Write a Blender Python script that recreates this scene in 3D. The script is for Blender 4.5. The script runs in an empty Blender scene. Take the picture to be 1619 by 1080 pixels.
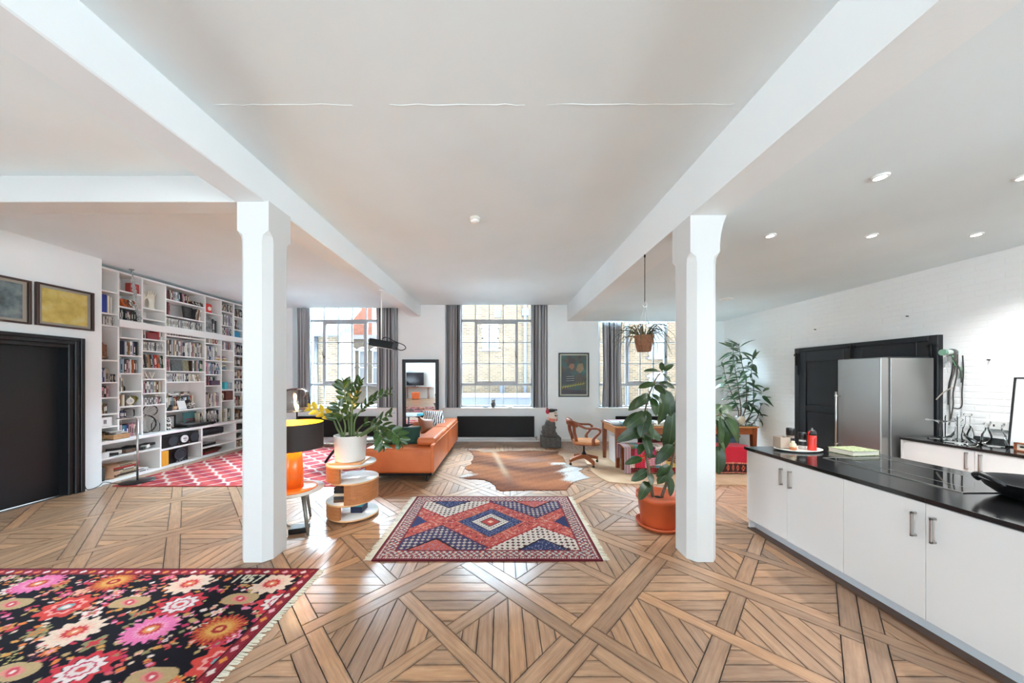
import bpy, math, random
import numpy as np
from mathutils import Vector, Matrix, Euler

rnd = random.Random(11)
SC = bpy.context.scene
COL = SC.collection
PI = math.pi

# ------------------------------------------------------------------ camera, sky, light, exposure
FPX, VX, VY, EYE = 500.0, 794.0, 597.0, 1.6     # focal length (px of the 1619 wide frame), vanishing point, eye height
cam_d = bpy.data.cameras.new('camera')
cam_d.sensor_width = 36.0
cam_d.lens = FPX / 1619.0 * 36.0
cam_d.shift_x = (809.5 - VX) / 1619.0
cam_d.shift_y = (VY - 540.0) / 1619.0
cam_d.clip_start = 0.02
cam = bpy.data.objects.new('camera', cam_d)
COL.objects.link(cam)
cam.location = (0, 0, EYE)
cam.rotation_euler = (PI / 2, 0, 0)
SC.camera = cam

SC.view_settings.view_transform = 'Standard'
SC.view_settings.look = 'None'
SC.view_settings.gamma = 1.0
SC.view_settings.use_curve_mapping = False
SC.view_settings.exposure = 1.23
cy = SC.cycles
cy.use_denoising = True
cy.max_bounces = 16
cy.diffuse_bounces = 12
cy.glossy_bounces = 5
cy.transmission_bounces = 8
cy.transparent_max_bounces = 16
cy.caustics_reflective = False
cy.caustics_refractive = False
cy.sample_clamp_indirect = 6.0

world = bpy.data.worlds.new('overcast_sky')
SC.world = world
world.use_nodes = True
_wn = world.node_tree.nodes
_bg = _wn['Background']
_bg.inputs[0].default_value = (0.82, 0.92, 1.0, 1)
_bg.inputs[1].default_value = 3.4


def area_light(name, loc, rot, sx, sy, energy, color=(1, 1, 1), portal=False):
    d = bpy.data.lights.new(name, 'AREA')
    d.shape = 'RECTANGLE'
    d.size, d.size_y = sx, sy
    d.energy = energy
    d.color = color
    o = bpy.data.objects.new(name, d)
    COL.objects.link(o)
    o.location = loc
    o.rotation_euler = rot
    if portal:
        d.cycles.is_portal = True
    return o


# added fill lamps at made-up windows behind the camera; sky portals at street front
REAR = -6.5
for wx, e in ((-1.9, 38), (0.7, 38), (3.3, 38)):
    area_light('rear_fill_light', (wx, REAR - 0.5, 1.6), (PI / 2 + 0.95, 0, 0), 2.2, 2.5, e, (0.76, 0.88, 1.0))
for wy in (-1.6, -4.6):  # more fill lamps added at the sides, tilted up to brighten the ceiling
    area_light('side_fill_light', (-6.6, wy, 1.6), (PI / 2 + 0.95, 0, -PI / 2), 2.2, 2.4, 112, (0.72, 0.87, 1.0))
    area_light('side_fill_light', (6.3, wy, 1.6), (PI / 2 + 0.95, 0, PI / 2), 2.2, 2.4, 112, (0.72, 0.87, 1.0))
for wx, wz, sx, sz in ((-3.95, 2.1, 2.6, 2.6), (-0.15, 2.1, 2.56, 2.6), (3.9, 1.95, 2.8, 2.2)):
    area_light('window_portal', (wx, 8.3, wz), (-PI / 2, 0, 0), sx, sz, 1, portal=True)


sun_d = bpy.data.lights.new('soft_high_daylight', 'SUN')     # bright overcast sky standing over the street
sun_d.energy = 84.0
sun_d.angle = math.radians(75)
sun_d.color = (0.62, 0.82, 1.0)
sun = bpy.data.objects.new('soft_high_daylight', sun_d)
COL.objects.link(sun)
sun.rotation_euler = (math.radians(-32), 0, 0)


# ------------------------------------------------------------------ helpers
def S(r, g, b, a=1.0):
    def f(c):
        c /= 255.0
        return c / 12.92 if c <= 0.04045 else ((c + 0.055) / 1.055) ** 2.4
    return (f(r), f(g), f(b), a)


def P(px, py, Y):
    return Vector(((px - VX) * Y / FPX, Y, EYE - (py - VY) * Y / FPX))


def G(px, py):
    Y = EYE * FPX / (py - VY)
    return ((px - VX) * Y / FPX, Y)


MATS = {}


class NT:
    """small wrapper to write node trees briefly"""
    def __init__(s, name):
        m = bpy.data.materials.new(name)
        m.use_nodes = True
        s.m, s.t = m, m.node_tree
        s.b = s.t.nodes['Principled BSDF']

    def n(s, typ, ins=None, **kw):
        nd = s.t.nodes.new(typ)
        for k, v in kw.items():
            setattr(nd, k, v)
        for k, v in (ins or {}).items():
            s.i(nd, k, v)
        return nd

    def i(s, nd, k, v):
        sock = nd.inputs[k]
        if isinstance(v, bpy.types.NodeSocket):
            s.t.links.new(v, sock)
        elif isinstance(v, bpy.types.Node):
            s.t.links.new(v.outputs[0], sock)
        else:
            sock.default_value = v

    def ramp(s, fac, stops, interp='LINEAR'):
        r = s.n('ShaderNodeValToRGB', {0: fac})
        cr = r.color_ramp
        cr.interpolation = interp
        while len(cr.elements) > 1:
            cr.elements.remove(cr.elements[-1])
        cr.elements[0].position, cr.elements[0].color = stops[0]
        for p, c in stops[1:]:
            e = cr.elements.new(p)
            e.color = c
        return r.outputs[0]

    def mix(s, fac, a, b, mode='MIX'):
        nd = s.n('ShaderNodeMix', data_type='RGBA', blend_type=mode)
        s.i(nd, 0, fac); s.i(nd, 6, a); s.i(nd, 7, b)
        return nd.outputs[2]

    def math(s, op, a, b=0.0, c=0.0):
        nd = s.n('ShaderNodeMath', operation=op)
        s.i(nd, 0, a); s.i(nd, 1, b); s.i(nd, 2, c)
        return nd.outputs[0]

    def noise(s, vec, scale, detail=3.0, rough=0.5):
        nd = s.n('ShaderNodeTexNoise', {'Scale': scale, 'Detail': detail, 'Roughness': rough})
        if vec is not None:
            s.i(nd, 'Vector', vec)
        return nd.outputs[0]

    def coord(s, which='Object', scale=None):
        o = s.n('ShaderNodeTexCoord').outputs[which]
        if scale:
            o = s.n('ShaderNodeMapping', {'Vector': o, 'Scale': scale}).outputs[0]
        return o

    def bump(s, h, strength, dist=0.01):
        s.i(s.b, 'Normal', s.n('ShaderNodeBump', {'Height': h, 'Strength': strength, 'Distance': dist}).outputs[0])


def M(name, c, rough=0.5, metal=0.0, var=0.0, vs=6.0, bump=0.0, bs=60.0, spec=0.5, emit=0.0, coat=0.0, trans=0.0, ior=1.5, stretch=None, sheen=0.0):
    """principled material; var = tonal variation by noise, bump = fine relief"""
    if name in MATS:
        return MATS[name]
    t = NT(name)
    b = t.b
    b.inputs['Roughness'].default_value = rough
    b.inputs['Metallic'].default_value = metal
    b.inputs['Specular IOR Level'].default_value = spec
    b.inputs['Coat Weight'].default_value = coat
    b.inputs['Transmission Weight'].default_value = trans
    b.inputs['IOR'].default_value = ior
    if sheen:
        b.inputs['Sheen Weight'].default_value = sheen
    v = t.coord('Object', stretch) if (var or bump) else None
    if var:
        f = t.noise(v, vs, 4)
        dark = tuple(x * (1 - var) for x in c[:3]) + (1,)
        lite = tuple(min(1, x * (1 + var * 0.7)) for x in c[:3]) + (1,)
        t.i(b, 'Base Color', t.ramp(f, [(0.3, dark), (0.7, lite)]))
    else:
        b.inputs['Base Color'].default_value = c
    if bump:
        t.bump(t.noise(v, bs, 3), bump)
    if emit:
        b.inputs['Emission Color'].default_value = c
        b.inputs['Emission Strength'].default_value = emit
    MATS[name] = t.m
    return t.m


def vcol_mat(name, rough=0.9, bump=0.25, bs=350.0, sheen=0.2, attr='Col', mottled=0.25):
    """woven or haired surface whose own colours come from the mesh colour attribute"""
    if name in MATS:
        return MATS[name]
    t = NT(name)
    col = t.n('ShaderNodeAttribute', attribute_name=attr).outputs['Color']
    v = t.coord('Object')
    f = t.noise(v, bs, 2)
    dark = t.ramp(f, [(0.3, (1 - mottled, 1 - mottled, 1 - mottled, 1)), (0.7, (1, 1, 1, 1))])
    t.i(t.b, 'Base Color', t.mix(1.0, col, dark, 'MULTIPLY'))
    t.b.inputs['Roughness'].default_value = rough
    t.b.inputs['Sheen Weight'].default_value = sheen
    t.b.inputs['Specular IOR Level'].default_value = 0.06
    if bump:
        t.bump(f, bump, 0.004)
    MATS[name] = t.m
    return t.m


def glass_mat(name, tint=(1, 1, 1, 1), clear=0.9, rough=0.0):
    """thin clear pane or vessel: lets light straight through and mirrors by the Fresnel law"""
    if name in MATS:
        return MATS[name]
    t = NT(name)
    t.t.nodes.remove(t.b)
    out = t.t.nodes['Material Output']
    tr = t.n('ShaderNodeBsdfTransparent', {0: tint})
    gl = t.n('ShaderNodeBsdfGlossy', {0: (1, 1, 1, 1), 'Roughness': rough})
    lw = t.n('ShaderNodeLayerWeight', {0: 0.18})
    f = t.math('MULTIPLY_ADD', lw.outputs['Fresnel'], 1.0, 1.0 - clear - 0.05)
    mx = t.n('ShaderNodeMixShader', {0: f, 1: tr.outputs[0], 2: gl.outputs[0]})
    t.t.links.new(mx.outputs[0], out.inputs[0])
    MATS[name] = t.m
    return t.m


def origin(o):
    v = Vector((0, 0, 0))
    while o is not None:
        v += o.location
        o = o.parent
    return v


def props(o, label=None, cat=None, group=None, kind=None):
    if label: o['label'] = label
    if cat: o['category'] = cat
    if group: o['group'] = group
    if kind: o['kind'] = kind
    return o


def thing(name, label, cat, loc, group=None, kind=None):
    o = bpy.data.objects.new(name, None)
    COL.objects.link(o)
    o.location = loc
    o.empty_display_size = 0.1
    return props(o, label, cat, group, kind)


def put(name, me, parent=None, mat4=None, **kw):
    """link a (shared) mesh with a world matrix"""
    o = bpy.data.objects.new(name, me)
    COL.objects.link(o)
    mw = mat4 or Matrix()
    if parent is not None:
        o.parent = parent
        mw = Matrix.Translation(-origin(parent)) @ mw
    o.matrix_local = mw
    o.location = mw.to_translation()
    return props(o, **kw)


class MB:
    """mesh builder in world coordinates"""
    def __init__(s):
        s.v, s.f, s.m, s.s, s.c = [], [], [], [], []
        s.uv = None

    def add(s, vs, fs, mi=0, sm=False, col=None):
        o = len(s.v)
        s.v += [tuple(x) for x in vs]
        s.f += [tuple(i + o for i in f) for f in fs]
        s.m += [mi] * len(fs)
        s.s += [sm] * len(fs)
        if col is not None:
            s.c += [col] * len(vs)
        return s

    def box(s, x0, x1, y0, y1, z0, z1, mi=0):
        vs = [(x, y, z) for z in (z0, z1) for y in (y0, y1) for x in (x0, x1)]
        return s.add(vs, [(0, 2, 3, 1), (4, 5, 7, 6), (0, 1, 5, 4), (2, 6, 7, 3), (0, 4, 6, 2), (1, 3, 7, 5)], mi)

    def obox(s, c, size, rot=(0, 0, 0), mi=0):
        R = Euler(rot).to_matrix() if not isinstance(rot, Matrix) else rot
        hx, hy, hz = (d / 2 for d in size)
        vs = [Vector(c) + R @ Vector((x, y, z)) for z in (-hz, hz) for y in (-hy, hy) for x in (-hx, hx)]
        return s.add(vs, [(0, 2, 3, 1), (4, 5, 7, 6), (0, 1, 5, 4), (2, 6, 7, 3), (0, 4, 6, 2), (1, 3, 7, 5)], mi)

    def prism(s, poly, z0, z1, mi=0, sm=False):
        n = len(poly)
        vs = [(x, y, z0) for x, y in poly] + [(x, y, z1) for x, y in poly]
        s.add(vs, [tuple(range(n - 1, -1, -1)), tuple(range(n, 2 * n))], mi)
        o = len(s.v) - 2 * n
        for i in range(n):
            j = (i + 1) % n
            s.f.append((o + i, o + j, o + n + j, o + n + i)); s.m.append(mi); s.s.append(sm)
        return s

    def cyl(s, p0, p1, r0, r1=None, n=16, mi=0, caps=True, sm=True):
        r1 = r0 if r1 is None else r1
        p0, p1 = Vector(p0), Vector(p1)
        d = (p1 - p0).normalized()
        a = d.orthogonal().normalized(); b = d.cross(a)
        vs = [p + (a * math.cos(2 * PI * k / n) + b * math.sin(2 * PI * k / n)) * r for p, r in ((p0, r0), (p1, r1)) for k in range(n)]
        s.add(vs, [(k, (k + 1) % n, n + (k + 1) % n, n + k) for k in range(n)], mi, sm)
        if caps:
            o = len(s.v) - 2 * n
            s.f += [tuple(o + k for k in range(n - 1, -1, -1)), tuple(o + n + k for k in range(n))]
            s.m += [mi] * 2; s.s += [False] * 2
        return s

    def lathe(s, prof, c=(0, 0, 0), n=24, mi=0, sm=True, ell=(1, 1)):
        cx, cy_, cz = c
        vs = [(cx + r * ell[0] * math.cos(2 * PI * k / n), cy_ + r * ell[1] * math.sin(2 * PI * k / n), cz + z) for r, z in prof for k in range(n)]
        fs = []
        for i in range(len(prof) - 1):
            fs += [(i * n + k, i * n + (k + 1) % n, (i + 1) * n + (k + 1) % n, (i + 1) * n + k) for k in range(n)]
        s.add(vs, fs, mi, sm)
        o = len(s.v) - len(vs)
        L = len(prof) - 1
        if prof[0][0] > 1e-5:
            s.f.append(tuple(o + k for k in range(n - 1, -1, -1))); s.m.append(mi); s.s.append(False)
        if prof[-1][0] > 1e-5:
            s.f.append(tuple(o + L * n + k for k in range(n))); s.m.append(mi); s.s.append(False)
        return s

    def shell(s, prof, c=(0, 0, 0), n=24, mi=0, sm=True):
        """lathe without end caps"""
        cx, cy_, cz = c
        vs = [(cx + r * math.cos(2 * PI * k / n), cy_ + r * math.sin(2 * PI * k / n), cz + z) for r, z in prof for k in range(n)]
        fs = []
        for i in range(len(prof) - 1):
            fs += [(i * n + k, i * n + (k + 1) % n, (i + 1) * n + (k + 1) % n, (i + 1) * n + k) for k in range(n)]
        return s.add(vs, fs, mi, sm)

    def tube(s, pts, r, n=8, mi=0, sm=True):
        pts = [Vector(p) for p in pts]
        rs = r if isinstance(r, (list, tuple)) else [r] * len(pts)
        ref = None
        vs = []
        for i, p in enumerate(pts):
            d = (pts[min(i + 1, len(pts) - 1)] - pts[max(i - 1, 0)]).normalized()
            if ref is None:
                ref = d.orthogonal().normalized()
            a = (ref - d * ref.dot(d))
            a = a.normalized() if a.length > 1e-6 else d.orthogonal().normalized()
            ref = a
            b = d.cross(a)
            vs += [p + (a * math.cos(2 * PI * k / n) + b * math.sin(2 * PI * k / n)) * rs[i] for k in range(n)]
        fs = []
        for i in range(len(pts) - 1):
            fs += [(i * n + k, i * n + (k + 1) % n, (i + 1) * n + (k + 1) % n, (i + 1) * n + k) for k in range(n)]
        L = len(pts) - 1
        s.add(vs, fs, mi, sm)
        o = len(s.v) - len(vs)
        s.f += [tuple(o + k for k in range(n - 1, -1, -1)), tuple(o + L * n + k for k in range(n))]
        s.m += [mi] * 2; s.s += [False] * 2
        return s

    def ball(s, c, r, n=14, m=9, mi=0, rot=None):
        r = r if isinstance(r, (list, tuple)) else (r, r, r)
        R = Euler(rot).to_matrix() if rot else Matrix.Identity(3)
        vs = [Vector(c) + R @ Vector((0, 0, r[2]))]
        for i in range(1, m):
            t = PI * i / m
            vs += [Vector(c) + R @ Vector((r[0] * math.sin(t) * math.cos(2 * PI * k / n), r[1] * math.sin(t) * math.sin(2 * PI * k / n), r[2] * math.cos(t))) for k in range(n)]
        vs.append(Vector(c) + R @ Vector((0, 0, -r[2])))
        fs = [(0, 1 + k, 1 + (k + 1) % n) for k in range(n)]
        for i in range(m - 2):
            o = 1 + i * n
            fs += [(o + k, o + n + k, o + n + (k + 1) % n, o + (k + 1) % n) for k in range(n)]
        o = 1 + (m - 2) * n
        fs += [(o + k, len(vs) - 1, o + (k + 1) % n) for k in range(n)]
        return s.add(vs, fs, mi, True)

    def mesh(s, name, mats):
        me = bpy.data.meshes.new(name)
        me.from_pydata([tuple(v) for v in s.v], [], s.f)
        for m in (mats if isinstance(mats, (list, tuple)) else [mats]):
            me.materials.append(m)
        me.polygons.foreach_set('material_index', s.m)
        me.polygons.foreach_set('use_smooth', s.s)
        if s.c:
            a = me.color_attributes.new('Col', 'FLOAT_COLOR', 'POINT')
            a.data.foreach_set('color', np.array(s.c, dtype=np.float32).ravel())
        me.update()
        return me

    def build(s, name, mats, parent=None, bevel=0.0, seg=2, sub=0, remesh=0.0, **kw):
        xs = [v[0] for v in s.v]; ys = [v[1] for v in s.v]; zs = [v[2] for v in s.v]
        base = Vector(((min(xs) + max(xs)) / 2, (min(ys) + max(ys)) / 2, min(zs)))
        s.v = [(v[0] - base.x, v[1] - base.y, v[2] - base.z) for v in s.v]
        o = bpy.data.objects.new(name, s.mesh(name, mats))
        COL.objects.link(o)
        o.location = base
        if parent is not None:
            o.parent = parent
            o.location = base - origin(parent)
        if remesh:
            md = o.modifiers.new('remesh', 'REMESH'); md.mode = 'VOXEL'; md.voxel_size = remesh; md.use_smooth_shade = True
            sm = o.modifiers.new('smooth', 'SMOOTH'); sm.iterations = 4; sm.factor = 0.5
        if bevel:
            md = o.modifiers.new('bevel', 'BEVEL'); md.width = bevel; md.segments = seg; md.limit_method = 'ANGLE'
            md.harden_normals = False
            if seg > 1:
                for p in o.data.polygons:
                    p.use_smooth = True
                w = o.modifiers.new('wn', 'WEIGHTED_NORMAL'); w.keep_sharp = True
        if sub:
            md = o.modifiers.new('sub', 'SUBSURF'); md.levels = md.render_levels = sub
        return props(o, **kw)


def struct(mb, name, mats, label, cat, parent=None, **kw):
    if parent is None:
        return mb.build(name, mats, None, label=label, cat=cat, kind='structure', **kw)
    return mb.build(name, mats, parent, **kw)


def pillow_mb(c, w, h, t, R, mi=0, n=14):
    """soft square cushion: w x h face, t thick; R rotates from (face in local XZ, normal Y)"""
    mb = MB()
    g = [(-1 + 2 * i / n) for i in range(n + 1)]
    for sgn in (-1, 1):
        vs = []
        for v in g:
            for u in g:
                th = sgn * t / 2 * max(0.0, (1 - u ** 4) * (1 - v ** 4)) ** 0.45
                pu = u * (1 - 0.07 * (1 - v * v)) ; pv = v * (1 - 0.07 * (1 - u * u))
                vs.append(Vector(c) + R @ Vector((pu * w / 2, th, pv * h / 2)))
        fs = []
        for j in range(n):
            for i in range(n):
                a = j * (n + 1) + i
                q = (a, a + 1, a + n + 2, a + n + 1)
                fs.append(q if sgn < 0 else q[::-1])
        mb.add(vs, fs, mi, True)
    return mb


def leaf_mesh(name, mat, L, W, droop=0.25, fold=0.18, nl=7, pointed=1.0, nw=2):
    """a single curved leaf blade along +Y, upper face +Z, with a raised fold along its midrib"""
    mb = MB()
    vs = []
    for i in range(nl + 1):
        t = i / nl
        w = W / 2 * (math.sin(PI * min(1, t ** 0.8)) ** (0.75 * pointed)) if 0 < t < 1 else W * 0.02
        for j in range(-nw, nw + 1):
            u = j / nw
            vs.append((w * u, L * t * (1 - 0.15 * droop * t), -droop * L * t * t + fold * w * abs(u)))
    k = 2 * nw + 1
    fs = [(i * k + j, i * k + j + 1, (i + 1) * k + j + 1, (i + 1) * k + j) for i in range(nl) for j in range(k - 1)]
    mb.add(vs, fs, 0, True)
    me = mb.mesh(name, mat)
    return me


def orient(p, d, up=(0, 0, 1), scale=1.0, roll=0.0):
    """matrix that puts local +Y along d at p with local +Z towards up"""
    y = Vector(d).normalized()
    u = Vector(up)
    x = y.cross(u)
    if x.length < 1e-4:
        x = y.orthogonal()
    x.normalize()
    z = x.cross(y)
    m = Matrix((x, y, z)).transposed().to_4x4()
    if roll:
        m = m @ Matrix.Rotation(roll, 4, 'Y')
    return Matrix.Translation(Vector(p)) @ m @ Matrix.Scale(scale, 4)


def catmull(pts, k=5):
    pts = [Vector(p) for p in pts]
    out = []
    for i in range(len(pts) - 1):
        p0, p1, p2, p3 = pts[max(i - 1, 0)], pts[i], pts[i + 1], pts[min(i + 2, len(pts) - 1)]
        for j in range(k):
            t = j / k
            out.append(0.5 * ((2 * p1) + (p2 - p0) * t + (2 * p0 - 5 * p1 + 4 * p2 - p3) * t * t + (3 * p1 - p0 - 3 * p2 + p3) * t ** 3))
    out.append(pts[-1])
    return out


def text_mesh(word, size, ext, loc, rot, mat, name, parent=None, **kw):
    cu = bpy.data.curves.new(name, 'FONT')
    cu.body = word
    cu.size = size
    cu.extrude = ext
    cu.align_x = 'CENTER'
    cu.materials.append(mat)
    o = bpy.data.objects.new(name, cu)
    COL.objects.link(o)
    dg = bpy.context.evaluated_depsgraph_get()
    me = bpy.data.meshes.new_from_object(o.evaluated_get(dg))
    bpy.data.objects.remove(o)
    o = bpy.data.objects.new(name, me)
    COL.objects.link(o)
    o.rotation_euler = rot
    o.location = loc
    if parent is not None:
        o.parent = parent
        o.location = Vector(loc) - origin(parent)
    return props(o, **kw)


# ------------------------------------------------------------------ shared materials
def plaster(name, c, bump=0.35, scale=7.0):
    t = NT(name)
    v = t.coord('Object')
    f = t.noise(v, scale, 6, 0.6)
    g = t.noise(v, 1.1, 2)
    a = t.ramp(g, [(0.35, tuple(x * 0.96 for x in c[:3]) + (1,)), (0.65, c)])
    t.i(t.b, 'Base Color', a)
    t.b.inputs['Roughness'].default_value = 0.75
    t.b.inputs['Specular IOR Level'].default_value = 0.25
    t.bump(f, bump, 0.01)
    MATS[name] = t.m
    return t.m


WHITE = plaster('white_wall_paint', S(238, 243, 244))
CEIL = plaster('white_ceiling_paint', S(233, 243, 246), 0.25, 4.0)
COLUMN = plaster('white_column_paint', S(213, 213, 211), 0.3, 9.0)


def painted_brick():
    t = NT('white_painted_brick')
    v = t.coord('Object')
    mp = t.n('ShaderNodeMapping', {'Vector': v, 'Rotation': (0, PI / 2, PI / 2)})
    br = t.n('ShaderNodeTexBrick', {'Vector': mp.outputs[0], 'Scale': 1.0, 'Mortar Size': 0.012, 'Mortar Smooth': 0.6, 'Brick Width': 0.225, 'Row Height': 0.075,
                                    'Color1': (1, 1, 1, 1), 'Color2': (0.85, 0.85, 0.85, 1), 'Mortar': (0, 0, 0, 1)})
    f = t.noise(v, 25, 4)
    h = t.math('ADD', br.outputs['Color'], t.math('MULTIPLY', f, 0.6))
    t.b.inputs['Base Color'].default_value = S(243, 243, 241)
    t.b.inputs['Roughness'].default_value = 0.55
    t.bump(h, 0.35, 0.008)
    MATS['white_painted_brick'] = t.m
    return t.m


PBRICK = painted_brick()
WHITE_GLOSS = M('white_gloss_paint', S(240, 240, 238), 0.35)
BLACK_SATIN = M('black_satin_paint', S(18, 20, 24), 0.45, var=0.15, vs=3)
BLACK = M('black_plastic', S(18, 18, 19), 0.35)
BLACK_METAL = M('black_metal', S(26, 26, 27), 0.4, 0.6)
CHROME = M('brushed_steel_handle', S(190, 188, 184), 0.28, 1.0)
STEEL = M('steel', S(176, 176, 176), 0.35, 1.0)
GREY_FRAME = M('grey_window_steel', S(168, 170, 172), 0.5)
GLASS = glass_mat('window_glass', (0.97, 0.985, 0.98, 1), 0.97)
CLEAR = glass_mat('clear_glass', (0.985, 0.99, 0.988, 1), 0.95)
RED = M('red_paint', S(196, 38, 34), 0.4)
CREAM = M('cream', S(226, 219, 203), 0.6, var=0.08)
SHELF_WHITE = M('shelf_white_lacquer', S(233, 232, 230), 0.45)


def wood(name, c1, c2, rough=0.4, scale=(2, 30, 30), coat=0.0):
    if name in MATS:
        return MATS[name]
    t = NT(name)
    v = t.coord('Object', scale)
    f = t.noise(v, 2.0, 6, 0.65)
    t.i(t.b, 'Base Color', t.ramp(f, [(0.3, c1), (0.7, c2)]))
    t.b.inputs['Roughness'].default_value = rough
    t.b.inputs['Coat Weight'].default_value = coat
    t.b.inputs['Coat Roughness'].default_value = 0.25
    t.bump(f, 0.1, 0.003)
    MATS[name] = t.m
    return t.m


CHERRY = wood('red_brown_wood', S(96, 44, 22), S(150, 78, 42), 0.35, (30, 30, 3))
CHERRY_X = wood('red_brown_wood_along_x', S(108, 54, 28), S(164, 92, 52), 0.35, (3, 30, 30))
PLY = wood('birch_ply', S(206, 152, 104), S(226, 178, 128), 0.3, (6, 6, 26), coat=0.3)
PLY_DARK = wood('cherry_veneer', S(160, 98, 56), S(188, 122, 74), 0.35, (6, 6, 26))
BOXWOOD = wood('pale_box_wood', S(176, 132, 88), S(206, 166, 120), 0.5, (4, 20, 20))
# ================================================================== THE ROOM
XL, XR, YB = -5.9, 5.55, 7.92          # door wall, kitchen wall, street wall
XN = -6.40                             # back of the bookcase niche
YN = 4.66                              # where the niche begins
ZC, ZCL, ZCK = 3.42, 3.345, 3.01       # ceilings: middle, library side, kitchen side
YO = 8.32                              # outer face of the street wall

# ---- floor: square panels of oak laid on the diagonal, each with a border, a cross and four fields of boards
fl = MB().box(XN - 0.3, XR + 0.3, REAR - 0.3, YB + 0.3, -0.2, -0.014)
floor = struct(fl, 'floor', M('dark_subfloor', S(38, 28, 22), 0.8), 'oak parquet floor of diagonal square panels with crossed boards', 'floor')


def halfplane(poly, nx, ny, c):
    """keep nx*x + ny*y <= c"""
    out = []
    for i in range(len(poly)):
        a, b = poly[i], poly[(i + 1) % len(poly)]
        da, db = nx * a[0] + ny * a[1] - c, nx * b[0] + ny * b[1] - c
        if da <= 0:
            out.append(a)
        if (da < 0 < db) or (db < 0 < da):
            t = da / (da - db)
            out.append((a[0] + t * (b[0] - a[0]), a[1] + t * (b[1] - a[1])))
    return out


def inset(poly, d):
    area = sum(poly[i][0] * poly[(i + 1) % len(poly)][1] - poly[(i + 1) % len(poly)][0] * poly[i][1] for i in range(len(poly)))
    if area < 0:
        poly = poly[::-1]
    out = poly
    for i in range(len(poly)):
        a, b = poly[i], poly[(i + 1) % len(poly)]
        L = math.hypot(b[0] - a[0], b[1] - a[1])
        if L < 1e-4:
            continue
        nx, ny = (b[1] - a[1]) / L, -(b[0] - a[0]) / L
        out = halfplane(out, nx, ny, nx * a[0] + ny * a[1] - d)
        if len(out) < 3:
            return None
    return out


def clean(poly):
    out = []
    for p in poly:
        if not out or math.hypot(p[0] - out[-1][0], p[1] - out[-1][1]) > 2e-3:
            out.append(p)
    if len(out) > 2 and math.hypot(out[0][0] - out[-1][0], out[0][1] - out[-1][1]) < 2e-3:
        out.pop()
    return out


SIDE, WB, WC, PW = 1.2275, 0.098, 0.098, 0.0965
H2 = SIDE / 2
planks = []                           # (polygon, direction)
r2 = math.sqrt(0.5)


def panel(cx, cy):
    def w(u, v):
        return (cx + u * r2 - v * r2, cy + u * r2 + v * r2)

    def rect(u0, u1, v0, v1, d):
        planks.append(([w(u0, v0), w(u1, v0), w(u1, v1), w(u0, v1)], d))
    du, dv = (r2, r2), (-r2, r2)
    b = H2 - WB
    rect(-H2, b, -H2, -b, du); rect(b, H2, -H2, b, dv); rect(-b, H2, b, H2, du); rect(-H2, -b, -b, H2, dv)
    c = WC / 2
    rect(-c, c, -b, b, dv); rect(-b, -c, -c, c, du); rect(c, b, -c, c, du)
    for su in (-1, 1):
        for sv in (-1, 1):
            q = [w(su * c, sv * c), w(su * b, sv * c), w(su * b, sv * b), w(su * c, sv * b)]
            mx, my = w(su * (c + b) / 2, sv * (c + b) / 2)
            ax = 1 if su == sv else 0             # boards run across (X) in the far and near fields, in depth (Y) in the side fields
            for k in range(-4, 4):
                lo, hi = k * PW, (k + 1) * PW
                n = (0, 1) if ax else (1, 0)
                m = my if ax else mx
                p = halfplane(halfplane(q, n[0], n[1], m + hi), -n[0], -n[1], -(m + lo))
                if len(p) >= 3:
                    planks.append((p, (1, 0) if ax else (0, 1)))


HD = SIDE * r2
for i in range(-8, 9):
    for j in range(-8, 9):
        if (i + j) % 2 == 0:
            x, y = -0.359 + HD * i, 1.969 + HD * j
            if XN - 1 < x < XR + 1 and REAR - 1 < y < YB + 1:
                panel(x, y)

room = [(-1, 0, 5.93), (1, 0, XR), (0, 1, YB), (0, -1, -REAR)]
ready = []
for poly, d in planks:
    for h in room:
        poly = halfplane(poly, *h)
        if len(poly) < 3:
            break
    if len(poly) < 3:
        continue
    poly = inset(clean(poly), 0.0025)
    if not poly:
        continue
    poly = clean(poly)
    if len(poly) < 3:
        continue
    ar = abs(sum(poly[i][0] * poly[(i + 1) % len(poly)][1] - poly[(i + 1) % len(poly)][0] * poly[i][1] for i in range(len(poly)))) / 2
    if ar < 6e-4:
        continue
    mx = sum(p[0] for p in poly) / len(poly); my = sum(p[1] for p in poly) / len(poly)
    score = 0.0
    if my > 1.5 and abs(mx) < my * 1.7 and not (mx < -1.55 and my < 2.6) and not (mx > 2.65 and my < 3.3) and not (abs(mx + 0.13) < 0.95 and 2.78 < my < 4.2):
        score = ar / my ** 3
    ready.append((score, poly, d))
ready.sort(key=lambda t: -t[0])


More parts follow.
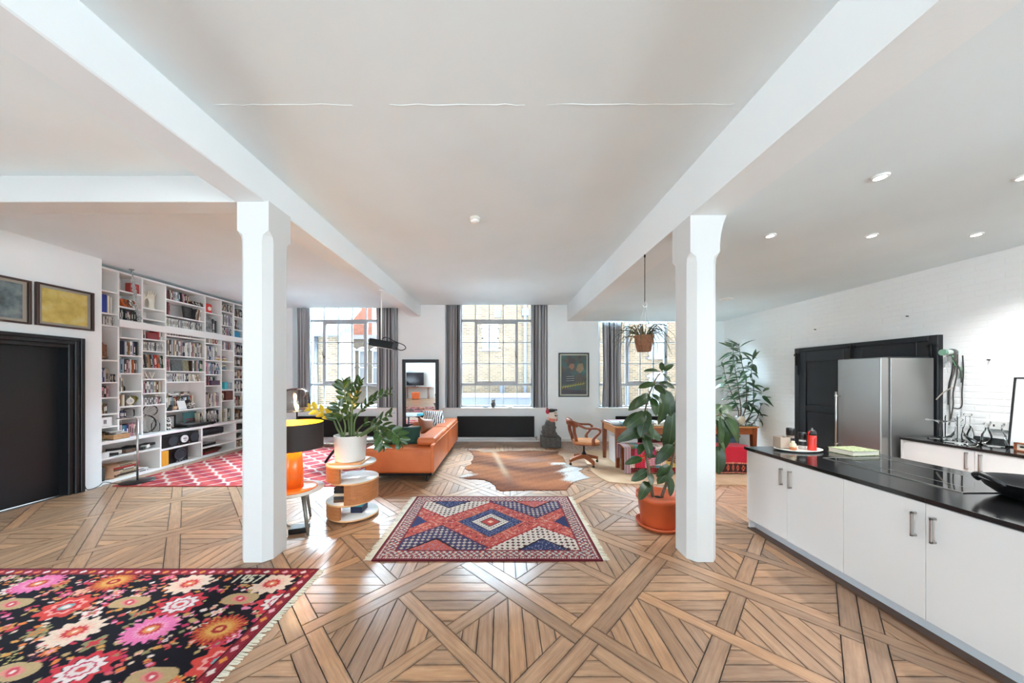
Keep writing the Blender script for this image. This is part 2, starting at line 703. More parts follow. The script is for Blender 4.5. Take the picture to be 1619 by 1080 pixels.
def oak():
    t = NT('oiled_oak')
    uv = t.n('ShaderNodeUVMap', uv_map='grain').outputs[0]
    tone = t.n('ShaderNodeAttribute', attribute_name='tone').outputs['Fac']
    edge = t.n('ShaderNodeAttribute', attribute_name='edge').outputs['Fac']
    m1 = t.n('ShaderNodeMapping', {'Vector': uv, 'Scale': (1.6, 26, 1)}).outputs[0]
    g = t.noise(m1, 2.2, 7, 0.62)
    m2 = t.n('ShaderNodeMapping', {'Vector': uv, 'Scale': (3.0, 9, 1)}).outputs[0]
    g2 = t.noise(m2, 1.6, 4, 0.6)
    base = t.ramp(g, [(0.25, S(152, 116, 88)), (0.5, S(190, 154, 123)), (0.78, S(212, 180, 150))])
    base = t.mix(t.ramp(g2, [(0.42, (0, 0, 0, 1)), (0.75, (0.55, 0.55, 0.55, 1))]), base, S(150, 112, 86))
    tint = t.ramp(tone, [(0.0, S(206, 198, 192)), (0.35, S(226, 216, 208)), (0.7, S(240, 230, 220)), (1.0, S(255, 238, 218))])
    base = t.mix(1.0, base, tint, 'MULTIPLY')
    e = t.math('MULTIPLY', edge, t.ramp(t.noise(m2, 3.0, 3), [(0.35, (0, 0, 0, 1)), (0.65, (1, 1, 1, 1))]))
    base = t.mix(t.math('MULTIPLY', e, 0.6), base, S(74, 60, 52))
    t.i(t.b, 'Base Color', base)
    t.i(t.b, 'Roughness', t.math('MULTIPLY_ADD', g, 0.2, 0.27))
    t.b.inputs['Specular IOR Level'].default_value = 0.6
    t.b.inputs['Coat Weight'].default_value = 0.45
    t.b.inputs['Coat Roughness'].default_value = 0.2
    t.bump(g, 0.12, 0.004)
    return t.m


OAK = oak()
RING = 0.016


def plank_geo(V, Fc, TONE, EDGE, UV, poly, d):
    n = len(poly)
    tone = rnd.random()
    zt = -rnd.random() * 0.0012
    o = len(V)
    off = (rnd.random() * 40, rnd.random() * 40)
    inner = inset(poly, RING)
    inner = clean(inner) if inner else None

    def uvs(p):
        return (p[0] * d[0] + p[1] * d[1] + off[0], -p[0] * d[1] + p[1] * d[0] + off[1])
    top = inset(poly, 0.0012) or poly
    top = clean(top)
    if len(top) != n:
        top = poly
    area = sum(poly[i][0] * poly[(i + 1) % n][1] - poly[(i + 1) % n][0] * poly[i][1] for i in range(n))
    V += [(p[0], p[1], -0.016) for p in poly] + [(p[0], p[1], zt - 0.0012) for p in poly] + [(p[0], p[1], zt) for p in top]
    UV += [uvs(p) for p in poly] * 2 + [uvs(p) for p in top]
    EDGE += [1.0] * (3 * n)
    TONE += [tone] * (3 * n)
    for r in (0, 1):
        for i in range(n):
            j = (i + 1) % n
            Fc.append((o + r * n + i, o + r * n + j, o + (r + 1) * n + j, o + (r + 1) * n + i))
    t0 = o + 2 * n
    if inner and len(inner) == n:
        # rotate the inset ring so that corner follows corner
        k = min(range(n), key=lambda k: math.hypot(inner[k][0] - top[0][0], inner[k][1] - top[0][1]))
        inner = inner[k:] + inner[:k]
        c = len(V)
        V += [(p[0], p[1], zt) for p in inner]
        UV += [uvs(p) for p in inner]
        EDGE += [0.0] * n
        TONE += [tone] * n
        for i in range(n):
            j = (i + 1) % n
            Fc.append((t0 + i, t0 + j, c + j, c + i))
        Fc.append(tuple(range(c, c + n)))
    else:
        Fc.append(tuple(range(t0, t0 + n)))
        for q in range(t0, t0 + n):
            EDGE[q] = 0.5


def plank_mesh(name, items):
    V, Fc, TONE, EDGE, UV = [], [], [], [], []
    for poly, d in items:
        plank_geo(V, Fc, TONE, EDGE, UV, poly, d)
    me = bpy.data.meshes.new(name)
    me.from_pydata(V, [], Fc)
    for nm, arr in (('tone', TONE), ('edge', EDGE)):
        me.attributes.new(nm, 'FLOAT', 'POINT').data.foreach_set('value', arr)
    uvl = me.uv_layers.new(name='grain')
    li = np.zeros(len(me.loops), dtype=np.int32)
    me.loops.foreach_get('vertex_index', li)
    uvl.data.foreach_set('uv', np.array(UV, dtype=np.float32)[li].ravel())
    me.materials.append(OAK)
    me.update()
    return me


for sc, poly, d in ready[:300]:
    put('plank', plank_mesh('plank', [(poly, d)]), floor)
o = put('plank_field', plank_mesh('plank_field', [(p, d) for s_, p, d in ready[300:]]), floor)
o['kind'] = 'stuff'

# ---- walls
T = 0.3
w = MB()
DY0, DY1, DZ = 3.02, 4.29, 2.0        # black door opening in the left wall
SW = [(-5.8, -3.4), (-2.8, -0.4)]      # openings added for the side fill lamps, behind the camera


def side_wall(w, x0, x1, yend, zc):
    ys_ = [REAR] + [v for ab in SW for v in ab] + [yend]
    for k in range(0, len(ys_), 2):
        w.box(x0, x1, ys_[k], ys_[k + 1], 0, zc)
    for a, b in SW:
        w.box(x0, x1, a, b, 0, 0.7); w.box(x0, x1, a, b, 3.0, zc)


side_wall(w, XL - T, XL, DY0, ZCL); w.box(XL - T, XL, DY0, DY1, DZ, ZCL); w.box(XL - T, XL, DY1, YN, 0, ZCL)
w.box(XN - 0.1, XN, YN, YO, 0, ZCL); w.box(XN - 0.1, XL - T + 0.001, YN - 0.1, YN, 0, ZCL)
struct(w, 'wall_left', WHITE, 'white plaster wall around the black door and behind the bookcase', 'wall')

w = MB()
side_wall(w, XR, XR + T, YO, ZC)
struct(w, 'wall_right', PBRICK, 'white painted brick wall behind the kitchen counter', 'wall')

# street wall: inner leaf with three recesses, outer leaf with the smaller window openings
OPEN = [(-5.25, -2.645), (-1.426, 1.14), (2.408, 5.32)]
GL = [(-4.965, -3.20), (-1.065, 0.765), (2.49, 4.95)]        # glazed width (outer leaf)
SILL = 0.815
ZT = 3.62
w = MB()
xs = [XN - 0.1] + [v for ab in OPEN for v in ab] + [XR + T]
for k in range(0, len(xs), 2):
    w.box(xs[k], xs[k + 1], YB, YB + 0.22, 0, ZT)
for a, b in OPEN:
    w.box(a, b, YB, YB + 0.22, 0, SILL)
xs = [XN - 0.1] + [v for ab in GL for v in ab] + [XR + T]
for k in range(0, len(xs), 2):
    w.box(xs[k], xs[k + 1], YB + 0.22, YO, -0.5, ZT)
for a, b in GL:
    w.box(a, b, YB + 0.22, YO, -0.5, SILL + 0.02)
w.box(XN - 0.1, XR + T, YB, YO, ZT, ZT + 0.3)
struct(w, 'wall_back', WHITE, 'white street wall with three tall recessed windows', 'wall')

w = MB()
RW = [(-3.0, -0.8), (-0.4, 1.8), (2.2, 4.4)]  # openings added for the rear fill lamps
xs = [XL - T] + [v for ab in RW for v in ab] + [XR + T]
for k in range(0, len(xs), 2):
    w.box(xs[k], xs[k + 1], REAR - T, REAR, 0, ZC)
for a, b in RW:
    w.box(a, b, REAR - T, REAR, 0, 0.7); w.box(a, b, REAR - T, REAR, 3.2, ZC)
struct(w, 'wall_rear', WHITE, 'white rear wall with three added wide windows', 'wall')
for k, (a, b) in enumerate(RW):  # made-up windows framing the rear fill lamps
    w = MB()
    for x in (a, (2 * a + b) / 3, (a + 2 * b) / 3, b - 0.04):
        w.box(x, x + 0.04, REAR - 0.2, REAR - 0.16, 0.7, 3.2)
    for z in (0.7, 1.5, 2.3, 3.16):
        w.box(a, b, REAR - 0.2, REAR - 0.16, z, z + 0.04)
    wd = struct(w, 'window_%d' % (4 + k), GREY_FRAME, 'added grey steel window for fill light in the rear wall, number %d from the bookcase side' % (k + 1), 'window')
    MB().box(a, b, REAR - 0.182, REAR - 0.178, 0.7, 3.2).build('pane', GLASS, wd)

n_w = 7
for x, sd in ((XL - 0.18, 'door wall'), (XR + 0.18, 'kitchen wall')):  # made-up windows framing the side fill lamps
    for a, b in SW:
        w = MB()
        for y in (a, (2 * a + b) / 3, (a + 2 * b) / 3, b - 0.04):
            w.box(x - 0.02, x + 0.02, y, y + 0.04, 0.7, 3.0)
        for z in (0.7, 1.5, 2.3, 2.96):
            w.box(x - 0.02, x + 0.02, a, b, z, z + 0.04)
        wd = struct(w, 'window_%d' % n_w, GREY_FRAME, 'added grey steel window for fill light in the %s behind the viewer, %s' % (sd, 'farther back' if a < -4 else 'nearer'), 'window')
        MB().box(x - 0.002, x + 0.002, a, b, 0.7, 3.0).build('pane', GLASS, wd)
        n_w += 1

w = MB().box(XL, -4.1, -3.5, -3.35, 0, ZCL + 0.02)
struct(w, 'wall_partition', WHITE, 'short white partition wall behind the viewer with the screen before it', 'wall')

# ---- ceilings
BX0, BX1, BZ = -2.305, -2.04, 3.12     # beam on the library side
RX0 = 1.64                             # face of the kitchen downstand beam
w = MB()
w.box(BX1 - 0.1, RX0 + 0.1, REAR, YB + 0.01, ZC, ZC + 0.25)
w.box(XN - 0.1, BX0 + 0.1, REAR, YB + 0.01, ZCL, ZC + 0.25)
w.box(RX0, XR + T, REAR, YB + 0.01, ZCK, ZC + 0.25)
struct(w, 'ceiling', CEIL, 'white plaster ceiling, lower over the kitchen side', 'ceiling')
for k, x in enumerate((-1.2, 0.6)):
    pass

b = MB().box(BX0, BX1, REAR, YB + 0.005, BZ, ZC + 0.1)
struct(b, 'beam', WHITE, 'long white beam above the octagonal column on the library side', 'beam', bevel=0.008, seg=1)
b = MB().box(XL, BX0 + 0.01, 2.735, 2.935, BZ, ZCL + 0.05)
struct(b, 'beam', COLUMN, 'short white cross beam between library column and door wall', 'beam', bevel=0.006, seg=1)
b = MB().box(RX0 - 0.012, RX0 + 0.30, REAR, YB + 0.005, ZCK - 0.004, ZC + 0.1)
struct(b, 'beam', WHITE, 'long white downstand beam along the edge of the kitchen ceiling', 'beam')


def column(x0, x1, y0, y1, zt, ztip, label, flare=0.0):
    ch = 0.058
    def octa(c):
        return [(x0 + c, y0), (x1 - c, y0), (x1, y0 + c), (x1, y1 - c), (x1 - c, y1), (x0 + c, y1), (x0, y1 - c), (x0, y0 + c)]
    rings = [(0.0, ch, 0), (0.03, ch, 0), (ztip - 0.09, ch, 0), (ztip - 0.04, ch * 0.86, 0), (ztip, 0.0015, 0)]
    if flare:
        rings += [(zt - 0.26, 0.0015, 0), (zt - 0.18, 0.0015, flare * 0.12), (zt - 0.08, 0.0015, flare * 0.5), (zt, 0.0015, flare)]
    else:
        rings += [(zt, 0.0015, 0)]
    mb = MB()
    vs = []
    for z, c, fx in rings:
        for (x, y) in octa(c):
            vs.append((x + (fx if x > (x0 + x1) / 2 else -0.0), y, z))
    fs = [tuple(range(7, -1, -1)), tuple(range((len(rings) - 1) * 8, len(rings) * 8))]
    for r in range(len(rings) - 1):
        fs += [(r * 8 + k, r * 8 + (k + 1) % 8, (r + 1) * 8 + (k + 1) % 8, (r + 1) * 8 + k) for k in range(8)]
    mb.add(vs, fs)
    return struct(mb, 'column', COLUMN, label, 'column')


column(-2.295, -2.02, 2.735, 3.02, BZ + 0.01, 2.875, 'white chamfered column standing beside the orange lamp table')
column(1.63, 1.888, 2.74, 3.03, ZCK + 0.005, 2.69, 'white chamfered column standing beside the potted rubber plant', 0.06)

# a strip of paint ridges where the ceiling slabs meet
rd = MB()
for (xa, xb, yy) in ((-1.93, -1.0, 2.108), (-0.75, 0.15, 2.108), (0.3, 1.55, 2.108)):
    n = 14
    rd.tube([(xa + (xb - xa) * k / n, yy + rnd.uniform(-.006, .006), ZC - 0.0005) for k in range(n + 1)], [0.0006 + 0.0028 * rnd.random() for k in range(n + 1)], 5)
struct(rd, 'trim_1', CEIL, 'raised plaster seam across the middle ceiling', 'seam')

# ---- skirtings
w = MB(); w.box(-2.55, 5.5, YB - 0.018, YB, 0, 0.09); w.box(-5.6, -2.65, YB - 0.018, YB, 0, 0.09)
struct(w, 'baseboard_back', WHITE_GLOSS, 'low white skirting board under the street windows', 'skirting')

# ---- windows of the street front
VB1 = [-4.965, -4.60, -4.235, -3.875, -3.51, -3.20]
VB2 = [-1.065, -0.69, -0.335, 0.025, 0.385, 0.765]
VB3 = [2.49, 2.84, 3.20, 3.56, 3.905, 4.23, 4.58, 4.95]
HB = [SILL + 0.02, 1.42, 1.96, 2.507, 3.065, ZT]


def window(n, vb, cas, label, fan=True):
    y = YB + 0.27
    mb = MB()
    a, b = vb[0], vb[-1]
    for x in (a, b):
        mb.box(x - 0.03, x + 0.03, y - 0.03, y + 0.03, HB[0], ZT)
    for z in (HB[0], ZT - 0.05):
        mb.box(a, b, y - 0.03, y + 0.03, z, z + 0.045)
    win = struct(mb, 'window_%d' % n, GREY_FRAME, label, 'window')
    for i, x in enumerate(vb[1:-1], 1):
        inside = cas[0] <= i <= cas[1]
        segs = [(HB[0], HB[1]), (HB[4], ZT)] if inside else [(HB[0], ZT)]
        bb = MB()
        for z0, z1 in segs:
            bb.box(x - 0.011, x + 0.011, y - 0.02, y + 0.02, z0, z1)
        bb.build('glazing_bar', GREY_FRAME, win)
    for j, z in enumerate(HB[1:-1], 1):
        th = 0.03 if j in (1, 4) else 0.011
        bb = MB()
        if j in (1, 4):
            bb.box(a, b, y - 0.03, y + 0.03, z - th, z + th)
        else:
            bb.box(a, vb[cas[0]], y - 0.02, y + 0.02, z - th, z + th); bb.box(vb[cas[1]], b, y - 0.02, y + 0.02, z - th, z + th)
        bb.build('transom' if j in (1, 4) else 'glazing_bar', GREY_FRAME, win)
    # opening casement, its own bars and latch
    x0, x1 = vb[cas[0]], vb[cas[1]]
    z0, z1 = HB[1] + 0.03, HB[4] - 0.03
    cb = MB()
    t = 0.05
    cb.box(x0 - 0.02, x0 + t, y - 0.045, y + 0.02, z0, z1); cb.box(x1 - t, x1 + 0.02, y - 0.045, y + 0.02, z0, z1)
    cb.box(x0 + t, x1 - t, y - 0.045, y + 0.02, z0, z0 + t); cb.box(x0 + t, x1 - t, y - 0.045, y + 0.02, z1 - t, z1)
    cs = cb.build('casement', GREY_FRAME, win)
    for i in range(cas[0] + 1, cas[1]):
        MB().box(vb[i] - 0.011, vb[i] + 0.011, y - 0.03, y + 0.01, z0 + t, z1 - t).build('casement_bar', GREY_FRAME, cs)
    for z in HB[2:4]:
        MB().box(x0 + t, x1 - t, y - 0.03, y + 0.01, z - 0.011, z + 0.011).build('casement_bar', GREY_FRAME, cs)
    hx = x0 + 0.02 if n == 1 else x1 - 0.02
    MB().box(hx - 0.012, hx + 0.012, y - 0.075, y - 0.045, 2.10, 2.16).tube([(hx, y - 0.06, 2.13), (hx - 0.02, y - 0.085, 2.16), (hx - 0.035, y - 0.09, 2.27)], 0.008).build('latch', M('old_brass', S(120, 104, 80), 0.4, 0.8), cs)
    MB().tube([(x0 + 0.2, y - 0.05, z0 + 0.02), (x0 + 0.2, y - 0.1, z0 + 0.06), (x0 + 0.42, y - 0.11, z0 + 0.035)], 0.008).build('stay', M('old_brass', S(120, 104, 80)), cs)
    for i in range(len(vb) - 1):
        for j in range(len(HB) - 1):
            MB().box(vb[i], vb[i + 1], y + 0.004, y + 0.008, HB[j], HB[j + 1]).build('pane', GLASS, win)
    a, b = OPEN[n - 1]
    MB().box(a - 0.06, b + 0.02, YB - 0.06, YB + 0.24, SILL - 0.002, SILL + 0.03).build('sill', WHITE_GLOSS, win, bevel=0.006, seg=1)
    return win


window(1, VB1, (1, 4), 'tall grey steel window behind the table lamp and leafy plant')
window(2, VB2, (1, 4), 'tall grey steel window above the middle radiator')
window(3, VB3, (2, 5), 'wide grey steel window behind the hanging plant and desk')

# ---- curtains
def curtain_mat():
    t = NT('striped_curtain_cloth')
    uv = t.n('ShaderNodeUVMap', uv_map='cloth').outputs[0]
    m1 = t.n('ShaderNodeMapping', {'Vector': uv, 'Scale': (1.0, 0.0, 1)}).outputs[0]
    f = t.noise(m1, 13.0, 2, 0.75)
    g = t.noise(m1, 9.0, 1)
    f = t.math('ADD', t.math('MULTIPLY', f, 0.75), t.math('MULTIPLY', g, 0.3))
    c = t.ramp(f, [(0.0, S(18, 18, 20)), (0.42, S(38, 38, 40)), (0.47, S(96, 96, 99)), (0.505, S(206, 206, 208)), (0.55, S(70, 70, 73)), (0.62, S(196, 196, 198)), (0.67, S(52, 52, 54))])
    t.i(t.b, 'Base Color', c)
    t.b.inputs['Roughness'].default_value = 0.9
    t.b.inputs['Sheen Weight'].default_value = 0.2
    return t.m


CURT = curtain_mat()


def curtain(x0, x1, z0, z1, y, folds, label, taper=0.0, seed=0):
    r = random.Random(seed)
    nx, nz = folds * 10, 12
    ph = [r.uniform(-0.5, 0.5) for _ in range(folds + 1)]
    vs, uv = [], []
    for k in range(nz + 1):
        t = k / nz
        z = z1 + (z0 - z1) * t
        for i in range(nx + 1):
            u = i / nx
            gather = 1 - taper * math.sin(PI * t) * 0.5
            cx = (x0 + x1) / 2
            x = cx + (u - 0.5) * (x1 - x0) * gather
            a = 2 * PI * folds * u + ph[int(u * folds)] * 0.6 * t
            amp = 0.052 * (0.6 + 0.4 * t)
            vs.append((x + 0.012 * math.cos(a) * (0.4 + t), y + amp * math.sin(a) + 0.012 * math.sin(3 * a + 5 * t), z))
            uv.append((u * folds * 0.10 + seed * 1.37, t * (z1 - z0)))
    fs = [(k * (nx + 1) + i, k * (nx + 1) + i + 1, (k + 1) * (nx + 1) + i + 1, (k + 1) * (nx + 1) + i) for k in range(nz) for i in range(nx)]
    mb = MB().add(vs, fs, 0, True)
    o = mb.build('curtain', CURT, None, label=label, cat='curtain', group='striped grey curtains')
    me = o.data
    ul = me.uv_layers.new(name='cloth')
    li = np.zeros(len(me.loops), dtype=np.int32)
    me.loops.foreach_get('vertex_index', li)
    ul.data.foreach_set('uv', np.array(uv, dtype=np.float32)[li].ravel())
    md = o.modifiers.new('thick', 'SOLIDIFY'); md.thickness = 0.004
    rail = MB().cyl((x0 - 0.02, y, z1 + 0.012), (x1 + 0.02, y, z1 + 0.012), 0.009, n=8)
    rail.build('rail', WHITE_GLOSS, o)
    return o


YC = 8.0
curtain(-5.20, -4.86, SILL + 0.035, 3.39, YC, 4, 'striped curtain behind the smoked glass lamp', 0.1, 1)
curtain(-3.19, -2.74, SILL + 0.035, 3.39, YC, 5, 'striped curtain between the black hanging spotlight and the wall mirror', 0.06, 2)
curtain(-1.41, -1.05, SILL - 0.005, 3.44, YC - 0.02, 5, 'brownish striped curtain beside the black framed wall mirror', 0.05, 3)
curtain(0.75, 1.11, SILL - 0.005, 3.44, YC - 0.02, 5, 'striped curtain beside the framed poster, above the stone figure', 0.1, 4)
curtain(2.52, 3.02, SILL + 0.035, 3.0, YC, 5, 'striped curtain at the window behind the wooden desk', 0.2, 5)

# ---- doors
d = MB()
for k, (g, dx) in enumerate(((0.0, 0.075), (0.045, 0.052), (0.09, 0.03))):
    pass
# architrave in three steps, each its own moulding
door = MB().box(XL - 0.16, XL - 0.115, DY0, DY1, 0.004, DZ)
door = struct(door, 'door_1', BLACK_SATIN, 'plain black door in a stepped black architrave beside the bookcase', 'door')
for k, (o0, o1, dx) in enumerate(((0.0, 0.05, 0.02), (0.05, 0.10, 0.045), (0.10, 0.145, 0.06))):
    m = MB()
    m.box(XL, XL + dx, DY1 + o0, DY1 + o1, 0, DZ + o1); m.box(XL, XL + dx, DY0 - o1, DY0 - o0, 0, DZ + o1)
    m.box(XL, XL + dx, DY0 - o0, DY1 + o0, DZ + o0, DZ + o1)
    m.build('architrave', BLACK_SATIN, door, bevel=0.006, seg=1)
m = MB()
m.box(XL - 0.12, XL + 0.005, DY1 - 0.001, DY1 + 0.02, 0, DZ); m.box(XL - 0.12, XL + 0.005, DY0 - 0.02, DY0 + 0.001, 0, DZ); m.box(XL - 0.12, XL + 0.005, DY0, DY1, DZ - 0.001, DZ + 0.02)
m.build('jamb', BLACK_SATIN, door)
h = MB().cyl((XL - 0.116, 3.12, 1.0), (XL - 0.06, 3.12, 1.0), 0.012).ball((XL - 0.05, 3.12, 1.0), 0.028)
h.build('knob', CHROME, door)

# wide black double door behind the fridge
dy0, dy1, dz = 3.98, 5.93, 2.14
door = MB().box(XR - 0.045, XR - 0.002, dy0, dy1, 0.0, dz)
door = struct(door, 'door_2', BLACK_SATIN, 'wide black panelled double door on the brick wall behind the fridge', 'door')
fr = MB()
fr.box(XR - 0.07, XR - 0.044, dy0, dy0 + 0.09, 0, dz); fr.box(XR - 0.07, XR - 0.044, dy1 - 0.09, dy1, 0, dz); fr.box(XR - 0.07, XR - 0.044, dy0 + 0.09, dy1 - 0.09, dz - 0.07, dz)
fr.build('frame', BLACK_SATIN, door, bevel=0.005, seg=1)
cm = (dy0 + dy1) / 2
for a, b_ in ((dy0 + 0.09, cm - 0.004), (cm + 0.004, dy1 - 0.09)):
    lf = MB()
    st = 0.12
    x0, x1 = XR - 0.062, XR - 0.044
    lf.box(x0, x1, a, a + st, 0, dz - 0.07); lf.box(x0, x1, b_ - st, b_, 0, dz - 0.07)
    for z0, z1 in ((0, 0.2), (1.0, 1.1), (dz - 0.25, dz - 0.07)):
        lf.box(x0, x1, a + st, b_ - st, z0, z1)
    leaf = lf.build('door_leaf', BLACK_SATIN, door, bevel=0.004, seg=1)
    for z0, z1 in ((0.22, 0.98), (1.12, dz - 0.27)):
        MB().box(XR - 0.05, XR - 0.043, a + st + 0.02, b_ - st - 0.02, z0, z1).build('door_panel', BLACK_SATIN, leaf, bevel=0.004, seg=1)
for y, z in ((dy1 - 0.05, dz - 0.12), (dy0 + 0.05, dz - 0.14), (cm, dz - 0.06)):
    MB().box(XR - 0.082, XR - 0.062, y - 0.05, y + 0.05, z - 0.02, z + 0.02).cyl((XR - 0.085, y, z - 0.2), (XR - 0.085, y, z + 0.03), 0.012).build('hinge', BLACK_METAL, door)
MB().box(XR - 0.085, XR - 0.07, dy1 - 0.09, dy1 - 0.065, 1.65, 2.02).build('bolt', BLACK_METAL, door)

# ---- fixtures of the wall and ceiling
def radiator(x0, x1, z0, z1, label):
    y = YB - 0.125
    t = thing('radiator', label, 'radiator', ((x0 + x1) / 2, y, z0), 'flat black radiators')
    MB().box(x0, x1, y - 0.025, y + 0.03, z0, z1).build('front_panel', M('black_radiator', S(16, 16, 18), 0.55, spec=0.3), t, bevel=0.01, seg=2)
    g = MB()
    n = int((x1 - x0) / 0.03)
    for k in range(n):
        g.box(x0 + 0.02 + k * 0.03, x0 + 0.032 + k * 0.03, y + 0.03, y + 0.08, z0 + 0.02, z1 - 0.01)
    g.build('fins', BLACK_METAL, t)
    for x in (x0 + 0.2, x1 - 0.2):
        MB().box(x - 0.02, x + 0.02, y + 0.03, YB - 0.003, z0 + 0.05, z1 - 0.05).build('bracket', BLACK_METAL, t)
    v = MB().tube([(x1 - 0.06, y, z0 + 0.02), (x1 + 0.04, y, z0 - 0.02), (x1 + 0.06, y, 0.06)], 0.011).ball((x1 + 0.05, y, z0 - 0.01), 0.028)
    v.build('valve', CHROME, t)
    return t


radiator(-5.03, -3.12, 0.135, 0.645, 'long flat black radiator behind the glass coffee table')
radiator(-1.11, 0.79, 0.135, 0.645, 'long flat black radiator under the middle window')
radiator(2.80, 4.9, 0.135, 0.645, 'long flat black radiator behind the wooden desk')
pp = MB()
pp.tube([(-5.4, YB - 0.04, 0.062), (2.0, YB - 0.04, 0.062)], 0.02, 10)
pp.tube([(-5.4, YB - 0.04, 0.112), (0.85, YB - 0.04, 0.112)], 0.013, 10)
pp.tube([(0.85, YB - 0.04, 0.112), (0.93, YB - 0.04, 0.112), (0.93, YB - 0.04, 0.3)], 0.013, 10)
pp.build('heating_pipe', WHITE_GLOSS, None, label='white heating pipes running along the skirting under the radiators', cat='pipe')
cp = MB().tube([(-2.62, YB - 0.02, 0.1), (-2.62, YB - 0.02, 3.10), (-2.62, YB - 0.02, 3.34)], 0.013, 8)
cp.build('conduit', M('grey_conduit', S(120, 118, 116), 0.4, 0.5), None, label='thin grey vertical conduit on the wall next to the mirror', cat='pipe')

sd = thing('smoke_detector', 'round white smoke detector on the middle ceiling', 'smoke detector', (-0.31, 3.61, ZC - 0.06))
MB().lathe([(0.062, 0.06), (0.062, 0.035), (0.045, 0.03)], (-0.31, 3.61, ZC - 0.06)).build('base', M('beige_plastic', S(222, 218, 208), 0.5), sd)
MB().lathe([(0.0, 0.0), (0.03, 0.002), (0.05, 0.012), (0.052, 0.03), (0.04, 0.036)], (-0.31, 3.61, ZC - 0.06)).build('cover', M('white_plastic', S(238, 237, 233), 0.4), sd)
MB().lathe([(0.0, 0.0), (0.09, 0.003), (0.105, 0.012), (0.105, 0.02)], (4.03, 5.69, ZCK - 0.018), 28).build('ceiling_speaker', M('white_plastic', S(238, 237, 233)), None, label='flat round white cover plate on the kitchen ceiling', cat='ceiling plate')

for k, (x, y, lab) in enumerate(((2.65, 2.217, 'bright recessed downlight above the middle of the island'), (3.66, 2.217, 'recessed downlight cut by the frame edge'),
                                 (2.657, 3.133, 'small dim recessed downlight next to the white column'), (3.66, 3.133, 'recessed downlight above the fridge side of the island'),
                                 (4.66, 3.11, 'recessed downlight above the back counter by the brick wall'))):
    t = thing('downlight', lab, 'downlight', (x, y, ZCK - 0.012), 'recessed kitchen downlights')
    MB().shell([(0.030, 0.012), (0.032, 0.0), (0.046, 0.002), (0.048, 0.012)], (x, y, ZCK - 0.012), 20).build('trim_ring', WHITE_GLOSS, t)
    MB().lathe([(0.0, 0.002), (0.036, 0.002), (0.036, 0.008)], (x, y, ZCK - 0.012), 20).build('lamp', M('downlight_glow', (1, 0.97, 0.9, 1), emit=22), t)
    d = bpy.data.lights.new('downlight_beam', 'SPOT')
    d.energy = (12, 40, 20, 62, 80)[k]; d.spot_size = 2.2; d.spot_blend = 0.8; d.shadow_soft_size = 0.03; d.color = (0.97, 0.98, 1.0)
    o = bpy.data.objects.new('downlight_beam', d); COL.objects.link(o); o.location = (x, y, ZCK - 0.02); o.parent = t; o.location = (0, 0, -0.01)

# ================================================================== OUTSIDE: the buildings over the alley
def brick_mat(name, c1, c2, mortar):
    t = NT(name)
    v = t.coord('Object')
    mp = t.n('ShaderNodeMapping', {'Vector': v, 'Rotation': (PI / 2, 0, 0)})
    br = t.n('ShaderNodeTexBrick', {'Vector': mp.outputs[0], 'Scale': 1.0, 'Mortar Size': 0.012, 'Brick Width': 0.225, 'Row Height': 0.075, 'Color1': c1, 'Color2': c2, 'Mortar': mortar})
    t.i(t.b, 'Base Color', t.mix(t.ramp(t.noise(v, 1.3, 4), [(0.35, (0, 0, 0, 1)), (0.7, (0.35, 0.35, 0.35, 1))]), br.outputs['Color'], S(70, 58, 46)))
    t.b.inputs['Roughness'].default_value = 0.9
    t.bump(br.outputs['Fac'], -0.4, 0.01)
    return t.m


BRICK = brick_mat('stock_brick', S(112, 88, 62), S(78, 60, 42), S(120, 112, 102))
BRICK2 = brick_mat('grey_stock_brick', S(82, 71, 59), S(62, 54, 46), S(92, 86, 80))
SLATE = M('slate', S(56, 59, 66), 0.7, var=0.25, vs=8)
STONE = M('pale_coping_stone', S(112, 110, 116), 0.8, var=0.1)
SASH = M('white_sash_paint', S(166, 168, 170), 0.5)
DARKGLASS = M('dim_window_glass', S(96, 102, 110), 0.08, spec=0.8)
LEAD = M('grey_drainpipe', S(84, 87, 96), 0.5)

al = MB().box(-30, 30, YO, 40, -4.2, -4.0)
struct(al, 'ground', M('alley_asphalt', S(120, 118, 116), 0.9, var=0.2), 'grey alley floor far below the street windows', 'ground')


te = MB().box(-14, 17, YO + 0.01, 9.9, -4, 0.2)  # unseen pale slab, added to throw sunlight up onto the ceiling
struct(te, 'bounce_slab', M('pale_bounce_surface', S(206, 204, 200), 0.85, var=0.06), 'pale slab added outside the street windows to bounce daylight indoors', 'roof')


def sash(parent, x0, x1, y, z0, z1, arch=True):
    """white sash window with arched head set on a wall that faces the room"""
    f = MB()
    t = 0.07
    f.box(x0, x0 + t, y - 0.05, y + 0.05, z0, z1); f.box(x1 - t, x1, y - 0.05, y + 0.05, z0, z1)
    for z in (z0, (z0 + z1) / 2, z1):
        f.box(x0, x1, y - 0.05, y + 0.05, z - t / 2, z + t / 2)
    if arch:
        n = 8
        pts = [(x0 - 0.08 + (x1 - x0 + 0.16) * k / n, y - 0.03, z1 + 0.03 + 0.16 * math.sin(PI * k / n)) for k in range(n + 1)]
        f.tube(pts, 0.06, 6)
        f.prism([(x0, y - 0.02), (x1, y - 0.02), (x1, y), (x0, y)], z1, z1 + 0.1)
    wn = f.build('window', SASH, parent)
    MB().box(x0 + t, x1 - t, y - 0.015, y - 0.01, z0, z1).build('pane', DARKGLASS, wn)
    MB().box(x0 - 0.1, x1 + 0.1, y - 0.14, y + 0.02, z0 - 0.12, z0 - 0.04).build('window_sill', STONE, wn)


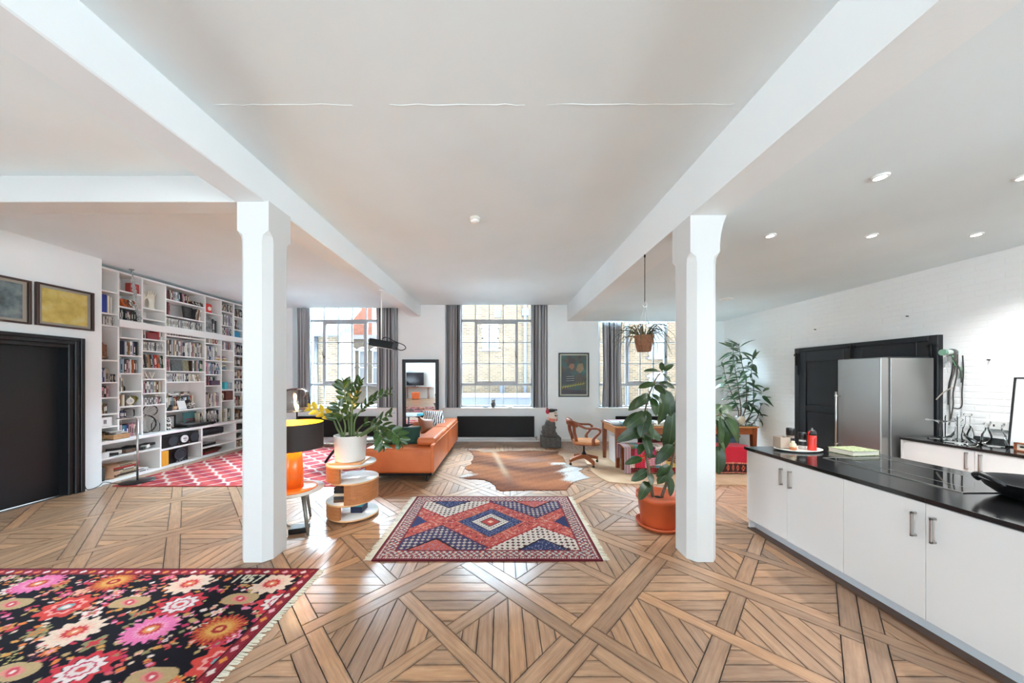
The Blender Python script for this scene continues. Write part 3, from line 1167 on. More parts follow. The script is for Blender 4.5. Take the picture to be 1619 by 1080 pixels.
yA = 13.5
bA = thing('building', 'pale brick building with an arched white sash window, seen through the middle window', 'building', (5, yA + 2, -4))
MB().box(-2.75, 16, yA, yA + 4, -4, 6.6).build('wall', BRICK, bA)
sash(bA, -0.86, -0.16, yA - 0.02, 2.84, 3.70)
for x in (6.6, 8.6):
    sash(bA, x - 0.35, x + 0.35, yA - 0.02, 2.5, 3.75)
sash(bA, 6.25, 6.95, yA - 0.02, 0.4, 1.6)
for x in (0.97, 5.3):
    MB().cyl((x, yA - 0.1, -4), (x, yA - 0.1, 6.6), 0.075, n=10).build('drainpipe', LEAD, bA)
    MB().box(x - 0.14, x + 0.14, yA - 0.24, yA + 0.01, 4.2, 4.5).build('hopper', LEAD, bA)
MB().box(-0.35, -0.05, yA - 0.06, yA + 0.01, 4.15, 4.6).build('vent', LEAD, bA)
MB().box(-0.1, 0.1, yA - 0.06, yA + 0.01, 0.95, 1.4).build('vent', LEAD, bA)
aw = thing('alley_wall', 'low grey brick yard wall with pale coping below the middle window', 'wall', (0, 12.3, -4))
MB().box(-2.3, 2.4, 12.2, 12.45, -4, 0.82).build('wall', M('grey_render', S(84, 83, 88), 0.9, var=0.12, vs=3), aw)
MB().box(-2.35, 2.45, 12.1, 12.55, 0.82, 0.98).build('coping', STONE, aw, bevel=0.03, seg=1)

yB = 12.0
bB = thing('building', 'brick building with slate roof behind the leafy plant, nearest in the window', 'building', (-8, yB + 3, -4))
MB().box(-14, -6.2, yB, yB + 1.2, -4, 3.35).build('wall', BRICK, bB)
MB().add([(-14, yB - 0.3, 3.3), (-6.0, yB - 0.3, 3.3), (-6.0, yB + 1.5, 4.7), (-14, yB + 1.5, 4.7), (-14, yB - 0.3, 3.15), (-6.0, yB - 0.3, 3.15), (-6.0, yB + 1.5, 4.5), (-14, yB + 1.5, 4.5)],
         [(0, 1, 2, 3), (7, 6, 5, 4), (0, 4, 5, 1), (1, 5, 6, 2), (2, 6, 7, 3), (3, 7, 4, 0)]).build('roof', SLATE, bB)
MB().tube([(-14, yB - 0.34, 3.2), (-6.0, yB - 0.34, 3.2)], 0.09, 8).build('gutter', LEAD, bB)
MB().cyl((-6.08, yB - 0.14, -4), (-6.08, yB - 0.14, 6.4), 0.07, n=10).build('drainpipe', LEAD, bB)
MB().cyl((-7.0, yB - 0.1, -4), (-7.0, yB - 0.1, 3.2), 0.06, n=10).build('drainpipe', LEAD, bB)

yC = 19.0
bC = thing('building', 'grey brick building with arched white windows at the end of the alley', 'building', (-6, yC + 3, -4))
MB().box(-11, 0.5, yC, yC + 5, -4, 4.0).build('wall', BRICK2, bC)
MB().box(-11, 0.5, yC - 0.12, yC + 0.1, 3.9, 4.15).build('cornice', STONE, bC)
for x in (-9.05, -8.35, -7.55):
    for z0 in (-2.2, 1.2):
        sash(bC, x - 0.24, x + 0.24, yC - 0.02, z0, z0 + 2.0)
ch = MB().box(-9.6, -8.4, yC + 1.4, yC + 2.2, 4.0, 6.2)
ch.build('chimney', M('red_brick', S(120, 76, 62), 0.9, var=0.2), bC)
rl = MB()
for k in range(7):
    rl.cyl((-8.2 + k * 0.35, yC + 0.3, 4.1), (-8.2 + k * 0.35, yC + 0.3, 4.95), 0.02, n=6)
rl.cyl((-8.2, yC + 0.3, 4.95), (-6.1, yC + 0.3, 4.95), 0.025, n=6)
rl.build('railing', LEAD, bC)
yD = 26
bD = thing('building', 'tall cream building beyond the red chimney', 'building', (-12, yD + 3, -4))
MB().box(-16.5, -9.6, yD, yD + 5, -4, 9).build('wall', M('cream_render', S(120, 113, 102), 0.9, var=0.08), bD)
for x in (-12.6, -11.4):
    sash(bD, x - 0.4, x + 0.4, yD - 0.02, 5.2, 6.6, False)
# ================================================================== THE BOOKCASE
FU, FL = -6.05, -5.93                 # front planes of the upper shelves and of the low unit
UPR = [4.67, 4.988, 5.316, 5.686, 6.443, 6.813, 7.134, 7.451, 7.90]
ZTOP, ZW = 3.26, 0.64
BAYS = ['first', 'second', 'third', 'fourth', 'fifth', 'sixth', 'seventh', 'eighth']
SHZ = [
    [2.933, 2.592, 2.407, 1.874, 1.532, 1.297, 1.047, 0.85],
    [2.989, 2.737, 2.526, 2.248, 1.963, 1.672, 1.381, 1.14, 0.952],
    [2.79, 2.606, 2.263, 2.062, 1.765, 1.578, 1.336, 1.134],
    [3.025, 2.738, 2.537, 2.373, 2.006, 1.721, 1.525, 0.99],
    [2.943, 2.54, 2.311, 1.965, 1.67, 1.437, 0.991],
    [3.046, 2.743, 2.527, 2.209, 1.958, 1.771, 1.339, 1.10],
    [2.99, 2.698, 2.46, 2.11, 1.86, 1.577, 1.279, 0.948],
    [2.9, 2.5, 2.1, 1.7, 1.3, 0.95],
]
ST = 0.022
bc = thing('bookcase', 'white fitted bookcase filling the niche beside the black door', 'bookcase', (FU, 6.3, 0))
for k, y in enumerate(UPR):
    MB().box(XN + 0.012, FU, y - 0.012, y + 0.012, ZW, ZTOP).build('upright', SHELF_WHITE, bc)
for b in range(8):
    y0, y1 = UPR[b] + 0.012, UPR[b + 1] - 0.012
    for z in SHZ[b]:
        MB().box(XN + 0.012, FU - 0.003, y0, y1, z - ST, z).build('shelf', SHELF_WHITE, bc)
    MB().box(XN + 0.001, XN + 0.012, UPR[b], UPR[b + 1], ZW, ZTOP).build('back_panel', SHELF_WHITE, bc)
MB().box(XN + 0.012, FU, UPR[0] - 0.012, UPR[-1] + 0.012, ZTOP - 0.005, ZTOP + 0.025).build('top_board', SHELF_WHITE, bc)
MB().box(FU, FU + 0.045, 4.97, UPR[-1], 2.40, 2.515).build('rail', SHELF_WHITE, bc, bevel=0.004, seg=1)
MB().box(XN + 0.001, FL, UPR[0] - 0.008, UPR[-1] + 0.012, ZW - 0.045, ZW).build('worktop', SHELF_WHITE, bc, bevel=0.003, seg=1)
LUP = [4.672, 5.495, 6.25, 7.043, 7.89]
LSH = [[0.393], [0.344], [0.42, 0.21], [0.42, 0.235]]
for y in LUP:
    MB().box(XN + 0.012, FL - 0.004, y - 0.014, y + 0.014, 0.0, ZW - 0.045).build('upright', SHELF_WHITE, bc)
for b in range(4):
    y0, y1 = LUP[b] + 0.014, LUP[b + 1] - 0.014
    for z in LSH[b]:
        MB().box(XN + 0.012, FL - 0.006, y0, y1, z - 0.028, z).build('shelf', SHELF_WHITE, bc)
    MB().box(XN + 0.012, FL - 0.004, y0, y1, 0.0, 0.04).build('plinth', SHELF_WHITE, bc)
    MB().box(XN + 0.001, XN + 0.012, LUP[b], LUP[b + 1], 0, ZW - 0.045).build('back_panel', SHELF_WHITE, bc)
MB().box(XN + 0.001, FL - 0.001, UPR[0] - 0.012, LUP[0] - 0.012, 0, ZW).build('end_panel', SHELF_WHITE, bc) if False else None

# ---- books
PAL = {
    'black': (30, 30, 32), 'charcoal': (62, 62, 66), 'grey': (128, 128, 130), 'pale grey': (186, 186, 188), 'white': (232, 230, 225),
    'cream': (222, 210, 184), 'beige': (196, 176, 146), 'brown': (112, 76, 52), 'dark brown': (66, 44, 34), 'tan': (172, 128, 84),
    'red': (186, 38, 34), 'dark red': (118, 30, 34), 'orange': (222, 104, 40), 'yellow': (232, 190, 70), 'green': (66, 128, 66),
    'dark green': (36, 70, 56), 'blue': (38, 72, 150), 'navy': (26, 36, 72), 'light blue': (150, 182, 204), 'teal': (44, 120, 130),
    'turquoise': (60, 178, 190), 'pink': (214, 150, 158), 'purple': (92, 62, 104), 'lilac': (178, 166, 196),
}
BM = {k: M('book_' + k.replace(' ', '_'), S(*[c * (0.92 if min(v) > 170 else 0.82) for c in v]), 0.6) for k, v in PAL.items()}
PAGES = M('book_pages', S(232, 226, 208), 0.85)
TITLE_L = M('spine_title_pale', S(226, 222, 210), 0.5)
TITLE_D = M('spine_title_dark', S(40, 38, 40), 0.5)
DARKS = {'black', 'charcoal', 'brown', 'dark brown', 'dark red', 'dark green', 'blue', 'navy', 'teal', 'purple', 'red', 'green', 'grey'}
ORD = ['first', 'second', 'third', 'fourth', 'fifth', 'sixth', 'seventh', 'eighth', 'ninth', 'tenth', 'eleventh', 'twelfth', 'thirteenth', 'fourteenth', 'fifteenth',
       'sixteenth', 'seventeenth', 'eighteenth', 'nineteenth', 'twentieth', 'twenty-first', 'twenty-second', 'twenty-third', 'twenty-fourth', 'twenty-fifth',
       'twenty-sixth', 'twenty-seventh', 'twenty-eighth', 'twenty-ninth', 'thirtieth', 'thirty-first', 'thirty-second', 'thirty-third', 'thirty-fourth', 'thirty-fifth', 'thirty-sixth', 'thirty-seventh', 'thirty-eighth', 'thirty-ninth', 'fortieth']
RB = random.Random(5)
BOOKS = []                            # (kind, colour, matrix, (t, d, h), label, group, score)


def book_geo(mb, colour_i, t, d, h, Mx, case=False, r=None):
    """book standing on local origin: thickness along Y, spine at +X, height Z"""
    def bx(x0, x1, y0, y1, z0, z1, mi):
        vs = [Mx @ Vector((x, y, z)) for z in (z0, z1) for y in (y0, y1) for x in (x0, x1)]
        mb.add(vs, [(0, 2, 3, 1), (4, 5, 7, 6), (0, 1, 5, 4), (2, 6, 7, 3), (0, 4, 6, 2), (1, 3, 7, 5)], mi)
    c = min(0.0025, t * 0.15)
    bx(-d, -0.002, 0, c, 0, h, colour_i)
    bx(-d, -0.002, t - c, t, 0, h, colour_i)
    bx(-0.004, 0.0, 0.0005, t - 0.0005, 0, h, colour_i)
    bx(-d + 0.004, -0.004, c, t - c, 0.003, h - 0.004, colour_i if case else colour_i + 1)
    if r is not None and r < 0.75:
        z0 = h * (0.2 + 0.2 * r); z1 = h * (0.62 + 0.3 * r)
        bx(0.0, 0.0005, t * 0.28, t * 0.72, z0, z1, colour_i + 2)
        if r < 0.3:
            bx(0.0, 0.0005, t * 0.1, t * 0.9, h * 0.06, h * 0.1, colour_i + 2)


def row(bay, k, cols, y0=0.0, y1=1.0, h=0.8, hv=0.1, th=(0.014, 0.034), dep=0.16, lean=0.0, kind='book', front=0.02, bayname=None, z=None, zt=None, ys=None, shelfname=None, plane=None):
    """fill part of a shelf with standing books; k counts compartments from the top"""
    if ys is None:
        Y0, Y1 = UPR[bay] + 0.014, UPR[bay + 1] - 0.014
        zs = [ZTOP - 0.005] + SHZ[bay] + [ZW]
        z, zt = zs[k + 1], zs[k] - ST
        shelfname = '%s compartment down' % ORD[k]
        bayname = '%s bay' % BAYS[bay]
    else:
        Y0, Y1 = ys
    ya, yb = Y0 + (Y1 - Y0) * y0, Y0 + (Y1 - Y0) * y1
    clear = zt - z
    names = cols.split(',')
    y = ya + 0.001
    n = 0
    fx = (FU if plane is None else plane) - front
    while True:
        t = RB.uniform(*th)
        if kind == 'disc case':
            t = RB.uniform(0.010, 0.0145) * (1.5 if RB.random() < 0.3 else 1)
        run = t / math.cos(lean)
        hh = min(clear - 0.012, clear * (h + RB.uniform(-hv, hv)))
        lean_extra = hh * math.sin(abs(lean))
        if y + run + (lean_extra if lean > 0 else 0) > yb:
            break
        c = names[n % len(names)] if RB.random() < 0.82 else RB.choice(names)
        d = dep + RB.uniform(-0.02, 0.02)
        if lean < 0:                       # leans towards the street wall side top -> door side
            base = y + lean_extra
        else:
            base = y
        m = Matrix.Translation((fx - RB.uniform(0, 0.018), base, z + (t * math.sin(lean) if lean > 0 else 0.0))) @ Matrix.Rotation(-lean, 4, 'X')
        lab = '%s %s, %s from door end, %s, %s' % (c, kind, ORD[min(n, 39)], shelfname, bayname)
        BOOKS.append((kind, c, m, (t, d, hh * (math.cos(lean) if lean else 1)), lab, hh * t / (y ** 2)))
        y += run + 0.0008
        n += 1


def stack(x, y, z, cols, w=0.2, d=0.15, where='', rot=0.1):
    """books lying flat on one another"""
    zz = z
    for n, c in enumerate(cols.split(',')):
        t = RB.uniform(0.016, 0.032)
        ww = w * RB.uniform(0.85, 1.0)
        m = Matrix.Translation((x - RB.uniform(0, 0.015), y + ww / 2, zz)) @ Matrix.Rotation(RB.uniform(-rot, rot) * 0.4, 4, 'Z') @ Matrix.Rotation(PI / 2, 4, 'X')
        # lying: thickness up
        BOOKS.append(('book', c, m, (t, d, ww), '%s book lying flat, %s up in the pile %s' % (c, ORD[n], where), ww * t / (y ** 2) * 1.3))
        zz += t + 0.0006


DK = 'black,charcoal,pale grey,dark green,black,navy,grey,dark red,cream,black'
MX = 'navy,white,charcoal,pale grey,brown,tan,white,lilac,navy,black'
PL = 'pale grey,white,cream,lilac,white,beige,pale grey,white'
PK = 'beige,pink,black,white,dark red,pale grey,light blue,cream,tan,charcoal'
CD = 'white,pale grey,white,cream,white,grey,white,pale grey,charcoal'
SC2 = 'charcoal,pale grey,white,black,blue,white,navy,grey,white'
# bay A
row(0, 0, 'white,dark green,cream', 0.35, 1.0, 0.62, 0.05, lean=0.95, dep=0.2)
row(0, 2, CD, 0.1, 0.95, 0.8, 0.02, kind='disc case', dep=0.13)
row(0, 4, 'yellow,orange,beige,dark green,white,blue,pale grey', 0.02, 0.72, 0.62, 0.08)
row(0, 4, 'pale grey,charcoal,grey', 0.72, 1.0, 0.36, 0.04, th=(0.01, 0.018))
row(0, 5, 'pink,charcoal,red,red,black,white,black', 0.02, 0.75, 0.78, 0.06)
row(0, 6, 'dark brown,red,dark red,cream,red,beige,brown', 0.02, 0.7, 0.72, 0.08)
row(0, 7, 'grey,charcoal,brown', 0.02, 0.3, 0.7, 0.1)
row(0, 8, 'brown,beige,tan,brown,dark brown,charcoal', 0.02, 1.0, 0.62, 0.05, th=(0.006, 0.012), lean=-0.3, dep=0.2, front=0.06)
# bay B
row(1, 1, 'dark red,white,brown,orange', 0.05, 0.78, 0.68, 0.05, lean=-0.5)
row(1, 1, 'dark green,dark green', 0.66, 1.0, 0.66, 0.05, lean=-0.35, front=0.05)
row(1, 2, DK, 0.02, 0.98, 0.86, 0.04)
row(1, 4, MX, 0.02, 0.98, 0.84, 0.04)
row(1, 5, 'grey,light blue,pale grey,charcoal,pink,lilac,white,tan,orange,dark green', 0.02, 0.9, 0.8, 0.06)
row(1, 6, 'black,white,beige', 0.02, 0.28, 0.8, 0.03)
row(1, 7, 'brown,beige,cream,charcoal,black', 0.02, 0.42, 0.82, 0.04)
row(1, 8, 'navy,navy,pale grey', 0.02, 0.4, 0.7, 0.06)
row(1, 9, 'pink,pale grey,teal,blue,navy,black,pink,cream', 0.02, 0.98, 0.68, 0.04)
# bay C
row(2, 2, 'charcoal,charcoal,white', 0.02, 0.24, 0.68, 0.04)
row(2, 2, 'red,dark red,white,grey', 0.72, 0.98, 0.72, 0.08)
row(2, 3, CD, 0.04, 0.98, 0.78, 0.05, kind='disc case', dep=0.14)
row(2, 4, 'black,charcoal,beige,tan,black,light blue,red,red,orange,blue,green', 0.02, 0.98, 0.84, 0.03, lean=-0.12)
row(2, 6, PK, 0.02, 0.9, 0.86, 0.04)
row(2, 7, 'pale grey,white,pink,brown,grey,white,pale grey', 0.04, 0.9, 0.66, 0.05)
# bay D
row(3, 0, 'pink,dark red,black,cream,brown,pink,pale grey,white,light blue,charcoal,black', 0.01, 0.6, 0.82, 0.05, lean=-0.1)
row(3, 0, 'dark brown,black', 0.6, 0.98, 0.75, 0.03, lean=-0.9, dep=0.2)
row(3, 1, 'pink,dark red,dark brown', 0.01, 0.13, 0.85, 0.05)
row(3, 1, 'charcoal,cream,tan,white', 0.75, 0.98, 0.85, 0.04, lean=0.18)
row(3, 2, CD + ',light blue,white', 0.01, 0.98, 0.82, 0.03, kind='disc case', dep=0.14)
row(3, 3, 'black,pale grey,pink,charcoal,white,beige', 0.02, 0.75, 0.4, 0.06, kind='disc case', dep=0.13)
row(3, 4, 'black,cream,charcoal,grey,pale grey,beige,white,brown,beige,white,pink,grey,navy,white,charcoal,pale grey,pink,white,grey', 0.01, 0.99, 0.8, 0.07)
row(3, 5, 'charcoal,pink,white,pale grey,white', 0.01, 0.16, 0.85, 0.04)
row(3, 5, 'dark brown,white,charcoal,pink,white,light blue,green', 0.66, 0.99, 0.82, 0.05)
row(3, 6, 'white,cream,white,pale grey,white,lilac,white,charcoal,white,navy,white', 0.01, 0.66, 0.86, 0.03, th=(0.012, 0.024))
row(3, 6, 'white,cream,beige', 0.68, 0.9, 0.78, 0.03, lean=-0.3)
row(3, 7, 'light blue,pale grey,charcoal,white,white,cream,pale grey,light blue,beige,red,brown,tan', 0.02, 0.84, 0.46, 0.04, front=0.1)
row(3, 8, 'white,cream,black', 0.86, 0.99, 0.75, 0.05)
stack(FU - 0.1, 6.443 - 0.74, 1.245, 'cream,white,beige', 0.2, 0.14, 'over the books by the sketch')
stack(FU - 0.1, 6.443 - 0.51, 1.235, 'black,white,white', 0.19, 0.14, 'over the books behind the patterned ball')
stack(FU - 0.1, 6.443 - 0.3, 1.24, 'brown,white,brown,dark brown', 0.19, 0.14, 'nearest the upright, fourth bay')
# bay E
row(4, 1, 'charcoal,grey,charcoal', 0.55, 0.86, 0.72, 0.05)
row(4, 2, 'white,cream,red,red', 0.3, 0.98, 0.55, 0.05)
row(4, 3, 'cream,white,beige,white,blue,navy,white,blue,white,pale grey', 0.02, 0.95, 0.86, 0.04)
row(4, 4, 'pale grey,pink,pink,white,light blue,grey,lilac,white,black,white,blue,pink', 0.02, 0.98, 0.85, 0.05)
row(4, 5, 'charcoal,white,pink,white,black,white,black', 0.02, 0.8, 0.85, 0.04, front=0.05)
row(4, 6, 'pink,pale grey,charcoal,cream,black,white,pale grey,white,charcoal,white', 0.02, 0.98, 0.66, 0.06)
row(4, 7, 'black,white,black,white,charcoal,white,white,black,white,navy,white', 0.0, 1.0, 0.82, 0.05, lean=-0.06)
# bay F
row(5, 0, 'charcoal,pale grey,beige,dark brown,black,white,charcoal', 0.02, 0.95, 0.85, 0.04)
row(5, 1, 'lilac,white,charcoal,pale grey,white,dark brown,pale grey,white,lilac', 0.02, 0.98, 0.85, 0.05)
row(5, 2, 'light blue,white,blue,navy,white,pink,pink', 0.02, 0.95, 0.8, 0.06)
row(5, 3, 'pink,dark red,charcoal,pale grey,white,pale grey,light blue', 0.02, 0.98, 0.55, 0.05)
row(5, 7, 'dark red,cream,brown,white,orange', 0.02, 0.36, 0.8, 0.05)
row(5, 8, 'green,cream,beige,white,pale grey,black,white,charcoal', 0.02, 0.85, 0.62, 0.06)
stack(FU - 0.02, 6.84, 1.958, 'cream,yellow,white,pink', 0.25, 0.17, 'topped with pink, sixth bay')
stack(FU - 0.02, 6.84, 1.771, 'teal,light blue,grey,cream', 0.25, 0.17, 'with teal base, sixth bay')
# bay G
row(6, 0, 'brown,charcoal,dark brown,white,tan,grey,navy', 0.02, 0.95, 0.75, 0.06, lean=-0.2)
row(6, 1, 'brown,dark red,brown', 0.05, 0.4, 0.8, 0.05)
row(6, 3, 'pink,pale grey,black,navy,charcoal,navy,black', 0.02, 0.98, 0.7, 0.06)
row(6, 4, 'charcoal,grey,tan,brown,black', 0.02, 0.98, 0.85, 0.04)
row(6, 5, 'dark red,brown,purple,beige,tan,pale grey,cream', 0.02, 0.98, 0.75, 0.08)
row(6, 6, 'navy,black,charcoal,black,white,charcoal,grey', 0.02, 0.98, 0.85, 0.04)
row(6, 7, 'cream,white,dark red,brown,beige,dark brown,tan', 0.02, 0.98, 0.7, 0.05)
row(6, 8, 'brown,tan,dark brown,brown', 0.02, 0.95, 0.75, 0.05)
# low unit
row(None, 0, 'grey,beige,brown,cream,tan,black,beige', kind='disc case', ys=(7.06, 7.45), z=0.04, zt=0.207, shelfname='floor level', bayname='end of the low unit', plane=FL, h=0.8, hv=0.03, dep=0.13)
stack(FL - 0.03, 5.03, 0.04, 'cream,dark brown,beige,cream,brown,red,beige', 0.36, 0.26, 'beside the clay vase, low unit', 0.2)
stack(FL - 0.03, 5.23, 0.04, 'white,white', 0.24, 0.22, 'nearest the partition, low unit', 0.1)

nb = {'book': 0, 'disc case': 0}
rest = MB()
rest_m = []
BOOKS.sort(key=lambda b: -b[5])
cnt_label = {}
for kind, c, m, (t, d, h), lab, sc in BOOKS:
    r = RB.random()
    tl = TITLE_L if c in DARKS else TITLE_D
    if nb[kind] < 300:
        nb[kind] += 1
        mb = MB()
        book_geo(mb, 0, t, d, h, Matrix.Identity(4), kind != 'book', r)
        me = mb.mesh('book', [BM[c], PAGES, tl])
        if lab in cnt_label:
            cnt_label[lab] += 1
            lab = lab.replace(' ' + kind, ' ' + ('shorter ' if cnt_label[lab] == 1 else 'slimmer ') + kind, 1)
        cnt_label.setdefault(lab, 0)
        put('book' if kind == 'book' else 'disc_case', me, None, m, label=lab, cat=kind, group='books on the white bookcase' if kind == 'book' else 'disc cases on the white bookcase')
    else:
        for mm in (BM[c], PAGES, tl):
            rest_m.append(mm)
        book_geo(rest, len(rest_m) - 3, t, d, h, m, kind != 'book', r)
print('BOOKS', len(BOOKS), nb)
if rest.v:
    rest.build('far_books', rest_m, None, label='crowded rows of narrow books on the farther bays of the bookcase', cat='books', kind='stuff')

# ---- objects on the shelves
def yb_(bay, u):
    return UPR[bay] + (UPR[bay + 1] - UPR[bay]) * u


def simple(name, mb, mats, label, cat, group=None, **kw):
    return mb.build(name, mats, None, label=label, cat=cat, group=group, **kw)


# blue ring binder, leaning flat book
t = thing('ring_binder', 'large cobalt blue ring binder on the second shelf beside the wall edge', 'binder', (FU - 0.1, yb_(0, 0.3), 2.592))
MB().box(FU - 0.26, FU - 0.03, yb_(0, 0.18), yb_(0, 0.62), 2.594, 2.87).build('cover', M('cobalt_blue', S(32, 52, 140), 0.5), t, bevel=0.004, seg=1)
MB().box(FU - 0.25, FU - 0.028, yb_(0, 0.63), yb_(0, 0.70), 2.594, 2.86).build('sheet_block', PAGES, t)
simple('box_file', MB().box(FU - 0.22, FU - 0.035, yb_(0, 0.76), yb_(0, 0.82), 2.594, 2.85), M('book_white', S(232, 230, 225)), 'slim white file standing next to the cobalt binder', 'file')
# carved bust
bust = MB()
cx, cyy, cz = FU - 0.12, yb_(0, 0.5), 1.876
bust.ball((cx, cyy, cz + 0.035), (0.07, 0.12, 0.04)).ball((cx, cyy, cz + 0.10), (0.06, 0.085, 0.07)).ball((cx + 0.02, cyy, cz + 0.18), (0.06, 0.065, 0.08)).ball((cx + 0.075, cyy, cz + 0.175), (0.016, 0.014, 0.025))
bust.ball((cx, cyy, cz + 0.255), (0.05, 0.055, 0.03)).ball((cx, cyy, cz + 0.285), (0.025, 0.03, 0.03)).box(cx - 0.05, cx - 0.02, cyy - 0.03, cyy + 0.13, cz + 0.01, cz + 0.24)
simple('carved_bust', bust, wood('carved_brown_wood', S(92, 54, 34), S(146, 92, 58), 0.35, (6, 6, 20)), 'carved brown wooden bust on the shelf by the wall edge', 'bust', remesh=0.01)
t = thing('leaning_picture', 'narrow dark framed picture leaning behind the carved bust', 'picture', (FU - 0.2, yb_(0, 0.14), 1.876))
MB().obox((FU - 0.22, yb_(0, 0.12), 2.1), (0.18, 0.012, 0.44), (0.06, 0, 0)).build('frame', M('dark_frame', S(60, 40, 32)), t)
MB().obox((FU - 0.22, yb_(0, 0.12) + 0.008, 2.1), (0.15, 0.004, 0.4), (0.06, 0, 0)).build('print', CREAM, t)
# white book with drawing, box of things
t = thing('card_box', 'white square card box with a small grey drawing, low in the first bay', 'box', (FU - 0.08, yb_(0, 0.6), 0.852))
MB().box(FU - 0.16, FU - 0.03, yb_(0, 0.36), yb_(0, 0.82), 0.852, 0.99).build('body', SHELF_WHITE, t, bevel=0.003, seg=1)
MB().box(FU - 0.031, FU - 0.029, yb_(0, 0.48), yb_(0, 0.6), 0.89, 0.95).build('drawing', M('grey_print', S(120, 120, 122)), t)
t = thing('wooden_crate', 'small pale wooden box full of papers on the worktop', 'box', (FL - 0.12, 4.95, ZW))
cb = MB()
x0, x1, y0, y1 = FL - 0.2, FL - 0.03, 4.85, 5.06
cb.box(x0, x1, y0, y0 + 0.01, ZW + 0.002, ZW + 0.075); cb.box(x0, x1, y1 - 0.01, y1, ZW + 0.002, ZW + 0.075); cb.box(x0, x0 + 0.01, y0 + 0.01, y1 - 0.01, ZW + 0.002, ZW + 0.075); cb.box(x1 - 0.01, x1, y0 + 0.01, y1 - 0.01, ZW + 0.002, ZW + 0.075); cb.box(x0, x1, y0, y1, ZW + 0.001, ZW + 0.01)
cb.build('crate', BOXWOOD, t)
for k in range(6):
    MB().obox(((x0 + x1) / 2 + RB.uniform(-.03, .03), 4.955 + RB.uniform(-.04, .04), ZW + 0.06 + 0.012 * k), (0.12, 0.14, 0.008), (RB.uniform(-.2, .2), RB.uniform(-.2, .2), RB.uniform(-.5, .5))).build('paper', [M('book_white', (1, 1, 1, 1)), M('book_charcoal', (0, 0, 0, 1))][k % 3 == 1], t)
# second bay
simple('red_box', MB().box(FU - 0.12, FU - 0.03, yb_(1, 0.56), yb_(1, 0.95), 2.991, 3.15), M('brick_red_card', S(168, 64, 58), 0.6, var=0.1), 'brick red box with pale edge high in the second bay', 'box', bevel=0.004, seg=1)
bt = MB().lathe([(0.0, 0.0), (0.028, 0.0), (0.03, 0.01), (0.03, 0.06), (0.012, 0.09), (0.01, 0.12), (0.0, 0.12)], (FU - 0.08, yb_(1, 0.36), 1.383), 14)
simple('dark_bottle', bt, M('dark_bottle_glass', S(40, 30, 26), 0.15), 'small dark bottle beside two books in the second bay', 'bottle')
ck = thing('shelf_clock', 'round pale clock on a small foot in front of black books', 'clock', (FU - 0.02, yb_(1, 0.52), 1.142))
MB().cyl((FU - 0.035, yb_(1, 0.52), 1.215), (FU - 0.012, yb_(1, 0.52), 1.215), 0.052, n=22).build('case', CREAM, ck)
MB().cyl((FU - 0.012, yb_(1, 0.52), 1.215), (FU - 0.009, yb_(1, 0.52), 1.215), 0.043, n=22).build('dial', M('clock_dial', S(196, 196, 190), 0.4), ck)
MB().box(FU - 0.05, FU - 0.005, yb_(1, 0.45), yb_(1, 0.59), 1.142, 1.155).cyl((FU - 0.024, yb_(1, 0.52), 1.265), (FU - 0.024, yb_(1, 0.52), 1.285), 0.012, n=8).build('foot', CREAM, ck)
MB().box(FU - 0.009, FU - 0.007, yb_(1, 0.515), yb_(1, 0.525), 1.21, 1.245).box(FU - 0.009, FU - 0.007, yb_(1, 0.52), yb_(1, 0.59), 1.212, 1.218).build('hands', BLACK, ck)
sp = MB()
for k in range(7):
    sp.tube(catmull([(FU - 0.08, yb_(1, 0.78), 1.142), (FU - 0.08 + RB.uniform(-.03, .05), yb_(1, 0.78) + RB.uniform(-.04, .05), 1.25), (FU - 0.08 + RB.uniform(-.05, .06), yb_(1, 0.78) + RB.uniform(-.08, .08), 1.30)], 4), [0.008] * 8 + [0.002], 5)
simple('dried_sprig', sp, M('olive_sprig', S(126, 118, 60), 0.8), 'olive dried sprig next to the round pale clock', 'dried plant')
gj = thing('glass_jar', 'short clear glass jar beside navy books, second bay', 'jar', (FU - 0.07, yb_(1, 0.62), 0.954))
MB().shell([(0.0, 0.001), (0.06, 0.001), (0.065, 0.02), (0.065, 0.11), (0.05, 0.125)], (FU - 0.08, yb_(1, 0.62), 0.954), 18).build('jar_body', CLEAR, gj)
MB().lathe([(0.05, 0.125), (0.055, 0.14), (0.0, 0.145)], (FU - 0.08, yb_(1, 0.62), 0.954), 18).build('lid', STEEL, gj)
# third bay: plaster glove hands
PLASTER = M('ivory_porcelain', S(226, 220, 204), 0.35, var=0.05)


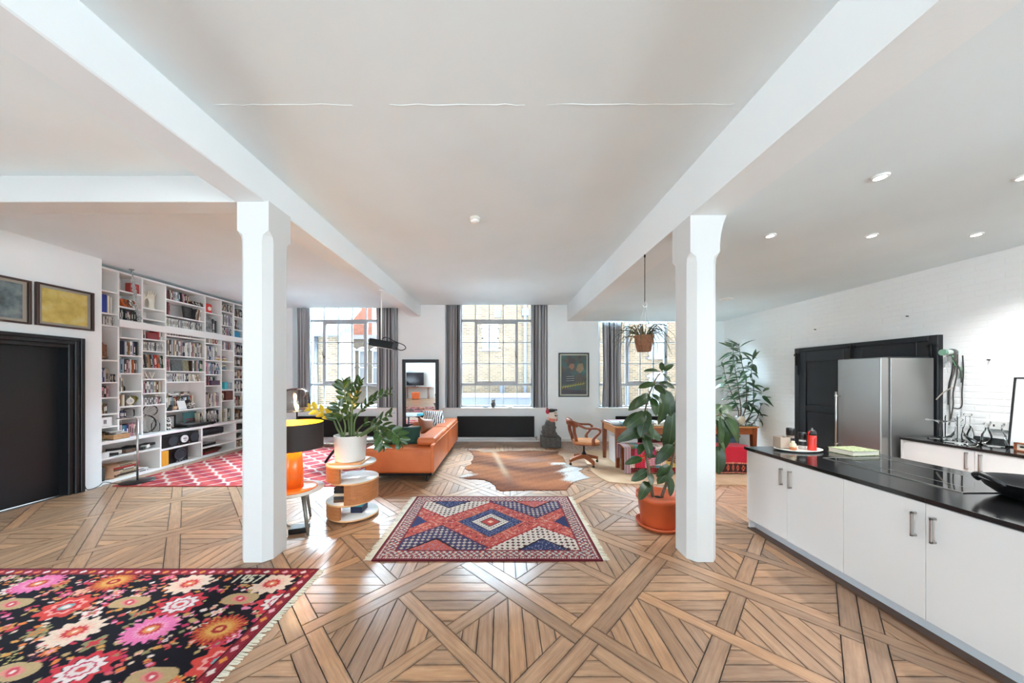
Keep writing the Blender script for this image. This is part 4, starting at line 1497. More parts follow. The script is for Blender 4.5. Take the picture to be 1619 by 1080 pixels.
def glove_hand(y, tilt, label):
    mb = MB()
    x = FU - 0.13
    z = 2.792
    mb.lathe([(0.0, 0.0), (0.05, 0.0), (0.05, 0.01), (0.044, 0.05), (0.042, 0.12), (0.05, 0.19), (0.0, 0.22)], (x, y, z), 16, ell=(0.75, 1.0))
    mb.ball((x, y, z + 0.20), (0.03, 0.052, 0.06))
    for k, (dy, L) in enumerate(((-0.036, 0.075), (-0.013, 0.095), (0.012, 0.09), (0.035, 0.07))):
        p0 = Vector((x, y + dy, z + 0.23)); lean_ = dy * 0.35
        mb.tube([p0 - Vector((0, 0, 0.02)), p0 + Vector((0.008, lean_, L * 0.5)), p0 + Vector((0.018, lean_ * 1.6, L))], [0.0135, 0.012, 0.008], 8)
        mb.ball(p0 + Vector((0.018, lean_ * 1.6, L)), 0.0085, 8, 5)
    s = 1 if tilt > 0 else -1
    mb.tube([(x, y + s * 0.03, z + 0.16), (x + 0.015, y + s * 0.07, z + 0.20), (x + 0.02, y + s * 0.082, z + 0.25)], [0.018, 0.014, 0.009], 8)
    mb.ball((x + 0.02, y + s * 0.082, z + 0.25), 0.0095, 8, 5)
    return simple('glove_mould_hand', mb, PLASTER, label, 'ornament', 'porcelain glove hands', remesh=0.006)


glove_hand(yb_(2, 0.27), 1, 'ivory porcelain raised hand nearer the hanging chain')
glove_hand(yb_(2, 0.68), -1, 'ivory porcelain raised hand farther from the hanging chain')
simple('tray_dish', MB().lathe([(0.0, 0.0), (0.05, 0.0), (0.06, 0.012), (0.05, 0.012), (0.04, 0.005), (0.0, 0.005)], (FU - 0.1, yb_(2, 0.6), 2.608), 18), M('steel', (0, 0, 0, 1)), 'flat shallow silver dish below the porcelain hands', 'dish')
simple('dark_red_box', MB().box(FU - 0.14, FU - 0.025, yb_(2, 0.26), yb_(2, 0.70), 2.265, 2.38), M('dark_red_card', S(132, 48, 50), 0.6), 'wide dark red box just under the white rail', 'box', bevel=0.003, seg=1)
av = thing('letter_sign', 'pale carved letters standing alone on a shelf in the third bay', 'letters', (FU - 0.06, yb_(2, 0.3), 1.58))
text_mesh('AV', 0.17, 0.012, (FU - 0.05, yb_(2, 0.34), 1.581), (PI / 2, 0, PI / 2), M('bone', S(206, 200, 188), 0.6), 'letters', av)
# wire and glass figure on the worktop
gf = thing('glass_sculpture', 'clear glass twin globes with white wire cone on the worktop', 'sculpture', (FU + 0.0, yb_(2, 0.45), ZW))
gx, gy = FU - 0.09, yb_(2, 0.38)
MB().ball((gx, gy, ZW + 0.16), (0.125, 0.125, 0.155), 20, 14).build('globe', CLEAR, gf)
MB().ball((gx, gy + 0.06, ZW + 0.385), (0.095, 0.095, 0.1), 20, 14).build('globe', CLEAR, gf)
wr = MB()
for k in range(8):
    a = 2 * PI * k / 8
    wr.tube([(gx, gy - 0.13, ZW + 0.30), (gx + 0.08 * math.cos(a), gy + 0.06 + 0.03 * math.sin(a), ZW + 0.38 + 0.08 * math.sin(a))], 0.0025, 5)
wr.tube([(gx + 0.05, gy - 0.02, ZW + 0.02), (gx + 0.06, gy - 0.12, ZW + 0.28), (gx + 0.05, gy + 0.02, ZW + 0.50)], 0.004, 5)
wr.build('wire_cone', M('white_wire', S(236, 236, 234), 0.4), gf)
gb = thing('lidded_jar', 'tall clear lidded glass jar beside the twin glass globes', 'jar', (FU - 0.1, yb_(2, 0.8), ZW))
MB().shell([(0.0, 0.002), (0.05, 0.002), (0.055, 0.03), (0.055, 0.14), (0.03, 0.18)], (FU - 0.1, yb_(2, 0.8), ZW + 0.001), 18).build('jar_body', CLEAR, gb)
MB().lathe([(0.03, 0.18), (0.036, 0.19), (0.03, 0.21), (0.0, 0.215)], (FU - 0.1, yb_(2, 0.8), ZW + 0.001), 18).build('stopper', STEEL, gb)
# fourth bay
t = thing('dark_artwork', 'black framed picture leaning against pale books, fourth bay top', 'picture', (FU - 0.1, yb_(3, 0.68), 2.74))
MB().obox((FU - 0.1, yb_(3, 0.66), 2.865), (0.012, 0.2, 0.23), (0, -0.12, 0)).build('frame', BLACK, t)
MB().obox((FU - 0.093, yb_(3, 0.66), 2.866), (0.004, 0.15, 0.18), (0, -0.12, 0)).build('print', M('dark_print', S(64, 62, 60), 0.4, var=0.4, vs=30), t)
for k, (u0, u1, z0, nm, c1) in enumerate(((0.20, 0.48, 1.723, 'monochrome graphic cover facing outwards on the sixth compartment, fourth bay', S(92, 92, 90)), (0.47, 0.63, 1.723, 'olive patterned cover facing outwards beside the monochrome cover', S(132, 126, 96)))):
    t = thing('facing_book', nm, 'book', (FU - 0.06, yb_(3, (u0 + u1) / 2), z0), 'facing covers')
    MB().obox((FU - 0.07, yb_(3, (u0 + u1) / 2), z0 + 0.105), (0.02, (u1 - u0) * 0.757, 0.21), (0, -0.1, 0)).build('cover', M('facing_cover_%d' % k, c1, 0.5, var=0.6, vs=38), t)
t = thing('line_drawing', 'white sheet with a line drawing propped in front of books', 'picture', (FU - 0.03, yb_(3, 0.45), 0.992))
MB().obox((FU - 0.05, yb_(3, 0.44), 1.075), (0.012, 0.15, 0.165), (0.0, -0.3, 0)).build('mount', M('book_white', (1, 1, 1, 1)), t)
MB().tube([(FU - 0.044, yb_(3, 0.40), 1.05), (FU - 0.042, yb_(3, 0.45), 1.06), (FU - 0.05, yb_(3, 0.49), 1.085), (FU - 0.058, yb_(3, 0.45), 1.11)], 0.0018, 4).build('drawing', M('grey_print', S(120, 120, 122)), t)
PATT = NT('black_white_net_glaze')
_v = PATT.n('ShaderNodeTexVoronoi', {'Vector': PATT.coord('Object'), 'Scale': 26.0}, feature='DISTANCE_TO_EDGE')
PATT.i(PATT.b, 'Base Color', PATT.ramp(_v.outputs[0], [(0.0, S(232, 230, 224)), (0.09, S(232, 230, 224)), (0.12, S(22, 22, 22)), (1, S(22, 22, 22))]))
PATT.b.inputs['Roughness'].default_value = 0.3
simple('patterned_ball', MB().ball((FU - 0.07, yb_(3, 0.70), 1.06), 0.068, 18, 12), PATT.m, 'round black ball with white net pattern, fourth bay', 'ornament')
simple('black_teapot', MB().ball((FU - 0.1, yb_(3, 0.66), 1.13), (0.05, 0.06, 0.04)).cyl((FU - 0.1, yb_(3, 0.66), 0.992), (FU - 0.1, yb_(3, 0.66), 1.12), 0.03, n=12), BLACK, 'black rounded ornament behind the net patterned ball', 'ornament')
simple('black_figurine', MB().ball((FU - 0.04, yb_(3, 0.14), 1.03), (0.03, 0.035, 0.038)).ball((FU - 0.04, yb_(3, 0.16), 1.075), 0.024).cyl((FU - 0.04, yb_(3, 0.14), 0.993), (FU - 0.04, yb_(3, 0.14), 1.02), 0.035, n=12), BLACK, 'small rounded black figurine in front of light books', 'ornament')
simple('tan_figurine', MB().ball((FU - 0.04, yb_(3, 0.25), 1.03), (0.03, 0.045, 0.036)).ball((FU - 0.035, yb_(3, 0.29), 1.05), 0.02), M('tan_ceramic', S(196, 160, 126), 0.5), 'small tan ceramic animal beside the propped drawing', 'ornament')
t = thing('pale_artwork', 'thin black frame with pale mount on the worktop behind patterned vases', 'picture', (FU - 0.12, yb_(3, 0.2), ZW))
fm = MB()
for (a0, a1, z0, z1) in ((0.06, 0.09, 0.0, 0.25), (0.38, 0.41, 0.0, 0.25), (0.06, 0.41, 0.0, 0.022), (0.06, 0.41, 0.23, 0.25)):
    fm.box(FU - 0.16, FU - 0.14, yb_(3, a0), yb_(3, a1), ZW + 0.002 + z0, ZW + 0.002 + z1)
fm.build('frame', BLACK, t)
MB().box(FU - 0.157, FU - 0.15, yb_(3, 0.08), yb_(3, 0.39), ZW + 0.01, ZW + 0.24).build('mount', M('pale_mount', S(206, 210, 208), 0.5), t)
for z, lab in ((ZW + 0.045, 'lowest black globe with white rings, bottom of the stacked trio'), (ZW + 0.125, 'middle black globe with white rings of the stacked trio'), (ZW + 0.195, 'top black globe with white rings of the stacked trio')):
    simple('ringed_globe', MB().ball((FU - 0.02, yb_(3, 0.09), z), 0.043 if z < 0.8 else 0.036, 16, 10), PATT.m, lab, 'ornament', 'stacked patterned globes')
t = thing('record_sleeve', 'teal record sleeve with red printed figures standing on the worktop', 'record sleeve', (FU - 0.1, yb_(3, 0.72), ZW))
tt = NT('teal_sleeve_print')
vv = tt.coord('Object')
nn = tt.noise(vv, 22, 3)
sepz = tt.n('ShaderNodeSeparateXYZ', {0: vv})
band = tt.math('MULTIPLY', tt.math('LESS_THAN', tt.math('ABSOLUTE', tt.math('SUBTRACT', sepz.outputs[2], 0.10)), 0.055), tt.math('LESS_THAN', tt.math('ABSOLUTE', sepz.outputs[1]), 0.09))
figs = tt.math('MULTIPLY', band, tt.math('GREATER_THAN', nn, 0.48))
tt.i(tt.b, 'Base Color', tt.mix(figs, S(56, 112, 116), tt.ramp(nn, [(0.5, S(150, 44, 40)), (0.62, S(60, 34, 34))])))
MB().obox((FU - 0.1, yb_(3, 0.72), ZW + 0.143), (0.006, 0.27, 0.28), (0, -0.08, 0)).build('sleeve', tt.m, t)
for k in range(7):
    MB().obox((FU - 0.117 + 0.0, yb_(3, 0.60) + k * 0.03, ZW + 0.245), (0.004, 0.018, 0.028), (0, -0.08, 0)).build('printed_letter', M('pale_teal_ink', S(150, 196, 196)), t) if False else None
tn = thing('turntable', 'black record player with clear lid on the worktop', 'turntable', (FL - 0.2, 6.28, ZW))
MB().box(FL - 0.36, FL - 0.02, 5.98, 6.58, ZW + 0.015, ZW + 0.055).build('plinth', BLACK, tn, bevel=0.006, seg=1)
for x in (FL - 0.33, FL - 0.05):
    for y in (6.03, 6.53):
        MB().cyl((x, y, ZW + 0.001), (x, y, ZW + 0.015), 0.02, n=10).build('foot', BLACK, tn)
MB().cyl((FL - 0.19, 6.2, ZW + 0.055), (FL - 0.19, 6.2, ZW + 0.07), 0.15, n=28).build('platter', STEEL, tn)
MB().tube([(FL - 0.3, 6.48, ZW + 0.08), (FL - 0.15, 6.45, ZW + 0.085), (FL - 0.1, 6.33, ZW + 0.075)], 0.006, 6).build('tone_arm', CHROME, tn)
lid = MB().box(FL - 0.355, FL - 0.025, 5.985, 6.575, ZW + 0.12, ZW + 0.124)
lid.box(FL - 0.355, FL - 0.025, 5.985, 5.989, ZW + 0.056, ZW + 0.12).box(FL - 0.355, FL - 0.025, 6.571, 6.575, ZW + 0.056, ZW + 0.12).box(FL - 0.029, FL - 0.025, 5.985, 6.575, ZW + 0.056, ZW + 0.12)
lid.build('dust_cover', CLEAR, tn)
# fifth, sixth, seventh bay ornaments
rb = thing('red_tin', 'red tin with a round white badge at the top of the fifth bay', 'tin', (FU - 0.08, yb_(4, 0.25), 2.945))
MB().box(FU - 0.16, FU - 0.03, yb_(4, 0.04), yb_(4, 0.50), 2.945, 3.12).build('tin_body', RED, rb, bevel=0.01, seg=2)
MB().cyl((FU - 0.03, yb_(4, 0.34), 3.03), (FU - 0.027, yb_(4, 0.34), 3.03), 0.042, n=18).build('badge', CREAM, rb)
MB().box(FU - 0.15, FU - 0.04, yb_(4, 0.06), yb_(4, 0.48), 3.12, 3.128).build('lid', RED, rb)
t = thing('photo_panel', 'black and white photograph panel in the fifth bay', 'picture', (FU - 0.06, yb_(4, 0.28), 2.542))
MB().obox((FU - 0.05, yb_(4, 0.28), 2.70), (0.012, 0.19, 0.31), (0, -0.05, 0)).build('panel', M('grey_photo_print', S(130, 130, 130), 0.4, var=0.7, vs=16), t)
MB().box(FU - 0.045, FU - 0.03, yb_(4, 0.2), yb_(4, 0.36), 2.57, 2.77).build('pale_figure', M('pale_mount', S(206, 210, 208)), t) if False else None
simple('purple_box', MB().box(FU - 0.12, FU - 0.012, yb_(4, 0.40), yb_(4, 0.95), 1.439, 1.54), M('purple_velvet_card', S(86, 64, 84), 0.6, var=0.3, vs=14), 'dusky purple box in front of books, fifth bay', 'box', bevel=0.006, seg=2)
t = thing('small_artwork', 'small picture with a dark red frame, sixth bay', 'picture', (FU - 0.12, yb_(5, 0.3), 1.341))
MB().box(FU - 0.13, FU - 0.118, yb_(5, 0.05), yb_(5, 0.45), 1.341, 1.66).build('frame', M('dark_red_card', S(132, 48, 50)), t)
MB().box(FU - 0.118, FU - 0.115, yb_(5, 0.07), yb_(5, 0.36), 1.36, 1.64).build('mount', CREAM, t)
TURQ = M('turquoise_card', S(64, 172, 184), 0.5)
simple('turquoise_box', MB().box(FU - 0.1, FU - 0.012, yb_(5, 0.3), yb_(5, 0.56), 1.341, 1.50), TURQ, 'upright turquoise box in the sixth bay', 'box', bevel=0.004, seg=1)
simple('turquoise_tray', MB().box(FU - 0.12, FU - 0.03, yb_(5, 0.03), yb_(5, 0.28), 1.341, 1.375), TURQ, 'low turquoise tray beside the upright turquoise box', 'tray', bevel=0.004, seg=1)
simple('striped_tin', MB().box(FU - 0.1, FU - 0.03, yb_(5, 0.62), yb_(5, 0.95), 1.341, 1.49), M('grey_stripe_tin', S(150, 158, 166), 0.4, var=0.5, vs=30), 'grey tin beside the turquoise box', 'tin', bevel=0.004, seg=1)
simple('mahogany_box', MB().box(FU - 0.16, FU - 0.015, yb_(5, 0.4), yb_(5, 0.98), 1.102, 1.30), M('mahogany', S(96, 44, 32), 0.3, var=0.15), 'glossy red brown wooden box in the sixth bay', 'box', bevel=0.006, seg=2)
gl = thing('small_globe', 'small pale globe on a stand, seventh bay', 'globe', (FU - 0.07, yb_(6, 0.68), 2.70))
MB().ball((FU - 0.07, yb_(6, 0.68), 2.80), 0.06, 16, 10).build('sphere', M('globe_blue_grey', S(176, 184, 192), 0.4, var=0.3, vs=12), gl)
MB().lathe([(0.0, 0.0), (0.04, 0.0), (0.03, 0.012), (0.008, 0.02), (0.008, 0.045)], (FU - 0.07, yb_(6, 0.68), 2.70), 12).build('stand', BLACK, gl)
simple('blue_box', MB().box(FU - 0.14, FU - 0.02, yb_(6, 0.12), yb_(6, 0.62), 2.52, 2.645), M('azure_card', S(44, 132, 172), 0.5), 'azure blue box above the white rail, seventh bay', 'box', bevel=0.004, seg=1)

# ---- low unit contents
sys_ = thing('music_system', 'long black music centre with round grilles and white centre dial', 'stereo', (FL - 0.15, 5.9, 0.346))
y0, y1, z0 = 5.53, 6.22, 0.346
MB().box(FL - 0.3, FL - 0.03, y0 + 0.02, y1 - 0.01, z0, z0 + 0.215).build('cabinet', BLACK, sys_, bevel=0.01, seg=2)
for y in (5.73, 6.12):
    MB().cyl((FL - 0.031, y, z0 + 0.108), (FL - 0.02, y, z0 + 0.108), 0.088 if y < 6 else 0.085, n=26).build('grille', M('dark_grille_cloth', S(48, 50, 58), 0.8, bump=0.6, bs=300), sys_)
MB().cyl((FL - 0.031, 5.925, z0 + 0.108), (FL - 0.014, 5.925, z0 + 0.108), 0.068, n=26).build('dial', M('white_dial', S(226, 226, 226), 0.3), sys_)
MB().box(FL - 0.014, FL - 0.012, 5.895, 5.955, z0 + 0.11, z0 + 0.124).cyl((FL - 0.014, 5.925, z0 + 0.08), (FL - 0.011, 5.925, z0 + 0.08), 0.008, n=8).build('display', BLACK, sys_)
for y in (5.83, 6.02):
    MB().cyl((FL - 0.031, y, z0 + 0.03), (FL - 0.026, y, z0 + 0.03), 0.01, n=8).build('button', M('copper_button', S(190, 130, 100), 0.4, 0.6), sys_)
sw = thing('subwoofer', 'black cube loudspeaker with round cone in the low unit', 'loudspeaker', (FL - 0.15, 5.85, 0.042))
MB().box(FL - 0.3, FL - 0.05, 5.66, 6.02, 0.042, 0.312).build('cabinet', BLACK, sw, bevel=0.008, seg=2)
MB().lathe([(0.105, 0.0), (0.11, 0.006), (0.098, 0.01), (0.09, 0.002), (0.045, -0.02), (0.0, -0.012)], (0, 0, 0), 28).build('cone', M('dark_cone', S(44, 46, 54), 0.5), sw)
c = sw.children[-1]
c.rotation_euler = (0, PI / 2, 0); c.location = Vector((FL - 0.045, 5.845, 0.185)) - origin(sw)
for k in range(4):
    MB().box(FL - 0.05, FL - 0.044, 5.80 + 0.05 * k, 5.83 + 0.05 * k, 0.055, 0.068).build('control', STEEL, sw)
simple('amber_box', MB().box(FL - 0.26, FL - 0.01, 5.515, 5.635, 0.042, 0.30), M('amber_wood', S(222, 154, 52), 0.35, var=0.12, vs=4, stretch=(1, 8, 1)), 'upright amber yellow wooden box beside the black cube loudspeaker', 'box', bevel=0.004, seg=1)
simple('black_case', MB().box(FL - 0.28, FL - 0.03, 5.64, 5.655, 0.042, 0.29), BLACK, 'thin black panel standing between amber box and cube loudspeaker', 'panel')
va = MB().lathe([(0.0, 0.0), (0.075, 0.0), (0.09, 0.015), (0.10, 0.06), (0.092, 0.11), (0.075, 0.15), (0.078, 0.185), (0.10, 0.215), (0.108, 0.218), (0.09, 0.205), (0.068, 0.18), (0.06, 0.15), (0.0, 0.14)], (FL - 0.13, 4.89, 0.041), 26)
simple('clay_vase', va, M('terracotta_clay', S(190, 150, 120), 0.8, var=0.15, vs=12, bump=0.2), 'waisted pale clay vase in the lowest corner of the bookcase', 'vase')
simple('glass_tank', MB().box(FL - 0.24, FL - 0.05, 4.70, 4.76, 0.042, 0.25), M('dark_green_glass', S(62, 74, 74), 0.2), 'dark greenish glass block between clay vase and wall edge', 'ornament', bevel=0.004, seg=1)
simple('white_parcel', MB().box(FL - 0.12, FL - 0.03, 4.70, 4.80, 0.395, 0.47), M('book_white', (1, 1, 1, 1)), 'small white cube box on the middle shelf near the wall', 'box', bevel=0.003, seg=1)
pm = ['book_black', 'book_white', 'book_charcoal', 'book_brown', 'book_grey', 'book_black']
for k in range(9):
    y = 4.86 + 0.068 * k
    o = simple('paper_heap', MB().obox((FL - 0.13 - 0.02 * (k % 3), y, 0.418 + 0.016 * (k % 3)), (0.18, 0.15, 0.04 + 0.012 * (k % 2)), (RB.uniform(-.1, .1), RB.uniform(-.12, .12), RB.uniform(-.5, .5))),
               MATS[pm[k % 6]], '%s flat stack of magazines, %s from the wall on the middle shelf' % (pm[k % 6].replace('book_', ''), ORD[k]), 'magazines', 'heaped magazines')
hi = thing('amplifier', 'dark grey amplifier in the top slot of the low unit', 'amplifier', (FL - 0.15, 6.5, 0.422))
MB().box(FL - 0.3, FL - 0.05, 6.29, 6.79, 0.43, 0.545).build('case', M('dark_grey_metal', S(52, 54, 60), 0.4, 0.4), hi, bevel=0.004, seg=1)
MB().box(FL - 0.05, FL - 0.046, 6.34, 6.74, 0.45, 0.49).build('display', BLACK, hi)
for x in (FL - 0.28, FL - 0.07):
    for y in (6.32, 6.76):
        MB().cyl((x, y, 0.421), (x, y, 0.43), 0.014, n=8).build('foot', BLACK, hi)
simple('disc_player', MB().box(FL - 0.3, FL - 0.06, 6.29, 6.62, 0.212, 0.262), BLACK, 'slim black player in the middle slot of the low unit', 'player', bevel=0.004, seg=1)
simple('silver_tray', MB().box(FL - 0.2, FL - 0.03, 6.29, 6.55, 0.263, 0.278), STEEL, 'silver tray lying on the slim black player', 'tray', bevel=0.003, seg=1)
for k, (c, z) in enumerate((('dark red', 0.041), ('red', 0.062), ('charcoal', 0.083), ('brown', 0.104))):
    simple('flat_folder', MB().obox((FL - 0.17, 6.50 + 0.03 * k, z + 0.01), (0.22, 0.36, 0.019), (0, 0, 0.1 * (k % 2))), BM[c], '%s folder lying flat in the lowest slot of the low unit' % c, 'folder', 'flat folders')
simple('black_receiver', MB().box(FL - 0.3, FL - 0.05, 7.08, 7.46, 0.425, 0.52), BLACK, 'black receiver in the end slot of the low unit', 'receiver', bevel=0.004, seg=1)
simple('dark_bowl', MB().lathe([(0.0, 0.0), (0.05, 0.0), (0.10, 0.05), (0.11, 0.085), (0.10, 0.085), (0.09, 0.05), (0.0, 0.012)], (FL - 0.15, 7.2, 0.237), 20), M('dark_green_bowl', S(56, 60, 44), 0.3), 'dark olive bowl under the black receiver', 'bowl')

# ---- hanging chain, reading lamp, cable
cnx = thing('hanging_chain', 'bright steel chain hanging in loops from a ceiling hook by the bookcase', 'chain', (-5.975, 5.1, ZCL))
MB().cyl((-5.975, 5.1, ZCL - 0.012), (-5.975, 5.1, ZCL), 0.03, n=14).tube([(-5.975, 5.1, ZCL - 0.01), (-5.975, 5.1, ZCL - 0.07), (-5.975, 5.12, ZCL - 0.1), (-5.975, 5.1, ZCL - 0.12)], 0.008, 6).build('hook', STEEL, cnx)
tor = MB()
n, m_ = 12, 6
R_, r_ = 0.016, 0.0048
vs = [((R_ * 1.0 + r_ * math.cos(2 * PI * j / m_)) * math.cos(2 * PI * i / n), 0 + r_ * math.sin(2 * PI * j / m_), (R_ * 1.45 + r_ * math.cos(2 * PI * j / m_)) * math.sin(2 * PI * i / n)) for i in range(n) for j in range(m_)]
fs = [(i * m_ + j, i * m_ + (j + 1) % m_, ((i + 1) % n) * m_ + (j + 1) % m_, ((i + 1) % n) * m_ + j) for i in range(n) for j in range(m_)]
LINK = MB().add(vs, fs, 0, True).mesh('link', CHROME)
paths = [[(0, 0, -0.11), (0.0, 0.02, -0.3), (0.01, 0.06, -0.6), (0.0, 0.10, -0.83)], [(0, 0, -0.11), (0.02, 0.03, -0.34), (0.03, 0.03, -0.52), (0.01, 0.09, -0.72)], [(0, 0, -0.1), (-0.01, 0.05, -0.36), (-0.01, 0.10, -0.6), (0.0, 0.13, -0.8)]]
for pth in paths:
    pp_ = catmull([Vector((-5.975, 5.1, ZCL)) + Vector(p) for p in pth], 8)
    L = 0.0
    last = 0.0
    kk = 0
    for i in range(1, len(pp_)):
        L += (pp_[i] - pp_[i - 1]).length
        while L - last > 0.037:
            last += 0.037
            d = (pp_[i] - pp_[i - 1]).normalized()
            put('chain_link', LINK, cnx, Matrix.Translation(pp_[i]) @ d.to_track_quat('Z', 'Y').to_matrix().to_4x4() @ Matrix.Rotation(PI / 2 * (kk % 2) + 0.4, 4, 'Z'))
            kk += 1

fl_ = thing('reading_lamp', 'slim steel floor lamp with round black foot beside the bookcase', 'floor lamp', (-5.57, 4.83, 0.013))
MB().lathe([(0.0, 0.0), (0.19, 0.0), (0.195, 0.008), (0.18, 0.016), (0.02, 0.022), (0.0, 0.022)], (-5.57, 4.83, 0.013), 32).build('foot', BLACK, fl_)
MB().tube([(-5.57, 4.83, 0.03), (-5.57, 4.83, 0.965)], 0.0125, 10).build('pole', CHROME, fl_)
MB().tube(catmull([(-5.57, 4.83, 0.955), (-5.585, 4.83, 0.975), (-5.62, 4.83, 0.98), (-5.80, 4.81, 0.985)], 4), 0.009, 8).build('arm', CHROME, fl_)
MB().obox((-5.81, 4.81, 0.978), (0.10, 0.045, 0.014)).build('lamp_head', CHROME, fl_, bevel=0.004, seg=1)
cb = MB().tube(catmull([(-5.88, 4.45, 0.10), (-5.875, 4.47, 0.02), (-5.86, 4.52, 0.008), (-5.84, 4.58, 0.03), (-5.86, 4.66, 0.06), (-5.80, 4.75, 0.008), (-5.7, 4.8, 0.02)], 6), 0.005, 6)
cb.build('cable', BLACK, None, label='black cable looping along the wall foot beside the black door', cat='cable')

# ---- the two framed panels over the door
def framed(y0, y1, z0, z1, panel_mat, label):
    t = thing('framed_artwork', label, 'picture', (XL, (y0 + y1) / 2, z0), 'framed works over the black door')
    f = MB()
    b, d = 0.022, 0.045
    f.box(XL + 0.002, XL + d, y0, y0 + b, z0, z1); f.box(XL + 0.002, XL + d, y1 - b, y1, z0, z1); f.box(XL + 0.002, XL + d, y0 + b, y1 - b, z0, z0 + b); f.box(XL + 0.002, XL + d, y0 + b, y1 - b, z1 - b, z1)
    f.build('frame', M('dark_walnut', S(62, 42, 36), 0.35), t, bevel=0.002, seg=1)
    MB().box(XL + 0.003, XL + 0.012, y0 + b, y1 - b, z0 + b, z1 - b).build('mount', M('beige_mount', S(196, 184, 172), 0.7), t)
    MB().box(XL + 0.012, XL + 0.015, y0 + 0.06, y1 - 0.06, z0 + 0.055, z1 - 0.055).build('print', panel_mat, t)
    MB().box(XL + 0.034, XL + 0.036, y0 + b, y1 - b, z0 + b, z1 - b).build('glazing', GLASS, t)


gp = NT('gold_leaf_print')
gn = gp.noise(gp.coord('Object'), 9, 3)
gp.i(gp.b, 'Base Color', gp.ramp(gn, [(0.3, S(222, 184, 92)), (0.55, S(246, 214, 122)), (0.75, S(250, 232, 170))]))
gp.b.inputs['Roughness'].default_value = 0.4
sp_ = NT('blue_grey_print')
sn = sp_.noise(sp_.coord('Object'), 9, 3)
sp_.i(sp_.b, 'Base Color', sp_.ramp(sn, [(0.3, S(84, 92, 98)), (0.55, S(140, 152, 158)), (0.75, S(170, 176, 176))]))
sp_.b.inputs['Roughness'].default_value = 0.4
framed(3.985, 4.545, 2.265, 2.81, gp.m, 'dark walnut frame holding a gold print, nearer the bookcase')
framed(3.38, 3.94, 2.26, 2.80, sp_.m, 'dark walnut frame holding a blue grey print, farther from the bookcase')
# ================================================================== RUGS
NR = np.random.default_rng(4)


def rug_mesh(name, x0, x1, y0, y1, res, colfn, mat, z=0.010, wav=0.0015):
    nx, ny = int((x1 - x0) / res), int((y1 - y0) / res)
    X, Y = np.meshgrid(np.linspace(x0, x1, nx + 1), np.linspace(y0, y1, ny + 1))
    cx, cy_ = (x0 + x1) / 2, (y0 + y1) / 2
    C_ = colfn(X - cx, Y - cy_)
    Z = z + wav * np.sin(X * 5.1 + Y * 2.3) * np.cos(Y * 4.7)
    V = np.stack([X - cx, Y - cy_, Z], -1).reshape(-1, 3)
    idx = np.arange((nx + 1) * (ny + 1)).reshape(ny + 1, nx + 1)
    Fq = np.stack([idx[:-1, :-1], idx[:-1, 1:], idx[1:, 1:], idx[1:, :-1]], -1).reshape(-1, 4)
    rim = np.concatenate([idx[0, :-1], idx[:-1, -1], idx[-1, :0:-1], idx[:0:-1, 0]])
    base = V[rim].copy(); base[:, 2] = 0.001
    n = len(V)
    k = len(rim)
    j = np.arange(k)
    Fs = np.stack([rim, n + j, n + (j + 1) % k, rim[(j + 1) % k]], -1)
    V = np.concatenate([V, base]); Fq = np.concatenate([Fq, Fs])
    Cc = np.concatenate([C_.reshape(-1, 3), C_.reshape(-1, 3)[rim]])
    return grid_object(name, V, Fq, Cc, mat, (cx, cy_, 0))


def grid_object(name, V, Fq, Cc, mat, loc):
    me = bpy.data.meshes.new(name)
    nf = len(Fq)
    me.vertices.add(len(V)); me.vertices.foreach_set('co', V.astype(np.float32).ravel())
    me.loops.add(nf * 4); me.loops.foreach_set('vertex_index', Fq.astype(np.int32).ravel())
    me.polygons.add(nf); me.polygons.foreach_set('loop_start', np.arange(0, nf * 4, 4, dtype=np.int32))
    me.update(calc_edges=True)
    me.validate()
    a = me.color_attributes.new('Col', 'FLOAT_COLOR', 'POINT')
    a.data.foreach_set('color', np.concatenate([Cc, np.ones((len(Cc), 1))], 1).astype(np.float32).ravel())
    me.materials.append(mat)
    o = bpy.data.objects.new(name, me)
    COL.objects.link(o)
    o.location = loc
    return o


def srgb(*c):
    return np.array(S(*c)[:3])


def paint(C_, mask, col):
    C_[mask] = col


WOOL = vcol_mat('rug_wool', 0.95, 0.3, 420.0, 0.03)


